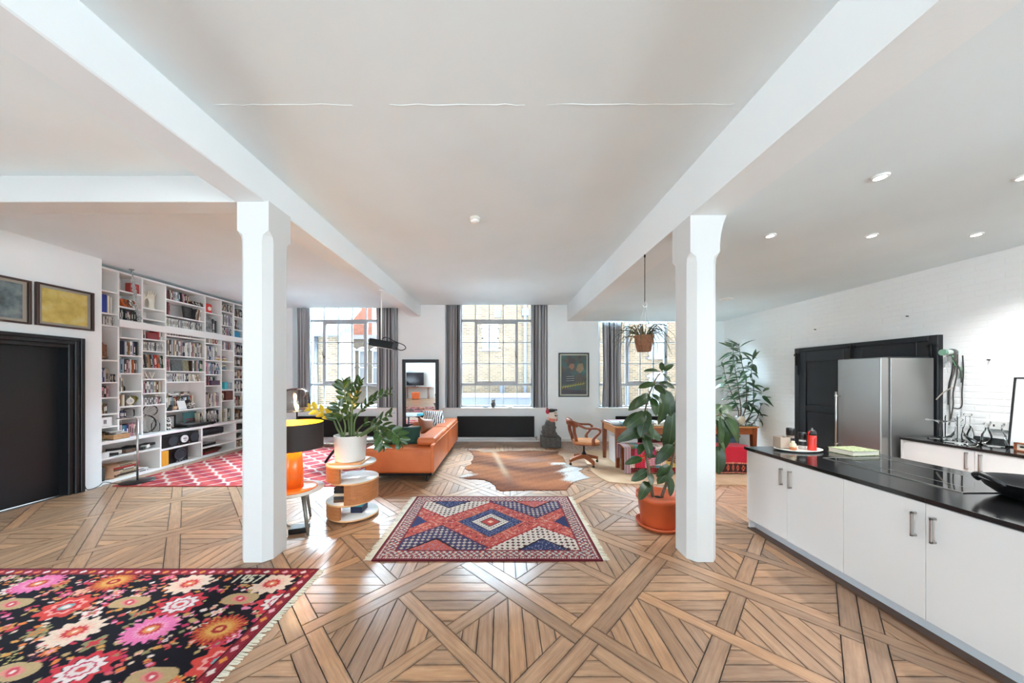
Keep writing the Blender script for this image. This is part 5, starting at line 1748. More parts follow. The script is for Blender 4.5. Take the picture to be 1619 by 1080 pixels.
def persian(x, y):
    hx, hy = x.max(), y.max()
    C_ = np.empty(x.shape + (3,)); C_[:] = srgb(186, 84, 74)
    r = NR.random(x.shape)
    blot = np.sin(x * 41 + 3 * np.sin(y * 23)) * np.sin(y * 37 + 2 * np.sin(x * 31))
    navy, white, maroon, dark = srgb(52, 58, 92), srgb(214, 200, 186), srgb(112, 34, 44), srgb(44, 30, 40)
    paint(C_, blot > 0.72, srgb(206, 140, 116)); paint(C_, blot < -0.78, srgb(120, 44, 50))
    paint(C_, (r > 0.955), srgb(60, 44, 60)); paint(C_, (r < 0.03), white)

    def lattice(bg, fg, s=0.052):
        a = (np.floor(x / s) + np.floor(y / s)) % 2
        fx, fy = (x / s) % 1 - 0.5, (y / s) % 1 - 0.5
        out = np.empty(x.shape + (3,)); out[:] = bg
        m = (np.abs(fx) + np.abs(fy)) < 0.36
        out[m] = fg
        out[(np.abs(fx) + np.abs(fy)) < 0.14] = srgb(170, 70, 70)
        out[(np.abs(np.abs(fx) - 0.5) < 0.09) & (np.abs(np.abs(fy) - 0.5) < 0.09)] = srgb(150, 60, 60)
        return out
    for sx in (-1, 1):
        for sy in (-1, 1):
            t = np.abs(x - sx * 0.52) / 0.60 + (0.60 - sy * y) / 0.52
            light = sx * sy < 0
            m = (t < 1)
            L = lattice(white if light else navy, dark if light else white * 0.8)
            C_[m] = (srgb(160, 48, 52) if light else srgb(70, 50, 80))
            m2 = t < 0.95
            C_[m2] = L[m2]
            C_[t < 0.47] = dark
            inner = t < 0.42
            C_[inner] = navy if light else srgb(184, 88, 74)
            C_[inner & (r > 0.9)] = srgb(150, 150, 170)
    for sx in (-1, 1):
        t = np.abs(y) / 0.14 + (0.83 - sx * x) / 0.13
        C_[t < 1] = navy
    t = np.abs(x) / 0.36 + np.abs(y) / 0.345
    C_[t < 1.06] = srgb(206, 128, 104); C_[t < 1.02] = maroon; C_[t < 0.97] = navy
    C_[(t < 0.97) & (np.abs(((t * 9) % 1) - 0.5) < 0.2) & (r > 0.55)] = srgb(128, 134, 168)
    C_[t < 0.62] = dark; C_[t < 0.58] = white
    C_[(t < 0.53) & (t > 0.36) & (np.sin(x * 120) * np.sin(y * 120) > 0.35)] = srgb(90, 50, 60)
    C_[t < 0.34] = dark; C_[t < 0.29] = srgb(176, 72, 66); C_[t < 0.10] = srgb(226, 180, 150)
    # borders
    d = np.minimum(hx - np.abs(x), hy - np.abs(y))
    along = np.where(hx - np.abs(x) < hy - np.abs(y), y, x)
    b = d < 0.165
    C_[b] = srgb(120, 46, 54)
    mb_ = (d > 0.055) & (d < 0.15)
    q = np.sin(along * 2 * PI / 0.055) * np.sin((d - 0.055) * 2 * PI / 0.06 + along * 9)
    C_[mb_] = srgb(64, 54, 78)
    C_[mb_ & (q > 0.25)] = white * 0.9
    C_[mb_ & (q < -0.45)] = srgb(176, 66, 66)
    C_[mb_ & (np.abs(q) < 0.06)] = srgb(190, 160, 140)
    C_[(d < 0.048) & (d > 0.03) & (((along / 0.022) % 1) < 0.55)] = srgb(224, 208, 196)
    C_[d < 0.012] = srgb(88, 26, 36)
    return C_ * (0.92 + 0.16 * NR.random(x.shape))[..., None]


def fringe(x, y0, y1, sgn, L, parent, seed, mat=None, z=0.004):
    r = random.Random(seed)
    mb = MB()
    y = y0
    while y < y1:
        l = L * r.uniform(0.75, 1.1)
        dy = r.uniform(-0.012, 0.012)
        w_ = 0.008
        a, b = x - sgn * 0.004, x + sgn * l
        vs = [(a, y, 0.002), (b, y + dy, 0.0005), (b, y + dy + w_, 0.0005), (a, y + w_, 0.002), (a, y, z + 0.004), (b, y + dy, 0.003), (b, y + dy + w_, 0.003), (a, y + w_, z + 0.004)]
        mb.add(vs, [(4, 5, 6, 7), (0, 1, 5, 4), (1, 2, 6, 5), (2, 3, 7, 6)])
        y += 0.0105
    o = mb.build('fringe', M('cream_fringe', S(222, 212, 192), 0.9, var=0.1), parent)
    o['kind'] = 'stuff'
    return o


pr = props(rug_mesh('persian_rug', -1.14, 0.88, 2.75, 4.23, 0.0085, persian, WOOL), 'coral and navy rug with a centre diamond and cream fringes', 'rug')
fringe(-1.14, 2.76, 4.22, -1, 0.075, pr, 1)
fringe(0.88, 2.76, 4.22, 1, 0.06, pr, 2)

FX0, FX1, FY0, FY1 = -4.5, -1.52, 1.0, 2.632
FCX, FCY = (FX0 + FX1) / 2, (FY0 + FY1) / 2


def floral(x, y):
    hx, hy = x.max(), y.max()
    C_ = np.empty(x.shape + (3,)); C_[:] = srgb(26, 22, 30)
    r = random.Random(8)
    pal = [(214, 96, 96), (232, 170, 150), (226, 200, 176), (206, 64, 72), (226, 128, 70), (230, 140, 170), (190, 160, 110), (198, 60, 100), (236, 214, 206), (214, 150, 80), (150, 140, 100)]

    def dia(cx, cy_, a, b, col):
        i0, i1 = np.searchsorted(x[0], [cx - a, cx + a]); j0, j1 = np.searchsorted(y[:, 0], [cy_ - b, cy_ + b])
        xs, ys = x[j0:j1, i0:i1], y[j0:j1, i0:i1]
        m = (np.abs(xs - cx) / a + np.abs(ys - cy_) / b) < 1
        C_[j0:j1, i0:i1][m] = srgb(*col)

    def flower(cx, cy_, R, n, cols, wob=0.2, ex=1.0):
        a = R * 1.3
        i0, i1 = np.searchsorted(x[0], [cx - a * ex, cx + a * ex]); j0, j1 = np.searchsorted(y[:, 0], [cy_ - a, cy_ + a])
        xs, ys = (x[j0:j1, i0:i1] - cx) / ex, y[j0:j1, i0:i1] - cy_
        rr = np.hypot(xs, ys) / R
        th = np.arctan2(ys, xs)
        for k, (lim, col) in enumerate(cols):
            m = rr < lim * (1 + wob * np.cos(n * th + k * 0.7) * (1 if k < 3 else 0.5))
            C_[j0:j1, i0:i1][m] = srgb(*col)
    for _ in range(1900):
        dia(r.uniform(-hx, hx), r.uniform(-hy, hy), r.uniform(0.010, 0.030), r.uniform(0.009, 0.021), r.choice(pal))
    # stems
    for _ in range(46):
        cx, cy_ = r.uniform(-hx, hx), r.uniform(-hy, hy)
        col = r.choice([(150, 140, 96), (190, 110, 120), (206, 190, 120), (110, 60, 90)])
        for k in range(12):
            dia(cx + 0.012 * k, cy_ + 0.02 * (abs((k % 6) - 3)), 0.008, 0.008, col)
    for _ in range(120):
        c1, c2 = r.choice(pal), r.choice(pal)
        flower(r.uniform(-hx, hx), r.uniform(-hy, hy), r.uniform(0.028, 0.05), r.choice([4, 6, 8]), [(1, c1), (0.55, c2), (0.25, r.choice(pal))], 0.32)
    big = [(285, 958, 'c'), (105, 962, 'r'), (238, 998, 'p'), (118, 1002, 'w'), (347, 997, 'o'), (128, 1062, 'c'), (440, 954, 'c'), (205, 955, 't'), (380, 949, 't'), (20, 1066, 't'), (240, 1074, 't'), (18, 958, 't'), (348, 1048, 'r'),
           (60, 925, 'p'), (180, 922, 'o'), (430, 925, 'w'), (300, 925, 'w')]
    sets = {'c': [(1.0, (206, 60, 70)), (0.72, (40, 34, 44)), (0.68, (232, 212, 206)), (0.45, (196, 60, 90)), (0.36, (226, 206, 200)), (0.16, (206, 80, 80))],
            'r': [(1.0, (214, 74, 66)), (0.66, (236, 160, 150)), (0.5, (206, 50, 60)), (0.3, (120, 170, 170)), (0.18, (236, 214, 206))],
            'p': [(1.0, (232, 120, 166)), (0.6, (236, 150, 180)), (0.42, (200, 60, 70)), (0.28, (222, 140, 80)), (0.14, (236, 214, 206))],
            'w': [(1.0, (234, 204, 182)), (0.62, (236, 188, 168)), (0.42, (206, 66, 70)), (0.25, (224, 130, 90)), (0.1, (240, 220, 200))],
            'o': [(1.0, (178, 60, 50)), (0.78, (206, 120, 66)), (0.52, (222, 166, 90)), (0.3, (170, 50, 50)), (0.14, (230, 170, 110))],
            't': [(1.0, (190, 160, 118)), (0.5, (222, 140, 130)), (0.34, (206, 80, 90)), (0.14, (236, 214, 206))]}
    for px, py, k in big:
        gx, gy = G(px, py)
        flower(gx - FCX, gy - FCY, 0.112 if k != 't' else 0.078, {'c': 10, 'r': 8, 'p': 18, 'w': 12, 'o': 22, 't': 2}[k], sets[k], 0.13 if k != 't' else 0.28, 1.25)
    for i in range(5):
        for j in range(3):
            k = 'crwpot'[(i + 2 * j) % 6]
            flower(-1.25 + 0.3 * i, -0.62 + 0.34 * j, 0.11, {'c': 10, 'r': 8, 'p': 18, 'w': 12, 'o': 22, 't': 2}[k], sets[k], 0.15, 1.2) if -0.62 + 0.34 * j < -0.2 else None
    # woven figures 1957 in the corner

    def line(p, q):
        for k in range(30):
            t = k / 29
            dia(p[0] + (q[0] - p[0]) * t, p[1] + (q[1] - p[1]) * t, 0.0095, 0.0095, (214, 204, 180))
    gx, gy = G(374, 915)
    bx, by = gx - FCX, 0.628
    segs = {'1': [((0.5, 0), (0.5, 1))], '9': [((0.9, 0), (0.9, 1)), ((0.9, 1), (0.2, 1)), ((0.2, 1), (0.2, 0.5)), ((0.2, 0.5), (0.9, 0.5))],
            '5': [((0.1, 0), (0.8, 0)), ((0.8, 0), (0.8, 0.5)), ((0.8, 0.5), (0.1, 0.55)), ((0.1, 0.55), (0.1, 1)), ((0.1, 1), (0.85, 1))], '7': [((0.1, 1), (0.9, 1)), ((0.9, 1), (0.4, 0))]}
    i0, i1 = np.searchsorted(x[0], [bx - 0.02, bx + 0.24]); j0, j1 = np.searchsorted(y[:, 0], [by - 0.01, by + 0.11])
    C_[j0:j1, i0:i1] = srgb(26, 22, 30)
    for n, ch in enumerate('1957'):
        for p, q in segs[ch]:
            line((bx + n * 0.056 + p[0] * 0.042, by + 0.01 + p[1] * 0.085), (bx + n * 0.056 + q[0] * 0.042, by + 0.01 + q[1] * 0.085))
    d = np.minimum(hx - np.abs(x), hy - np.abs(y))
    along = np.where(hx - np.abs(x) < hy - np.abs(y), y, x)
    b = d < 0.085
    C_[b] = srgb(146, 42, 54)
    C_[(d < 0.085) & (d > 0.078)] = srgb(80, 22, 34)
    C_[(d < 0.02) & (d > 0.013)] = srgb(90, 26, 38)
    u = (along / 0.075) % 1 - 0.5
    k = np.floor(along / 0.075).astype(int) % 4
    m = (np.abs(u) / 0.34 + np.abs(d - 0.049) / 0.022) < 1
    for q, col in enumerate(((236, 170, 176), (226, 120, 100), (236, 214, 206), (224, 140, 70))):
        C_[m & (k == q)] = srgb(*col)
    C_[d < 0.006] = srgb(70, 20, 30)
    return C_ * (0.9 + 0.2 * NR.random(x.shape))[..., None]


fr_ = props(rug_mesh('floral_rug', FX0, FX1, FY0, FY1, 0.006, floral, WOOL, 0.012), 'black ground rug with large pink and red flowers and a red border', 'rug')
fringe(FX1, FY0 + 0.01, FY1 - 0.005, 1, 0.05, fr_, 3)


def trellis(x, y):
    C_ = np.empty(x.shape + (3,)); C_[:] = srgb(166, 56, 58)
    st = np.sin(y * 60 + 4 * np.sin(x * 9)) * 0.5 + np.sin(x * 13 + y * 21) * 0.5
    C_[st > 0.35] = srgb(184, 82, 76); C_[st < -0.4] = srgb(134, 42, 60)
    P_, Q = 0.44, 0.36
    s = np.sin(2 * PI * x / P_)
    a = y / Q + 0.25 * s
    b = y / Q - 0.25 * s
    da = np.abs((a % 1) - 0.5); db = np.abs(((b + 0.5) % 1) - 0.5)
    m = (da < 0.062) | (db < 0.062)
    C_[m] = srgb(200, 180, 168)
    hx, hy = x.max(), y.max()
    d = np.minimum(hx - np.abs(x), hy - np.abs(y))
    C_[d < 0.03] = srgb(196, 74, 72)
    return C_ * (0.92 + 0.16 * NR.random(x.shape))[..., None]


props(rug_mesh('trellis_rug', -5.72, -2.45, 4.64, 7.3, 0.016, trellis, WOOL, 0.010), 'coral red rug with cream wavy trellis in front of the bookcase', 'rug')


def inside(px, py, poly):
    r = np.zeros(px.shape, bool)
    n = len(poly)
    for i in range(n):
        x1, y1 = poly[i]; x2, y2 = poly[(i + 1) % n]
        c = ((y1 > py) != (y2 > py)) & (px < (x2 - x1) * (py - y1) / (y2 - y1 + 1e-12) + x1)
        r ^= c
    return r


hp = [(125, 150), (180, 140), (250, 165), (330, 190), (480, 178), (640, 168), (745, 172), (850, 165), (1000, 168), (1120, 178), (1215, 170), (1190, 205), (1250, 240), (1285, 300), (1300, 330), (1370, 345), (1500, 385), (1440, 410),
      (1500, 450), (1575, 490), (1500, 505), (1430, 518), (1370, 545), (1330, 590), (1295, 632), (1100, 636), (900, 632), (700, 636), (520, 640), (480, 620), (450, 575), (410, 545), (330, 512), (240, 500), (120, 500), (35, 476), (110, 450), (210, 415), (150, 400), (100, 375), (130, 345),
      (190, 320), (180, 290), (215, 250), (190, 200)]
hide_poly = [G(720 + a / 7.36, 690 + b / 7.36) for a, b in hp]
# soften the outline into a ragged hair edge
res = 0.014
xs0, xs1 = min(p[0] for p in hide_poly) - 0.02, max(p[0] for p in hide_poly) + 0.02
ys0, ys1 = min(p[1] for p in hide_poly) - 0.02, max(p[1] for p in hide_poly) + 0.02
nx, ny = int((xs1 - xs0) / res), int((ys1 - ys0) / res)
X, Y = np.meshgrid(np.linspace(xs0, xs1, nx + 1), np.linspace(ys0, ys1, ny + 1))
ins = inside(X + NR.normal(0, 0.008, X.shape), Y + NR.normal(0, 0.012, X.shape), hide_poly)
for _ in range(1):
    nb_ = ins[:-2, 1:-1].astype(int) + ins[2:, 1:-1] + ins[1:-1, :-2] + ins[1:-1, 2:]
    ins[1:-1, 1:-1] = (ins[1:-1, 1:-1] & (nb_ >= 1)) | (nb_ >= 3)
cx, cy_ = 0.05, (ys0 + ys1) / 2
n1 = np.sin(Y * 5 + 2 * np.sin(X * 2.2) + 1) + np.sin(Y * 13 + 3 * np.sin(X * 3)) * 0.5 + np.sin(Y * 29 - X * 17) * 0.25 + NR.normal(0, 0.25, X.shape)
v = (Y - ys0) / (ys1 - ys0)
base = np.empty(X.shape + (3,)); base[:] = srgb(168, 112, 74)
w_ = np.clip(0.5 + n1 * 0.32, 0, 1)[..., None]
base = srgb(80, 42, 24) * (1 - w_) + srgb(154, 96, 56) * w_
g = np.clip((0.45 - v) / 0.45, 0, 1)[..., None]
base = base * (1 - 0.55 * g) + (srgb(150, 88, 58) * (0.7 + 0.6 * w_)) * 0.55 * g
for (a, b, rx, ry) in ((-0.9, 0.80, 0.45, 0.10), (0.55, 0.62, 0.5, 0.08), (0.3, 0.93, 0.5, 0.05)):
    m = np.clip(1.2 - np.hypot((X - a) / rx, (v - b) / ry), 0, 1)[..., None]
    base = base * (1 - 0.6 * m) + srgb(96, 84, 84) * 0.6 * m
spx = 0.05 - 0.30 * (v - 0.3) + 0.12 * (0.35 - v)
sp_m = np.exp(-((X - spx) / 0.055) ** 2) * np.clip((v - 0.12) * 5, 0, 1) * (v < 0.95)
base = base * (1 - 0.55 * sp_m[..., None]) + srgb(176, 150, 124) * 0.55 * sp_m[..., None]
dk = np.exp(-((X - spx) / 0.10) ** 2) * np.clip(1 - np.abs(v - 0.16) * 6, 0, 1)
base = base * (1 - 0.5 * dk[..., None]) + srgb(90, 62, 58) * 0.5 * dk[..., None]
edge_l = np.clip(((spx - X) + 0.10 * n1 - (0.66 + 0.12 * np.sin(v * 18))) * 9, 0, 1) * (v > 0.16) * (v < 0.62)
edge_r = np.clip(((X - spx) + 0.12 * n1 - (0.92 + 0.10 * np.sin(v * 15))) * 9, 0, 1) * (v > 0.06) * (v < 0.55)
tp = np.clip((v - 0.90) * 20, 0, 1) * (np.sin(X * 8) > 0.3)
wt = np.clip(np.clip(edge_l + edge_r, 0, 1) * np.clip(1.3 + 0.5 * n1, 0, 1) + tp * 0.7, 0, 1)[..., None]
base = base * (1 - wt) + srgb(184, 178, 172) * wt
base *= (0.88 + 0.24 * NR.random(X.shape))[..., None]
idx = np.arange(X.size).reshape(X.shape)
q = np.stack([idx[:-1, :-1], idx[:-1, 1:], idx[1:, 1:], idx[1:, :-1]], -1).reshape(-1, 4)
keep = ins.ravel()[q].all(1)
q = q[keep]
used = np.unique(q)
remap = -np.ones(X.size, int); remap[used] = np.arange(len(used))
V = np.stack([X.ravel()[used] - cx, Y.ravel()[used] - cy_, np.full(len(used), 0.006) + 0.0015 * np.sin(X.ravel()[used] * 6) * np.sin(Y.ravel()[used] * 5)], -1)
HAIR = vcol_mat('cowhide_hair', 0.8, 0.35, 260.0, 0.04, mottled=0.2)
hd = props(grid_object('cowhide', V, remap[q], base.reshape(-1, 3)[used], HAIR, (cx, cy_, 0)), 'brown brindled cowhide with white legs and pale spine stripe', 'hide rug')
md = hd.modifiers.new('thick', 'SOLIDIFY'); md.thickness = 0.0045; md.offset = -1

JUTE = NT('jute_weave')
_v = JUTE.coord('Object')
_w = JUTE.n('ShaderNodeTexWave', {'Vector': _v, 'Scale': 40.0, 'Distortion': 1.5, 'Detail': 2.0})
_n = JUTE.noise(_v, 3.0, 5)
JUTE.i(JUTE.b, 'Base Color', JUTE.mix(0.4, JUTE.ramp(_n, [(0.3, S(186, 148, 112)), (0.7, S(222, 192, 158))]), JUTE.ramp(_w.outputs[0], [(0, S(160, 122, 88)), (1, S(232, 206, 176))])))
JUTE.b.inputs['Roughness'].default_value = 0.95
JUTE.bump(_w.outputs[0], 0.4, 0.004)
jp = [G(a, b) for a, b in ((963, 763), (950, 757), (938, 748), (930, 738), (924, 727), (922, 718))]
jy = jp[-1][1]
poly = jp[::-1]
poly = [(jp[-1][0] + 0.1, 6.9)] + poly + [(1.9, 4.745), (2.6, 4.70), (4.7, 4.70), (4.75, 6.9)]
poly = poly[::-1] if sum(poly[i][0] * poly[(i + 1) % len(poly)][1] - poly[(i + 1) % len(poly)][0] * poly[i][1] for i in range(len(poly))) < 0 else poly
mbj = MB().prism(poly, 0.001, 0.010)
mbj.build('jute_rug', JUTE.m, None, label='pale jute rug with a rounded corner under the wooden desk', cat='rug')

# ================================================================== SOFA AND CUSHIONS
def leather(name, c1, c2):
    t = NT(name)
    v = t.coord('Object')
    f = t.noise(v, 3.5, 5)
    t.i(t.b, 'Base Color', t.ramp(f, [(0.3, c1), (0.7, c2)]))
    t.b.inputs['Roughness'].default_value = 0.34
    t.b.inputs['Specular IOR Level'].default_value = 0.55
    t.bump(t.noise(v, 90, 3), 0.12, 0.004)
    t.m
    return t.m


LEA = leather('cognac_leather', S(186, 92, 46), S(206, 112, 62))
sx0, sx1, sy0, sy1 = -2.10, -1.045, 4.79, 7.45
so = thing('sofa', 'cognac orange leather sofa with low back seen from its open end', 'sofa', ((sx0 + sx1) / 2, (sy0 + sy1) / 2, 0.012))
MB().box(sx0 + 0.05, sx1 - 0.03, sy0 + 0.04, sy1 - 0.04, 0.10, 0.135).build('base_frame', BLACK_METAL, so)
for x in (sx0 + 0.16, sx1 - 0.11):
    for y in (sy0 + 0.08, (sy0 + sy1) / 2, sy1 - 0.1):
        MB().box(x - 0.012, x + 0.012, y - 0.03, y + 0.03, 0.012, 0.10).build('leg', BLACK_METAL, so)
ym = 6.10
for a, b in ((sy0, ym), (ym + 0.004, sy1 - 0.26)):
    MB().box(sx0, sx1 - 0.02, a, b, 0.135, 0.525).build('seat_cushion', LEA, so, bevel=0.055, seg=5)
# back: a slab with a rolled cushion on top, split in two by a seam
for a, b in ((sy0 + 0.16, ym), (ym + 0.004, sy1)):
    MB().box(sx1 - 0.30, sx1, a, b, 0.53, 0.655).build('back_cushion', LEA, so, bevel=0.05, seg=5)
    MB().box(sx1 - 0.055, sx1 + 0.004, a - (0.14 if a < 5.5 else 0), b, 0.14, 0.575).build('back_panel', LEA, so, bevel=0.02, seg=3)
    MB().tube([(sx1 + 0.005, a + 0.02, 0.575), (sx1 + 0.005, b - 0.02, 0.575)], 0.005, 6).build('piping', M('leather_piping', S(222, 150, 104), 0.4), so)
MB().box(sx0 + 0.05, sx1 - 0.30, sy1 - 0.25, sy1, 0.14, 0.585).build('armrest', LEA, so, bevel=0.05, seg=5)


def cushion(name, c, w, h, t, rot, mat, label, back=None, **kw):
    R = Euler(rot).to_matrix()
    mb = pillow_mb(c, w, h, t, R)
    o = mb.build(name, [mat] + ([back] if back else []), None, label=label, cat='cushion', group='cushions on the leather sofa')
    if back:
        n = len(o.data.polygons) // 2
        o.data.polygons.foreach_set('material_index', [0] * n + [1] * n)
    return o


VELVET = M('bottle_green_velvet', S(10, 52, 38), 0.8, var=0.2, vs=9, sheen=0.15)
PINK = M('salmon_cotton', S(206, 110, 104), 0.85, var=0.1)
cushion('cushion', (-1.62, 5.16, 0.655), 0.58, 0.30, 0.16, (-0.32, 0, 0.12), VELVET, 'bottle green velvet cushion with salmon edge on the near seat', PINK)
cushion('cushion', (-2.0, 5.62, 0.62), 0.36, 0.26, 0.14, (-0.7, 0, 0.1), M('aubergine_velvet', S(58, 32, 40), 0.8, sheen=0.5), 'dark aubergine cushion half hidden by plant leaves')
cushion('cushion', (-1.46, 6.1, 0.665), 0.34, 0.32, 0.13, (-0.5, 0.15, 0.9), M('tan_brown_leather_cushion', S(130, 74, 38), 0.4, var=0.15), 'tan brown leather cushion leaning on the sofa back')


def patterned():
    t = NT('ikat_cushion_cloth')
    v = t.coord('Object')
    mp = t.n('ShaderNodeMapping', {'Vector': v, 'Scale': (4, 4, 14)}).outputs[0]
    f = t.noise(mp, 3.0, 3)
    w = t.n('ShaderNodeTexWave', {'Vector': v, 'Scale': 9.0, 'Distortion': 5.0, 'Detail': 2.0}).outputs[0]
    t.i(t.b, 'Base Color', t.mix(t.ramp(w, [(0.60, (0, 0, 0, 1)), (0.64, (1, 1, 1, 1))], 'LINEAR'), t.ramp(f, [(0.45, S(226, 222, 214)), (0.62, S(196, 208, 216))]), S(44, 46, 52)))
    t.b.inputs['Roughness'].default_value = 0.9
    return t.m


cushion('cushion', (-1.40, 6.55, 0.72), 0.50, 0.42, 0.15, (-0.45, 0.1, 0.85), patterned(), 'white cushion with black and blue ikat marks')
cushion('cushion', (-1.52, 7.0, 0.70), 0.42, 0.40, 0.14, (-0.35, 0.1, 0.5), M('pale_salmon_cotton', S(216, 150, 130), 0.85, var=0.1), 'plain pale salmon cushion at the far arm of the sofa')

# ================================================================== COFFEE TABLE
ct = thing('coffee_table', 'oval glass coffee table on a black curved base beside the sofa', 'coffee table', (-2.86, 6.0, 0.012))
n = 40
ov = [(-2.86 + 0.64 * math.cos(2 * PI * k / n) * (1 + 0.08 * math.cos(2 * PI * k / n)), 6.02 + 0.42 * math.sin(2 * PI * k / n)) for k in range(n)]
TOPG = glass_mat('blue_tinted_glass', (0.80, 0.88, 0.92, 1), 0.72)
MB().prism(ov, 0.395, 0.409, sm=False).build('glass_top', TOPG, ct, bevel=0.004, seg=1)
MB().tube(catmull([(-3.3, 5.9, 0.02), (-3.05, 5.86, 0.3), (-2.75, 5.95, 0.38), (-2.4, 6.2, 0.365)], 6), 0.026, 10).build('base_arm', BLACK, ct)
MB().tube(catmull([(-2.45, 5.78, 0.02), (-2.6, 5.9, 0.3), (-2.85, 6.1, 0.38), (-3.2, 6.25, 0.365)], 6), 0.026, 10).build('base_arm', BLACK, ct)
MB().cyl((-2.82, 6.28, 0.013), (-2.82, 6.2, 0.39), 0.026, n=12).build('leg', BLACK, ct)
tb = thing('turquoise_book', 'turquoise book lying on the glass coffee table', 'book', (-2.45, 6.1, 0.41))
MB().obox((-2.45, 6.05, 0.424), (0.26, 0.19, 0.026), (0, 0, 0.2)).build('cover', M('book_turquoise', (0, 0, 0, 1)), tb)
MB().obox((-2.46, 6.04, 0.424), (0.25, 0.2, 0.02), (0, 0, 0.2)).build('page_block', PAGES, tb)

# ================================================================== TABLE LAMP ON ITS ROUND TABLE
lx, ly = -2.215, 3.36
rt = thing('round_table', 'small round pale table on splayed grey legs behind the column', 'side table', (lx, ly, 0))
MB().lathe([(0.0, 0.0), (0.262, 0.0), (0.285, 0.012), (0.288, 0.02), (0.0, 0.02)], (lx, ly, 0.40), 48).build('table_top', M('pale_table_top', S(214, 218, 214), 0.25, coat=0.4), rt)
for a in (-0.55, -0.55 + 2 * PI / 3, -0.55 + 4 * PI / 3):
    c, s = math.cos(a), math.sin(a)
    MB().tube([(lx + 0.19 * c, ly + 0.19 * s, 0.398), (lx + 0.285 * c, ly + 0.285 * s, 0.002)], [0.021, 0.013], 10).build('leg', M('grey_metal_leg', S(132, 128, 120), 0.4, 0.5), rt)
tl = thing('table_lamp', 'orange lamp with a wide black drum shade lined in gold', 'lamp', (lx, ly, 0.42))
ORANGE = M('glossy_orange', S(228, 116, 36), 0.25, coat=0.5)
MB().lathe([(0.0, 0.0), (0.215, 0.0), (0.222, 0.006), (0.215, 0.014), (0.09, 0.02), (0.0, 0.02)], (lx, ly, 0.421), 40).build('base', ORANGE, tl)
MB().lathe([(0.0, 0.0), (0.092, 0.0), (0.086, 0.2), (0.076, 0.40), (0.0, 0.41)], (lx, ly, 0.44), 32).build('body', ORANGE, tl)
GOLD = M('gold_shade_lining', S(250, 190, 40), 0.5)
MB().shell([(0.277, 0.0), (0.277, 0.268)], (lx, ly, 0.855), 48).build('shade', M('black_brown_shade', S(50, 42, 40), 0.7, bump=0.2, bs=200), tl)
MB().shell([(0.275, 0.266), (0.275, 0.002)], (lx, ly, 0.855), 48).build('shade_lining', GOLD, tl)
MB().cyl((lx, ly, 0.85), (lx, ly, 0.93), 0.022, n=12).build('lamp_holder', BLACK, tl)
MB().ball((lx, ly, 0.975), 0.045, 16, 10).build('bulb', M('warm_bulb_glow', (1.0, 0.72, 0.32, 1), emit=7), tl)
d = bpy.data.lights.new('lamp_light', 'POINT'); d.energy = 9; d.color = (1, 0.68, 0.3); d.shadow_soft_size = 0.05
o = bpy.data.objects.new('lamp_light', d); COL.objects.link(o); o.parent = tl; o.location = (0, 0, 0.62)

sl = thing('glass_lamp', 'smoked glass dome lamp glowing on a thin black stem', 'lamp', (-3.60, 5.5, 0.012))
gx, gy = -3.60, 5.5
MB().lathe([(0.0, 0.0), (0.14, 0.0), (0.14, 0.012), (0.02, 0.02), (0.0, 0.02)], (gx, gy, 0.012), 28).build('foot', BLACK, sl)
MB().cyl((gx + 0.03, gy, 0.03), (gx + 0.03, gy, 1.03), 0.012, n=10).build('stem', BLACK, sl)
MB().shell([(0.21, 0.0), (0.235, 0.04), (0.225, 0.2), (0.205, 0.32), (0.15, 0.375), (0.05, 0.395), (0.001, 0.397)], (gx, gy, 1.02), 36).build('glass_dome', glass_mat('smoked_glass', (0.66, 0.62, 0.59, 1), 0.92), sl)
MB().cyl((gx, gy, 1.012), (gx, gy, 1.022), 0.2, n=28).build('dome_plate', BLACK, sl)
MB().lathe([(0.0, 0.0), (0.018, 0.0), (0.03, 0.05), (0.02, 0.1), (0.0, 0.12)], (gx + 0.03, gy, 1.03), 14).build('bulb', M('warm_bulb_glow2', (1.0, 0.78, 0.36, 1), emit=9), sl)
MB().tube(catmull([(gx + 0.1, gy - 0.1, 1.40), (gx + 0.22, gy - 0.12, 1.41), (gx + 0.25, gy - 0.12, 1.33), (gx + 0.21, gy - 0.1, 1.26)], 5), 0.008, 8).build('handle', CHROME, sl)
d = bpy.data.lights.new('lamp_light', 'POINT'); d.energy = 4; d.color = (1, 0.75, 0.4); d.shadow_soft_size = 0.03
o = bpy.data.objects.new('lamp_light', d); COL.objects.link(o); o.parent = sl; o.location = (0, 0, 1.12)
bxk = thing('adapter_box', 'flat black box on the floor behind the library column', 'box', (-2.10, 3.27, 0))
MB().obox((-2.11, 3.29, 0.03), (0.17, 0.13, 0.055), (0, 0, 0.3)).build('case', BLACK, bxk, bevel=0.008, seg=2)
MB().tube(catmull([(-2.16, 3.33, 0.03), (-2.3, 3.4, 0.006), (-2.5, 3.6, 0.006), (-2.7, 3.7, 0.006)], 5), 0.005, 6).build('lead', BLACK, bxk)

# ================================================================== STACKED PLYWOOD SIDE TABLE
tx, ty = -1.745, 3.70
st = thing('plywood_table', 'tiered plywood side table of offset round shelves with curved walls', 'side table', (tx, ty, 0))
RD = 0.268


def disc(z, dx, name='shelf_disc'):
    MB().lathe([(0.0, 0.0), (RD, 0.0), (RD, 0.018), (0.0, 0.018)], (tx + dx, ty, z), 48).build(name, PLY, st, bevel=0.003, seg=1)
    MB().lathe([(0.0, 0.0), (RD - 0.006, 0.0), (RD - 0.006, 0.0012), (0.0, 0.0012)], (tx + dx, ty, z + 0.018), 48).build('shelf_facing', M('white_laminate', S(226, 226, 222), 0.2, coat=0.3), st)


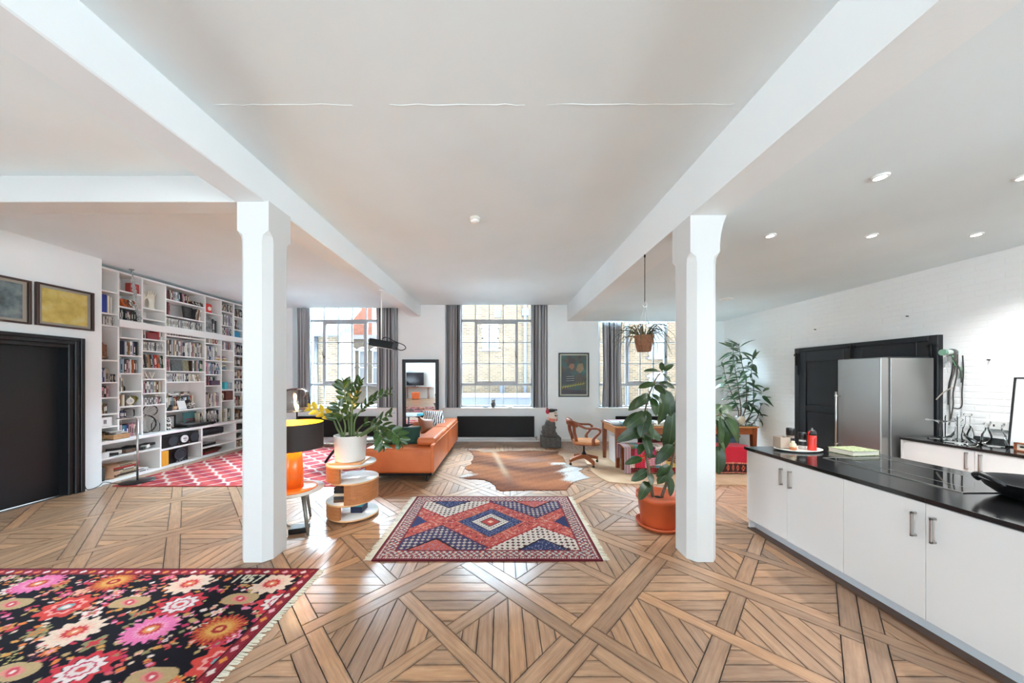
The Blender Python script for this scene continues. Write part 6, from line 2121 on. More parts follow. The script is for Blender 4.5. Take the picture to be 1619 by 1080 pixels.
def arc_wall(z0, z1, a0, a1, dx, straight=True):
    R1, R0 = RD - 0.004, RD - 0.02
    n = 18
    out = [(tx + dx + R1 * math.cos(a0 + (a1 - a0) * k / n), ty + R1 * math.sin(a0 + (a1 - a0) * k / n)) for k in range(n + 1)]
    inn = [(tx + dx + R0 * math.cos(a0 + (a1 - a0) * k / n), ty + R0 * math.sin(a0 + (a1 - a0) * k / n)) for k in range(n + 1)]
    mb = MB()
    for k in range(n):
        mb.prism([out[k], out[k + 1], inn[k + 1], inn[k]], z0, z1)
    mb.build('curved_wall', PLY_DARK, st)
    if straight:
        p, q = inn[0], inn[-1]
        mx, my = (p[0] + q[0]) / 2, (p[1] + q[1]) / 2
        L = math.hypot(q[0] - p[0], q[1] - p[1]); ang = math.atan2(q[1] - p[1], q[0] - p[0])
        MB().obox((mx, my, (z0 + z1) / 2), (L, 0.014, z1 - z0), (0, 0, ang)).build('flat_wall', PLY_DARK, st)


L_, Rr = -0.015, 0.015
disc(0.02, Rr); disc(0.185, L_); disc(0.42, Rr); disc(0.60, L_)
arc_wall(0.04, 0.185, math.radians(150), math.radians(268), L_)
arc_wall(0.205, 0.42, math.radians(-88), math.radians(50), Rr)
arc_wall(0.44, 0.60, math.radians(150), math.radians(268), L_)
for a in (0.6, 2.4, 4.0, 5.4):
    MB().cyl((tx + 0.2 * math.cos(a), ty + 0.2 * math.sin(a), 0.0), (tx + 0.2 * math.cos(a), ty + 0.2 * math.sin(a), 0.02), 0.018, n=10).build('foot', BLACK, st)
for k, (c, lab) in enumerate((('brown', 'brown book at the bottom of the pile inside the plywood table'), ('charcoal', 'charcoal book second in the pile inside the plywood table'), ('cream', 'cream book third in the pile inside the plywood table'),
                              ('black', 'black book fourth in the pile inside the plywood table'), ('dark brown', 'dark brown book topping the pile inside the plywood table'))):
    zb = 0.206 + 0.033 * k
    t = thing('stacked_book', lab, 'book', (tx - 0.06, ty - 0.1, zb), 'books inside the plywood table')
    m = MB().obox((tx - 0.055, ty - 0.09, zb + 0.015), (0.19 - 0.008 * k, 0.15, 0.03), (0, 0, 0.25 - 0.08 * k))
    m.build('cover', BM[c], t)
    MB().obox((tx - 0.052, ty - 0.085, zb + 0.015), (0.192 - 0.008 * k, 0.15, 0.022), (0, 0, 0.25 - 0.08 * k)).build('page_block', PAGES, t)
t = thing('turquoise_box', 'turquoise boxed book under the lowest raised shelf of the plywood table', 'box', (tx + 0.07, ty - 0.02, 0.04))
MB().box(tx + 0.0, tx + 0.13, ty - 0.06, ty + 0.1, 0.041, 0.11).build('lower_half', BM['navy'], t)
MB().box(tx + 0.0, tx + 0.13, ty - 0.06, ty + 0.1, 0.111, 0.16).build('upper_half', BM['turquoise'], t)
bd = MB().obox((tx - 0.02, ty - 0.02, 0.633), (0.36, 0.30, 0.024), (0, 0, 0.06))
bd.build('serving_board', wood('oak_board', S(190, 132, 84), S(214, 160, 110), 0.4, (3, 25, 25)), None, label='rectangular wooden board under the white plant pot', cat='board', bevel=0.004, seg=1)

# ================================================================== PENDANT SPOTLIGHT, MIRROR, POSTER
pl = thing('pendant_lamp', 'black bar shaped lamp hanging from a white rod under the beam', 'lamp', (-2.10, 5.5, BZ))
MB().cyl((-2.10, 5.5, 2.24), (-2.10, 5.5, BZ), 0.013, n=10).build('rod', WHITE_GLOSS, pl)
MB().cyl((-2.10, 5.5, BZ - 0.02), (-2.10, 5.5, BZ), 0.04, n=16).build('ceiling_rose', WHITE_GLOSS, pl)
MB().obox((-2.085, 5.5, 2.185), (0.42, 0.14, 0.125), (0, 0.17, 0)).build('housing', BLACK_METAL, pl, bevel=0.012, seg=2)
MB().obox((-2.09, 5.5, 2.118), (0.38, 0.1, 0.006), (0, 0.17, 0)).build('diffuser', M('lamp_diffuser', S(216, 216, 216), 0.5), pl)
MB().obox((-1.86, 5.5, 2.145), (0.05, 0.16, 0.13), (0, 0.17, 0)).build('end_cap', M('dark_grey_metal', S(52, 54, 60)), pl, bevel=0.01, seg=1)
MB().tube(catmull([(-2.10, 5.5, 2.26), (-2.02, 5.5, 2.30), (-1.85, 5.48, 2.22), (-1.70, 5.46, 2.16), (-1.67, 5.46, 2.10), (-1.75, 5.46, 2.07), (-1.84, 5.48, 2.11)], 5), 0.008, 8).build('cable_loop', BLACK, pl)

mr = thing('wall_mirror', 'tall wall mirror in a broad black frame between two windows', 'mirror', (-2.03, YB - 0.03, 0.37))
RM = Euler((math.radians(0.9), 0, 0)).to_matrix()
mx0, mx1, mz0, mz1, fw = -2.48, -1.575, 0.36, 2.05, 0.085
fb = MB()
yy = YB - 0.045
for (a, b, c_, d_) in ((mx0, mx0 + fw, mz0, mz1), (mx1 - fw, mx1, mz0, mz1), (mx0 + fw, mx1 - fw, mz0, mz0 + fw), (mx0 + fw, mx1 - fw, mz1 - fw, mz1)):
    fb.box(a, b, yy - 0.02, yy + 0.012, c_, d_)
piv = Vector((0, yy, mz0))
fb.v = [tuple(piv + RM @ (Vector(v) - piv)) for v in fb.v]
fb.build('frame', BLACK_SATIN, mr, bevel=0.006, seg=1)
gm = MB().box(mx0 + fw - 0.005, mx1 - fw + 0.005, yy - 0.004, yy + 0.004, mz0 + fw - 0.005, mz1 - fw + 0.005)
gm.v = [tuple(piv + RM @ (Vector(v) - piv)) for v in gm.v]
gm.build('mirror_glass', M('silvered_mirror', (0.92, 0.93, 0.93, 1), 0.01, 1.0), mr)

po = thing('framed_poster', 'dark framed painted poster in brown and green on the wall beside the window', 'poster', (1.807, YB, 1.10))
px0, px1, pz0, pz1 = (883 - VX) * 0.01584, (931 - VX) * 0.01584, EYE - (627.5 - VY) * 0.01584, EYE - (558 - VY) * 0.01584
f = MB()
b = 0.03
f.box(px0, px0 + b, YB - 0.03, YB - 0.001, pz0, pz1); f.box(px1 - b, px1, YB - 0.03, YB - 0.001, pz0, pz1); f.box(px0 + b, px1 - b, YB - 0.03, YB - 0.001, pz0, pz0 + b); f.box(px0 + b, px1 - b, YB - 0.03, YB - 0.001, pz1 - b, pz1)
f.build('frame', BLACK_SATIN, po)
MB().box(px0 + b, px1 - b, YB - 0.02, YB - 0.004, pz0 + b, pz1 - b).build('mount', M('ivory_mount', S(206, 200, 180), 0.6), po)
pg = NT('painted_poster_ground')
v = pg.coord('Object')
nz = pg.noise(v, 4.5, 4)
pg.i(pg.b, 'Base Color', pg.ramp(nz, [(0.34, S(50, 44, 40)), (0.46, S(86, 76, 62)), (0.56, S(52, 88, 82)), (0.68, S(72, 112, 108))]))
pg.b.inputs['Roughness'].default_value = 0.35
u0, u1, w0, w1 = px0 + 0.065, px1 - 0.065, pz0 + 0.065, pz1 - 0.065
art = MB().box(u0, u1, YB - 0.023, YB - 0.019, w0, w1).build('print', pg.m, po)
W_, Hh = u1 - u0, w1 - w0


def patch(pts, col, k):
    poly_ = [(u0 + a * W_, w0 + c * Hh) for a, c in pts]
    mb = MB()
    y = YB - 0.0235 - 0.0004 * k
    mb.add([(a, y, c) for a, c in poly_] + [(a, y + 0.0004, c) for a, c in poly_], [tuple(range(len(poly_))), tuple(range(2 * len(poly_) - 1, len(poly_) - 1, -1))])
    mb.build('colour_field', M('poster_ink_%d' % k, S(*col), 0.4, var=0.25, vs=20), art)


patch([(0, 0.55), (0.32, 0.68), (0.42, 0.5), (0.45, 0.25), (0, 0.25)], (60, 58, 58), 1)
patch([(0.2, 0.72), (0.3, 0.92), (0.5, 0.93), (0.62, 0.82), (0.45, 0.78)], (64, 52, 46), 2)
patch([(0.3, 0.70), (0.36, 0.79), (0.5, 0.78), (0.52, 0.70), (0.42, 0.63)], (176, 112, 84), 3)
patch([(0.58, 0.62), (0.66, 0.78), (0.84, 0.80), (0.9, 0.64), (0.76, 0.54)], (166, 134, 100), 4)
patch([(0.56, 0.5), (0.8, 0.56), (0.9, 0.3), (0.6, 0.24)], (84, 72, 62), 5)
patch([(0.18, 0.30), (0.55, 0.34), (0.55, 0.50), (0.18, 0.48)], (28, 26, 28), 6)
for k in range(3):
    patch([(0.2, 0.445 - 0.055 * k), (0.52, 0.46 - 0.055 * k), (0.52, 0.475 - 0.055 * k), (0.2, 0.46 - 0.055 * k)], (186, 178, 164), 7)
for k in range(9):
    a = 0.04 + 0.1 * k
    patch([(a, 0.14 + 0.013 * k), (a + 0.035, 0.22 + 0.013 * k), (a + 0.05, 0.22 + 0.013 * k), (a + 0.02, 0.14 + 0.013 * k)], (214, 190, 74), 8)
patch([(0.03, 0.19), (0.93, 0.285), (0.93, 0.27), (0.03, 0.172)], (214, 190, 74), 8)
patch([(0.0, 0.0), (1, 0.0), (1, 0.10), (0, 0.12)], (62, 46, 56), 9)
MB().box(px0 + b, px1 - b, YB - 0.0285, YB - 0.0275, pz0 + b, pz1 - b).build('glazing', GLASS, po)

# ---- seen in the mirror: screen, console and stools by the rear wall
tvx = -5.2
yw = -3.35
cn = thing('console_table', 'slim wooden console by the partition under the screen', 'console', (tvx, yw + 0.25, 0))
MB().box(tvx - 0.65, tvx + 0.95, yw + 0.04, yw + 0.40, 0.655, 0.685).build('top', CHERRY_X, cn)
for x in (tvx - 0.5, tvx + 0.8):
    for y in (yw + 0.08, yw + 0.36):
        MB().tube([(x, y, 0.0), (x * 0.98 + tvx * 0.02, y, 0.655)], 0.018, 8).build('leg', CHERRY, cn)
tv = thing('television', 'black flat screen standing on the wooden console', 'television', (tvx, yw + 0.2, 0.686))
MB().box(tvx - 0.52, tvx + 0.52, yw + 0.18, yw + 0.22, 0.79, 1.55).build('screen', M('screen_black', S(24, 18, 24), 0.2, spec=0.3), tv, bevel=0.006, seg=1)
MB().box(tvx - 0.2, tvx + 0.2, yw + 0.08, yw + 0.32, 0.6855, 0.70).box(tvx - 0.02, tvx + 0.02, yw + 0.18, yw + 0.22, 0.70, 0.80).build('stand', BLACK, tv)
os_ = thing('orange_stool', 'orange cube stool on the floor before the console', 'stool', (-5.0, -2.6, 0))
MB().box(-5.2, -4.8, -2.8, -2.4, 0.03, 0.42).build('body', M('orange_cloth', S(222, 110, 60), 0.8, var=0.1), os_, bevel=0.03, seg=3)
for x in (-5.15, -4.85):
    for y in (-2.75, -2.45):
        MB().cyl((x, y, 0), (x, y, 0.03), 0.015, n=8).build('foot', BLACK, os_)

# ================================================================== STONE FIGURE ON PLINTH
pz = thing('stone_plinth', 'dark grey square stone plinth under the guardian figure', 'plinth', (1.13, 7.38, 0))
STONE_D = M('dark_grey_stone', S(92, 92, 90), 0.85, var=0.3, vs=14, bump=0.4, bs=70)
MB().box(0.905, 1.345, 7.18, 7.58, 0.0, 0.235).build('block', STONE_D, pz, bevel=0.02, seg=2)
gx, gy, gz = 1.10, 7.36, 0.236
gd = thing('guardian_figure', 'seated dark stone guardian animal wearing a painted white mask', 'statue', (gx, gy, gz))
bm_ = MB()
bm_.box(gx - 0.16, gx + 0.16, gy - 0.11, gy + 0.11, gz, gz + 0.05)
bm_.ball((gx - 0.03, gy, gz + 0.16), (0.145, 0.12, 0.14)).ball((gx + 0.015, gy, gz + 0.28), (0.125, 0.115, 0.14)).ball((gx + 0.05, gy, gz + 0.40), (0.10, 0.10, 0.10))
for s in (-1, 1):
    bm_.cyl((gx + 0.07, gy + s * 0.06, gz + 0.30), (gx + 0.11, gy + s * 0.065, gz + 0.07), 0.045, 0.034, 10)
    bm_.ball((gx + 0.125, gy + s * 0.065, gz + 0.07), (0.05, 0.04, 0.032))
    bm_.ball((gx - 0.04, gy + s * 0.09, gz + 0.13), (0.09, 0.045, 0.085)).ball((gx + 0.02, gy + s * 0.095, gz + 0.065), (0.06, 0.035, 0.03))
bm_.ball((gx - 0.145, gy - 0.02, gz + 0.20), (0.04, 0.035, 0.06)).ball((gx - 0.15, gy - 0.02, gz + 0.10), (0.05, 0.04, 0.05)).ball((gx + 0.13, gy, gz + 0.20), 0.035)
bm_.build('body', STONE_D, gd, remesh=0.011)
MASK = M('painted_white_mask', S(232, 216, 202), 0.4)
mk = MB()
mk.ball((gx + 0.06, gy - 0.01, gz + 0.46), (0.128, 0.12, 0.155), rot=(0, 0.25, 0)).ball((gx + 0.165, gy - 0.015, gz + 0.42), (0.03, 0.03, 0.028)).ball((gx + 0.14, gy - 0.02, gz + 0.36), (0.035, 0.045, 0.03))
mk.build('mask', MASK, gd, remesh=0.009)
MB().ball((gx + 0.05, gy - 0.09, gz + 0.405), (0.075, 0.035, 0.065)).build('rosy_cheek', M('rosy_paint', S(214, 120, 104), 0.5), gd)
MB().ball((gx + 0.112, gy - 0.105, gz + 0.49), (0.035, 0.014, 0.022), rot=(0, 0.4, 0)).ball((gx + 0.165, gy - 0.06, gz + 0.485), (0.014, 0.03, 0.02)).build('painted_eyes', BLACK, gd)
MB().ball((gx + 0.16, gy - 0.05, gz + 0.385), (0.022, 0.045, 0.014)).build('painted_lips', RED, gd)
hr = MB().ball((gx + 0.045, gy, gz + 0.59), (0.10, 0.105, 0.05))
for k in range(7):
    hr.ball((gx - 0.03 + 0.03 * k, gy - 0.06 + 0.02 * (k % 3), gz + 0.615), 0.022, 8, 6)
hr.build('hair', M('black_lacquer', S(26, 28, 26), 0.3), gd)
MB().ball((gx - 0.05, gy - 0.05, gz + 0.58), (0.045, 0.05, 0.06)).ball((gx - 0.055, gy - 0.03, gz + 0.64), 0.025).build('red_rosette', M('magenta_red_paint', S(176, 40, 60), 0.5), gd)
MB().tube([(gx + 0.12, gy - 0.09, gz + 0.53), (gx + 0.09, gy - 0.11, gz + 0.545), (gx + 0.15, gy - 0.07, gz + 0.55)], 0.007, 6).build('painted_brow', BLACK, gd)

# small owl and trinkets on the middle window sill
ow = thing('owl_figurine', 'small grey metal owl on the middle window sill', 'ornament', (-0.225, YB + 0.02, 0.846))
ox, oy, oz = -0.225, YB + 0.02, 0.846
MB().ball((ox, oy, oz + 0.075), (0.06, 0.045, 0.075)).ball((ox, oy, oz + 0.155), (0.048, 0.042, 0.042)).cyl((ox - 0.03, oy, oz + 0.18), (ox - 0.042, oy, oz + 0.225), 0.014, 0.002, 8).cyl((ox + 0.03, oy, oz + 0.18), (ox + 0.042, oy, oz + 0.225), 0.014, 0.002, 8).build('body', M('pewter', S(92, 92, 94), 0.45, 0.4), ow)
MB().cyl((ox - 0.02, oy - 0.043, oz + 0.16), (ox - 0.02, oy - 0.036, oz + 0.16), 0.014, n=10).cyl((ox + 0.02, oy - 0.043, oz + 0.16), (ox + 0.02, oy - 0.036, oz + 0.16), 0.014, n=10).build('eyes', CREAM, ow)
for x in (-0.03, 0.03):
    MB().ball((ox + x, oy - 0.02, oz + 0.008), (0.018, 0.024, 0.009), 8, 5).build('foot', M('pewter', (0, 0, 0, 1)), ow)
simple('pale_dish', MB().lathe([(0.0, 0.0), (0.05, 0.0), (0.085, 0.022), (0.08, 0.025), (0.045, 0.006), (0.0, 0.006)], (0.2, YB + 0.0, 0.846), 20), SHELF_WHITE, 'small shallow pale dish on the middle window sill', 'dish')
simple('dark_pebble', MB().ball((-0.42, YB, 0.861), (0.08, 0.03, 0.016)), M('pewter', (0, 0, 0, 1)), 'flat dark pebble on the sill next to the owl', 'pebble')
# ================================================================== KITCHEN ISLAND
CAB = M('white_gloss_cabinet', S(232, 232, 231), 0.22, coat=0.3)
GRAN = NT('polished_black_granite')
_n = GRAN.noise(GRAN.coord('Object'), 380, 2)
GRAN.i(GRAN.b, 'Base Color', GRAN.ramp(_n, [(0.55, S(22, 22, 23)), (0.8, S(54, 54, 55))]))
GRAN.b.inputs['Roughness'].default_value = 0.12
GRAN.b.inputs['Specular IOR Level'].default_value = 0.55
GRAN = GRAN.m
IX0, IX1, IY0, IY1, IZ = 2.607, 3.66, 0.55, 3.385, 0.86
isl = thing('kitchen_island', 'white gloss kitchen island cabinets on a recessed plinth', 'kitchen island', (3.1, 2.0, 0))
MB().box(IX0 + 0.022, IX1 - 0.03, IY0, IY1 - 0.03, 0.10, IZ - 0.03).build('carcass', CAB, isl)
MB().box(IX0 + 0.018, IX1 - 0.03, IY1 - 0.03, IY1 - 0.012, 0.0, IZ - 0.03).build('end_panel', CAB, isl, bevel=0.002, seg=1)
MB().box(IX0 + 0.075, IX1 - 0.1, IY0, IY1 - 0.03, 0.0, 0.10).build('plinth', M('brushed_plinth', S(216, 222, 228), 0.35), isl)


def bar_handle(parent, x, y, z0, z1, dx, mat=CHROME):
    h = MB()
    s = 1 if dx > 0 else -1
    h.box(min(x + dx, x + dx - s * 0.012), max(x + dx, x + dx - s * 0.012), y - 0.006, y + 0.006, z0, z1)
    for z in (z0, z1 - 0.014):
        h.box(min(x, x + dx), max(x, x + dx), y - 0.006, y + 0.006, z, z + 0.014)
    return h.build('handle', mat, parent, bevel=0.0015, seg=1)


ED = [3.372, 2.897, 2.418, 1.948, 1.478, 1.008, 0.55]
for k in range(6):
    y1, y0 = ED[k], ED[k + 1]
    dr = MB().box(IX0, IX0 + 0.02, y0 + 0.0015, y1 - 0.0015, 0.105, IZ - 0.036).build('door', CAB, isl, bevel=0.0015, seg=1)
    hy = y0 + 0.045 if k % 2 == 0 else y1 - 0.045
    bar_handle(dr, IX0 + 0.001, hy, 0.60, 0.755, -0.034)
wt = MB().box(IX0 - 0.012, IX1, IY0 - 0.02, IY1 + 0.012, IZ - 0.03, IZ)
wt.build('worktop', GRAN, None, label='long polished black worktop on the kitchen island', cat='worktop', bevel=0.003, seg=2)
MB().box(IX0 + 0.0, IX0 + 0.074, IY0, IY1 - 0.02, 0.0005, 0.012).build('edge_strip', M('dark_brown_strip', S(92, 66, 50), 0.5, var=0.2, vs=5), None, label='narrow dark brown strip on the floor along the island plinth', cat='board')  # dark strip lying along the foot of the plinth

hob = thing('hob', 'flush black glass hob with thin steel rim in the island worktop', 'hob', (3.22, 2.47, IZ))
hx0, hx1, hy0, hy1 = 2.955, 3.46, 2.03, 2.90
MB().box(hx0, hx1, hy0, hy1, IZ + 0.0005, IZ + 0.004).build('glass_plate', M('hob_glass', S(12, 12, 13), 0.04, spec=0.7), hob)
rim = MB()
rim.box(hx0 - 0.008, hx0, hy0 - 0.008, hy1 + 0.008, IZ + 0.0003, IZ + 0.006).box(hx1, hx1 + 0.008, hy0 - 0.008, hy1 + 0.008, IZ + 0.0003, IZ + 0.006).box(hx0, hx1, hy0 - 0.008, hy0, IZ + 0.0003, IZ + 0.006).box(hx0, hx1, hy1, hy1 + 0.008, IZ + 0.0003, IZ + 0.006)
rim.build('steel_rim', CHROME, hob)
MB().box(3.10, 3.106, hy0 + 0.05, hy1 - 0.12, IZ + 0.004, IZ + 0.0052).build('trim_line', CHROME, hob)

# tray of condiments
tyx, tyy = 3.005, 3.215
tr = thing('oval_platter', 'white oval platter carrying mills and jars on the island', 'platter', (tyx, tyy, IZ))
MB().lathe([(0.0, 0.0), (0.16, 0.0), (0.20, 0.008), (0.222, 0.018), (0.218, 0.022), (0.19, 0.013), (0.0, 0.010)], (tyx, tyy, IZ + 0.001), 40, ell=(1.0, 0.62)).build('dish', M('cream_porcelain', S(232, 226, 214), 0.25), tr)
zt = IZ + 0.013
LABEL = M('black_label', S(30, 30, 32), 0.5)


def mill(x, y, r, h, bodym, capm, label, capfrac=0.34):
    t = thing('spice_mill', label, 'mill', (x, y, zt), 'mills on the platter')
    hb = h * (1 - capfrac)
    MB().lathe([(0.0, 0.0), (r, 0.0), (r * 1.02, 0.006), (r, hb * 0.5), (r * 0.92, hb), (0.0, hb)], (x, y, zt), 22).build('glass_body', bodym, t)
    MB().lathe([(0.0, 0.0), (r * 1.05, 0.0), (r * 1.05, h * capfrac * 0.85), (r * 0.95, h * capfrac), (0.0, h * capfrac)], (x, y, zt + hb), 22).build('cap', capm, t)
    MB().shell([(r * 1.035, 0.0), (r * 1.03, hb * 0.45)], (x, y, zt + hb * 0.35), 22).build('label_band', LABEL, t)
    return t


mill(tyx - 0.02, tyy + 0.06, 0.034, 0.205, M('pepper_glass', S(150, 132, 118), 0.2, var=0.5, vs=60), BLACK, 'tall mill with dark label and black cap on the platter', 0.36)
mill(tyx + 0.065, tyy + 0.02, 0.030, 0.165, M('salt_glass', S(206, 202, 200), 0.2, var=0.15, vs=50), BLACK, 'shorter salt mill with pale body and black cap', 0.42)
rm = thing('chilli_grinder', 'bright red grinder with a black domed top on the platter', 'mill', (tyx + 0.10, tyy - 0.06, zt))
MB().lathe([(0.0, 0.0), (0.037, 0.0), (0.038, 0.01), (0.033, 0.06), (0.036, 0.12), (0.034, 0.15), (0.0, 0.15)], (tyx + 0.095, tyy - 0.05, zt), 24).build('body', M('glossy_red', S(210, 40, 26), 0.25, coat=0.4), rm)
MB().lathe([(0.034, 0.0), (0.035, 0.02), (0.028, 0.045), (0.012, 0.058), (0.0, 0.06)], (tyx + 0.095, tyy - 0.05, zt + 0.15), 24).build('dome', BLACK, rm)
MB().ball((tyx + 0.095, tyy - 0.05, zt + 0.215), 0.008, 10, 6).build('finial', CHROME, rm)
MB().tube(catmull([(tyx + 0.06, tyy - 0.055, zt + 0.14), (tyx + 0.052, tyy - 0.058, zt + 0.17), (tyx + 0.07, tyy - 0.055, zt + 0.19)], 4), 0.005, 6).build('clip', M('glossy_red', (0, 0, 0, 1)), rm)
bx = thing('salt_box', 'grey beige square pot behind the small sauce jar', 'pot', (tyx - 0.10, tyy + 0.05, zt))
q = MB()
for (a, b, c, d_) in ((-0.05, -0.044, -0.045, 0.045), (0.044, 0.05, -0.045, 0.045), (-0.044, 0.044, -0.045, -0.039), (-0.044, 0.044, 0.039, 0.045)):
    q.box(tyx - 0.12 + a, tyx - 0.12 + b, tyy + 0.05 + c, tyy + 0.05 + d_, zt, zt + 0.115)
q.box(tyx - 0.17, tyx - 0.07, tyy + 0.005, tyy + 0.095, zt, zt + 0.008)
q.build('pot_body', M('taupe_ceramic', S(182, 164, 148), 0.5), bx)
sj = thing('sauce_jar', 'small jar with amber contents at the platter edge', 'jar', (tyx - 0.09, tyy - 0.045, zt))
MB().lathe([(0.0, 0.0), (0.027, 0.0), (0.028, 0.03), (0.0, 0.03)], (tyx - 0.09, tyy - 0.045, zt), 16).build('amber_fill', M('amber_sauce', S(176, 104, 62), 0.3), sj)
MB().lathe([(0.028, 0.0), (0.026, 0.03), (0.014, 0.045), (0.014, 0.06), (0.0, 0.062)], (tyx - 0.09, tyy - 0.045, zt + 0.031), 16).build('neck', M('pale_jar_glass', S(222, 206, 176), 0.2), sj)

bk = thing('cookbook', 'thick green patterned book lying on the island worktop', 'book', (3.40, 3.06, IZ))
GREENC = NT('green_cover_print')
GREENC.i(GREENC.b, 'Base Color', GREENC.ramp(GREENC.noise(GREENC.coord('Object'), 45, 3), [(0.4, S(112, 124, 84)), (0.6, S(176, 184, 142))]))
RZ = (0, 0, 0.12)
MB().obox((3.42, 3.08, IZ + 0.004), (0.30, 0.21, 0.004), RZ).obox((3.42, 3.08, IZ + 0.046), (0.30, 0.21, 0.004), RZ).obox((3.42, 3.185, IZ + 0.025), (0.30, 0.004, 0.046), RZ).build('cover', GREENC.m, bk)
MB().obox((3.42, 3.08, IZ + 0.025), (0.288, 0.196, 0.037), RZ).build('page_block', PAGES, bk)

# black pan at the frame edge
px_, py_, pz_ = 3.26, 1.86, IZ + 0.001
pan = thing('cast_iron_pan', 'wide black cast iron pan with loop handles on the island', 'pan', (px_, py_, pz_))
IRON = M('black_cast_iron', S(26, 26, 28), 0.38, 0.3, bump=0.1, bs=120)
MB().lathe([(0.0, 0.0), (0.15, 0.0), (0.185, 0.01), (0.235, 0.055), (0.262, 0.098), (0.268, 0.102), (0.258, 0.104), (0.228, 0.062), (0.18, 0.018), (0.0, 0.012)], (px_, py_, pz_), 56).build('bowl', IRON, pan)
for a in (math.radians(158), math.radians(-22)):
    c, s = math.cos(a), math.sin(a)
    P0 = Vector((px_ + 0.255 * c, py_ + 0.255 * s, pz_ + 0.09))
    tg = Vector((-s, c, 0)); out = Vector((c, s, 0))
    MB().tube(catmull([P0 - tg * 0.075, P0 - tg * 0.06 + out * 0.03 + Vector((0, 0, 0.03)), P0 + out * 0.045 + Vector((0, 0, 0.048)), P0 + tg * 0.06 + out * 0.03 + Vector((0, 0, 0.03)), P0 + tg * 0.075], 5), 0.013, 10).build('loop_handle', IRON, pan)
MB().lathe([(0.0, 0.060), (0.226, 0.060), (0.228, 0.064), (0.0, 0.066)], (px_, py_, pz_), 48).build('inner_plate', M('pan_interior', S(120, 116, 108), 0.3, 0.5), pan) if False else None

# ================================================================== BACK COUNTER
CX0, CY1 = 4.97, 3.955
cnt = thing('base_cabinets', 'white base cabinets along the brick wall next to the fridge', 'cabinet', (5.2, 2.0, 0))
MB().box(CX0 + 0.03, XR - 0.012, 0.2, CY1 - 0.02, 0.1, IZ - 0.03).build('carcass', CAB, cnt)
MB().box(CX0 + 0.012, XR - 0.012, CY1 - 0.02, CY1 - 0.002, 0.0, IZ - 0.03).build('end_panel', CAB, cnt)
MB().box(CX0 + 0.08, XR - 0.012, 0.2, CY1 - 0.02, 0.0, 0.1).build('plinth', M('brushed_plinth', (0, 0, 0, 1)), cnt)
ys = [CY1 - 0.045, 3.335, 2.74, 2.14, 1.54, 0.94, 0.34]
for k in range(6):
    dr = MB().box(CX0 + 0.01, CX0 + 0.029, ys[k + 1] + 0.002, ys[k] - 0.002, 0.105, IZ - 0.036).build('door', CAB, cnt, bevel=0.0015, seg=1)
    bar_handle(dr, CX0 + 0.011, ys[k + 1] + 0.05 if k % 2 == 0 else ys[k] - 0.05, 0.62, 0.80, -0.034)
MB().box(CX0 - 0.005, XR - 0.003, 0.18, CY1, IZ - 0.03, IZ).box(XR - 0.022, XR - 0.003, 0.18, CY1 - 0.25, IZ, IZ + 0.06).build('counter_top', GRAN, None, label='black polished counter top along the white brick wall', cat='worktop', bevel=0.003, seg=1)

zc = IZ + 0.001


def vessel(name, label, x, y, prof, cat='glass vessel', extra=None):
    t = thing(name, label, cat, (x, y, zc), 'clear glass vessels on the counter')
    MB().shell(prof, (x, y, zc), 32).build('glass_body', CLEAR, t)
    if extra:
        MB().lathe(extra, (x, y, zc), 20).build('stopper', CLEAR, t)
    return t


def wallp(px, X):
    """depth of a point at lateral X that is seen at column px"""
    return FPX * X / (px - VX)


X_ = 5.28
vessel('cake_stand', 'clear glass stand with broad top plate, beside the fridge', 5.25, wallp(1487, 5.25), [(0.0, 0.002), (0.10, 0.003), (0.09, 0.012), (0.02, 0.03), (0.016, 0.2), (0.05, 0.215), (0.11, 0.22), (0.115, 0.232)])
vessel('ship_decanter', 'flared ship decanter with a tall stopper', 5.12, wallp(1516, 5.12), [(0.0, 0.002), (0.122, 0.003), (0.13, 0.02), (0.11, 0.05), (0.055, 0.09), (0.028, 0.14), (0.025, 0.2), (0.04, 0.225)], extra=[(0.018, 0.2), (0.023, 0.225), (0.012, 0.24), (0.032, 0.27), (0.0, 0.30)])
vessel('tall_jar', 'tall narrow clear jar standing behind the ship decanter', 5.43, wallp(1504, 5.43), [(0.0, 0.002), (0.045, 0.003), (0.047, 0.02), (0.047, 0.26), (0.042, 0.28), (0.05, 0.30)])
vessel('round_carafe', 'round bellied clear carafe with wide mouth', 5.40, wallp(1548, 5.40), [(0.0, 0.002), (0.06, 0.003), (0.082, 0.04), (0.085, 0.085), (0.07, 0.14), (0.06, 0.17), (0.07, 0.21), (0.085, 0.245)])
vessel('waisted_vase', 'clear waisted vase with flat foot nearest the leaning sheet', 5.27, wallp(1571, 5.27), [(0.0, 0.002), (0.085, 0.003), (0.087, 0.02), (0.078, 0.06), (0.075, 0.12), (0.055, 0.17), (0.05, 0.2), (0.07, 0.24), (0.08, 0.25)])
vessel('stoppered_bottle', 'slim clear bottle with flat stopper between tall jar and carafe', 5.45, wallp(1530, 5.45), [(0.0, 0.002), (0.042, 0.003), (0.045, 0.06), (0.035, 0.14), (0.016, 0.2), (0.016, 0.28)], extra=[(0.014, 0.28), (0.032, 0.30), (0.028, 0.315), (0.0, 0.318)])
vessel('salt_dish', 'small faceted glass salt dish before the ship decanter', 5.04, wallp(1537, 5.04), [(0.0, 0.002), (0.032, 0.003), (0.04, 0.03), (0.038, 0.045)])

# leaning picture and little frame
lp = thing('leaning_artwork', 'large thin black framed sheet leaning on the brick wall', 'picture', (5.46, 3.3, IZ))
ly1 = wallp(1598, 5.44); ly0 = ly1 - 0.62
tilt = 0.10


